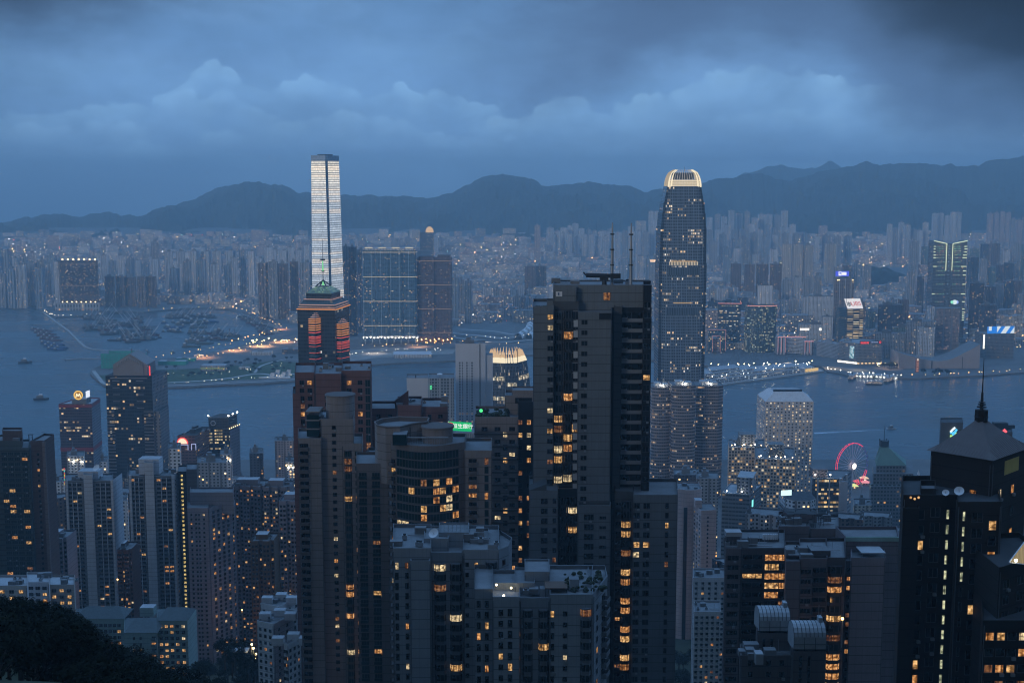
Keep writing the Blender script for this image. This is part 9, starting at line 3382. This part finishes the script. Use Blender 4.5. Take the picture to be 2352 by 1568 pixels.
# mauve zig-zag flats
MV = wallm('mauve flats wall', (.32, .285, .32))
MVD = wallm('darker mauve flats', (.25, .225, .24))  # darker copy of the mauve; the saw-toothed side's shade is in the colour
d = 800
b = Bld('zigzag_flats', 'mauve flats with a saw toothed balcony side in the left middle', 'apartment block', 480, 1166, d)
z1_ = b.vol(fr(430, 478, 1164, d, 20), Z(1166, d), MV)
b.vol(fr(436, 536, 1128, d + 12, 14), Z(1130, d + 12), MVD, zb=Z(1180, d + 12))
zz_ = []
xa, xb = X(478.2, 1164, d), X(531, 1164, d + 14)
for i in range(5):
 f0, f1 = i / 5, (i + 1) / 5
 zz_ += [(xa + (xb - xa) * f0, d + 2 + 18 * f0), (xa + (xb - xa) * (f0 + .13), d + 2 + 18 * f1 - .8)]
zz_ += [(xb, d + 22), (xb, d + 26), (xa, d + 26)]
b.vol(zz_, Z(1168, d), MVD)
b.units_on(z1_[0], z1_[1], Z(1178, d), [.18, .40, .55, .78], 2.95, 1.2, 1.3, 'win', .05, .5, MV)
for i in range(0, 10, 2):
 b.units_on(zz_[i + 1], zz_[i + 2], Z(1176, d), [.5], 2.95, 1.7, 1.7, 'win', .20, .4, MVD, pal=[.65, .2, .05, .1])
b.done()
d = 830
for i, (a, c_, tp, dd, mm, pr, lb) in enumerate(((531, 606, 1116, 845, MVD, .13, 'ribbed grey flats right of the saw toothed flats'), (604, 664, 1118, 835, MVD, .14, 'tall ribbed flats beside the drum topped tower'),
                                                (575, 628, 1242, 760, wallm('brown lit flats', (.16, .105, .07)), .12, 'brown flats lit from the street, in front of the ribbed flats'), (640, 690, 1150, 780, MV, .10, 'grey flats squeezed against the drum topped tower'),
                                                (268, 300, 1262, 790, TBR, .12, 'dark brown block between the two striped flats'), (104, 150, 1236, 760, MVD, .08, 'low grey block at the foot of the left edge tower'))):
 b = Bld('ribbed_flats', lb, 'apartment block', (a + c_) / 2, tp, dd)
 w__ = X(c_, tp, dd) - X(a, tp, dd)
 n = max(2, round(w__ / 6.5))
 pts = []
 for k in range(n):
  q0, q1 = X(a, tp, dd) + w__ * k / n, X(a, tp, dd) + w__ * (k + 1) / n
  pts += [(q0, dd), (q0 + w__ / n * .68, dd), (q0 + w__ / n * .68, dd + 2), (q1, dd + 2)]
 pts = [p for k, p in enumerate(pts) if k == 0 or pts[k - 1] != p]
 pts += [(X(c_, tp, dd), dd + 20), (X(a, tp, dd), dd + 20)]
 b.vol(pts, Z(tp, dd), mm)
 for k in range(n):
  b.units_on(pts[4 * k], pts[4 * k + 1], Z(tp + 8, dd), [.3, .75], 2.95, 1.3, 1.4, 'win', pr, .5, mm, pal=[.6, .22, .08, .1])
  b.units_on(pts[4 * k + 2], pts[4 * k + 3], Z(tp + 8, dd), [.5], 2.95, 1.2, 1.4, 'win', pr * .8, .5, mm, pal=[.6, .22, .08, .1])
 o = b.done()
 roof_bits(o, X(a + 3, tp, dd), X(c_ - 3, tp, dd), dd + 4, dd + 16, Z(tp, dd) - 1.1, 6, 200 + i)
 mb = MB()
 mb.box(X(a + 12, tp, dd + 6), X(c_ - 14, tp, dd + 6), dd + 7, dd + 15, Z(tp, dd) - 1, Z(tp - 14, dd + 6), mm, ROOFL)
 mb.build('lift_house', o)
# ------------------------------------------------------------------ seafoam institute and white houses at the lower left
SF = wallm('seafoam render', (.27, .37, .36))
SFR = mat('grey tiled hip roof', (.085, .105, .11), .85, var=.4, scale=.6)
d = 640
b = Bld('seafoam_institute', 'long seafoam green institute with lit classrooms and grey tiled roofs, lower left', 'institute', 300, 1420, d)
a1 = b.vol(fr(169, 284, 1416, d + 8, 16), Z(1420, d + 8), SF, roof=SFR, par=.1)
a2 = b.vol(fr(284.5, 360, 1448, d - 10, 22), Z(1452, d - 10), SF, roof=SFR, par=.1)
a3 = b.vol(fr(360.5, 430, 1420, d, 18), Z(1424, d), SF, roof=SFR, par=.1)
a4 = b.vol([(X(430.2, 1420, d), d), (X(436, 1420, d + 4), d + 6), (X(436, 1420, d + 4), d + 18), (X(430.2, 1420, d), d + 18)], Z(1424, d), SF, roof=SFR, par=.1)
for f_, t_, cols, pr in ((a1, Z(1430, d + 8), [.08, .17, .26, .45, .54, .63, .72, .81, .9], .30), (a3, Z(1432, d), [.12, .3, .48, .66, .86], .36)):
 b.units_on(f_[0], f_[1], t_, cols, 3.3, 1.7, 1.6, 'win', pr, .5, SF, pal=[.2, .65, .1, .05], zmin=Z(1560, d))
b.units_on(a2[0], a2[1], Z(1460, d - 10), [.3, .5], 3.3, 1.0, 1.4, 'win', .3, .5, SF, pal=[.2, .65, .1, .05], zmin=Z(1560, d))
b.units_on(a2[0], a2[1], Z(1458, d - 10), [.90], 3.3, 2.4, 1.9, 'balc', .35, .3, SF, zmin=Z(1560, d))
o = b.done()
for f_, t_ in ((a1, Z(1420, d + 8)), (a2, Z(1452, d - 10)), (a3, Z(1424, d))):
 mb = MB()
 ev = shrink(f_, 1.03)
 x0, x1 = ev[0][0], ev[1][0]
 y0, y1 = ev[0][1], ev[2][1]
 ym = (y0 + y1) / 2
 k = min(5, (x1 - x0) * .2)
 A, B_, C_, D_ = (x0, y0, t_), (x1, y0, t_), (x1, y1, t_), (x0, y1, t_)
 E_, F_ = (x0 + k, ym, t_ + 4.2), (x1 - k, ym, t_ + 4.2)
 mb.face([A, B_, F_, E_], SFR)
 mb.face([C_, D_, E_, F_], SFR)
 mb.face([B_, C_, F_], SFR)
 mb.face([D_, A, E_], SFR)
 mb.build('hip_roof', o)
mb = MB()
mb.box(X(318, 1405, d + 4), X(350, 1405, d + 4), d + 6, d + 12, Z(1424, d), Z(1398, d + 4), SF, ROOFL)
mb.build('roof_house', o)
for i, (a, c_, tp, dd, lb, mm) in enumerate(((-10, 62, 1344, 560, 'low white house with a flat roof at the left edge above the trees', WF_), (60, 112, 1336, 585, 'low white house with a bright roof edge among the trees', WF_),
                                             (112, 170, 1342, 600, 'low cream house left of the institute', wallm('cream house wall', (.44, .40, .37))))):
 b = Bld('hillside_house', lb, 'house', (a + c_) / 2, tp, dd)
 f_ = b.vol(fr(a, c_, tp, dd, 16), Z(tp, dd), mm, roof=ROOFL)
 b.units_on(f_[0], f_[1], Z(tp + 8, dd), [.2, .5, .8], 3.1, 2.0, 1.5, 'win', .42, .5, mm, pal=[.3, .55, .1, .05])
 o = b.done()
 roof_bits(o, f_[0][0] + 1, f_[1][0] - 1, dd + 3, dd + 12, Z(tp, dd) - 1.1, 5, 300 + i)
# white stepped villas right of the trees
WV = wallm('white villa wall', (.60, .61, .63))
for i, (a, c_, e_, tp, dd, lb) in enumerate(((598, 640, 690, 1392, 590, 'upper white stepped villa with roof rooms'), (590, 628, 690, 1432, 560, 'middle white stepped villa with a zigzag parapet'), (652, 660, 692, 1478, 530, 'lower white villa at the edge of the drum topped tower'))):
 b = Bld('stepped_villa', lb, 'house', c_, tp, dd)
 f_ = corner(a, c_, e_, tp, dd, 28, 26)
 b.vol(f_, Z(tp, dd), WV, roof=ROOFM)
 b.units_on(f_[3], f_[0], Z(tp + 12, dd), [.2, .5, .8], 3.1, 1.3, 1.4, 'win', .06, .5, WV)
 b.units_on(f_[0], f_[1], Z(tp + 12, dd), [.2, .5, .8], 3.1, 1.3, 1.4, 'win', .10, .5, WV)
 o = b.done()
 cc = cen(f_)
 for k in range(3):
  mb = MB()
  q = (cc[0] + (k - 1) * 6, cc[1] + (k % 2) * 5 - 2)
  mb.box(q[0] - 2.6, q[0] + 2.6, q[1] - 2, q[1] + 2, Z(tp, dd) - 1.1, Z(tp, dd) + 2.2, WV, ROOFL)
  mb.build('roof_room', o)
 roof_bits(o, cc[0] - 8, cc[0] + 8, cc[1] - 6, cc[1] + 6, Z(tp, dd) - 1.1, 4, 320 + i)
# street light glimpsed among the trees
p = P(583, 1486, 600)
o = thing('lit_shelter', 'small shelter with bright yellow lamps glimpsed among the dark trees', 'shelter', (p.x, p.y, p.z - 6))
mb = MB()
mb.box(p.x - 14, p.x - 3, p.y - 2, p.y + 4, p.z - 2, p.z - 1.5, ROOFL)
mb.build('canopy', o)
for k, (a, c_) in enumerate(((0, 0), (1.2, -3), (.6, -5.4), (-.8, 2))):
 mb = MB()
 mb.dome((p.x + a, p.y - 1, p.z + c_), .55, emit('yellow street lamp', (1, .80, .35), 7), n=8, k=2, full=True)
 mb.bar((p.x + a, p.y - 1, p.z + c_), (p.x + a, p.y - 1, p.z - 8), .1, METAL, 4)
 mb.build('lamp', o)
li = bpy.data.lights.new('shelter_light', 'POINT')
li.energy = 900
li.color = (1, .75, .35)
li.shadow_soft_size = .5
lo = bpy.data.objects.new('shelter_light', li)
sc.collection.objects.link(lo)
lo.location = (p.x - 1, p.y - 3, p.z - 1)
# street lamps down in the gaps, throwing orange light up the walls
for px, py, dd, en in ((612, 1462, 742, 2600), (1586, 1500, 868, 5200), (556, 1400, 790, 1800), (1655, 1420, 840, 1500), (270, 1330, 775, 1200), (1935, 1420, 366, 300), (862, 1520, 470, 350)):
 p = P(px, py, dd)
 o = thing('street_lamp', 'orange street lamp glowing up the walls in a gap between flats', 'street lamp', (p.x, p.y, p.z - 9), 'street lamps in the gaps between towers')
 mb = MB()
 mb.bar((p.x, p.y, p.z - 9), (p.x, p.y, p.z), .12, METAL, 5)
 mb.build('pole', o)
 mb = MB()
 mb.dome((p.x, p.y, p.z), .45, emit('orange gap lamp', (1, .5, .14), 12), n=8, k=2, full=True)
 mb.build('lamp_head', o)
 li = bpy.data.lights.new('street_lamp_light', 'POINT')
 li.energy = en
 li.color = (1, .48, .16)
 li.shadow_soft_size = .6
 lo = bpy.data.objects.new('street_lamp_light', li)
 sc.collection.objects.link(lo)
 lo.location = (p.x, p.y - 1.5, p.z + .5)
# ------------------------------------------------------------------ trees on the hillside
LEAF = bpy.data.materials.new('dark evergreen leaf')
LEAF.use_nodes = True
t = NT(LEAF.node_tree)
b_ = t.n('ShaderNodeBsdfPrincipled')
oc = t.n('ShaderNodeTexCoord').outputs['Object']
rn = t.n('ShaderNodeObjectInfo').outputs['Random']
nn = t.noise(oc, .35, 3, .6)
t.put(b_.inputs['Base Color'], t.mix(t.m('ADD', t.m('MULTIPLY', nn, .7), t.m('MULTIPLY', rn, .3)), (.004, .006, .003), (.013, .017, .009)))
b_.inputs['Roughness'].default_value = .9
b_.inputs['Specular IOR Level'].default_value = .05
t.t.links.new(b_.outputs[0], t.n('ShaderNodeOutputMaterial').inputs[0])
BARK = mat('dark bark', (.04, .032, .026), .95)
CROWN = []
for v_ in range(3):
 r_ = random.Random(70 + v_)
 mb = MB()
 for c in range(34):
  a, e, r = r_.uniform(0, math.tau), r_.uniform(-.35, 1.0), r_.uniform(.55, 1.0)
  cx_, cy2, cz = 4.6 * r * math.cos(a) * math.cos(e), 4.6 * r * math.sin(a) * math.cos(e), 7.5 + 3.6 * r * math.sin(e)
  cr = r_.uniform(1.0, 1.9)
  for q in range(80):
   u = Vector((r_.gauss(0, 1), r_.gauss(0, 1), r_.gauss(0, 1)))
   u.normalize()
   p = Vector((cx_, cy2, cz)) + u * cr * r_.uniform(.6, 1.05)
   nn_ = (u + Vector((r_.uniform(-.6, .6), r_.uniform(-.6, .6), r_.uniform(0, .8)))).normalized()
   e1 = nn_.orthogonal().normalized()
   e2 = nn_.cross(e1)
   s_ = r_.uniform(.16, .36)
   k = r_.uniform(.4, .8)
   mb.face([p - e1 * s_, p - e2 * s_ * k, p + e1 * s_, p + e2 * s_ * k], LEAF)
 cr_ = mb.build('crown')
 mb = MB()
 mb.bar((0, 0, -3), (0, 0, 4.5), .42, BARK, 7, .28)
 for q in range(6):
  a = q * 1.05 + v_
  mb.bar((0, 0, 3.6 + q * .25), (3.0 * math.cos(a), 3.0 * math.sin(a), 7.2 + q * .3), .18, BARK, 5, .06)
 tr = mb.build('trunk')
 CROWN.append((cr_, tr))
 for q in (cr_, tr):
  sc.collection.objects.unlink(q)
def tree(x, y, z, s_, lab, grp):
 o = thing('evergreen_tree', lab, 'tree', (x, y, z), grp)
 o.rotation_euler = (0, 0, rnd.uniform(0, 6.28))
 o.scale = (s_, s_, s_ * rnd.uniform(.85, 1.1))
 for q in CROWN[rnd.randrange(3)]:
  c = q.copy()
  sc.collection.objects.link(c)
  c.parent = o
  c.location = (0, 0, 0)
 return o
HILL = [(0, 1350), (40, 1356), (70, 1372), (100, 1366), (130, 1362), (165, 1392), (185, 1440), (240, 1470), (300, 1490), (360, 1530), (420, 1540), (470, 1556), (640, 1566)]
n = 0
for row_, (da, db, k) in enumerate(((300, 345, 40), (255, 300, 40), (205, 255, 40), (160, 205, 30))):
 for i in range(k):
  px = -40 + 690 * (i + rnd.random()) / k
  d_ = rnd.uniform(da, db)
  x = ratio(px, 1450) * d_
  s_ = rnd.uniform(.75, 1.25)
  zt_ = Z(lerp_tab(HILL, px) + rnd.uniform(0, 22) + row_ * 16, d_)
  z = min(gz(x, d_) + 2, zt_ - 11 * s_)
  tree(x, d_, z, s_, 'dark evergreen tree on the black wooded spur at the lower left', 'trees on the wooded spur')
for i in range(26):
 px = rnd.uniform(436, 610)
 d_ = rnd.uniform(560, 690)
 x = ratio(px, 1500) * d_
 py = rnd.uniform(1470, 1560)
 if 560 < px < 600 and py < 1505:
  py += 30
 s_ = rnd.uniform(.8, 1.2)
 tree(x, d_, Z(py, d_) - 10 * s_, s_, 'dark tree in the hollow between the institute and the white villas', 'trees in the hollow')
for i in range(16):
 px = rnd.uniform(1556, 1640)
 d_ = rnd.uniform(700, 860)
 x = ratio(px, 1540) * d_
 tree(x, d_, gz(x, d_) - 1, rnd.uniform(.8, 1.3), 'dark tree in the gap below the pink towers', 'trees below the pink towers')
for i in range(14):
 px = rnd.uniform(2020, 2062) if i < 8 else rnd.uniform(2120, 2190)
 p = GP(px, 846 if i < 8 else 862, 3.5)
 tree(p.x, p.y + rnd.uniform(-6, 10), 3.4, rnd.uniform(.9, 1.3), 'dark tree beside the left end of the sloping hall' if i < 8 else 'dark tree in the row before the sloping hall', 'trees left of the hall' if i < 8 else 'trees before the hall')
for i in range(40):
 f = rnd.random()
 p = GP(380 + 300 * f, 852 - 26 * f + rnd.uniform(-6, 24), 3.6)
 tree(p.x, p.y, 3.5, rnd.uniform(.6, 1.0), 'small tree on the west shore park', 'trees on the shore park')
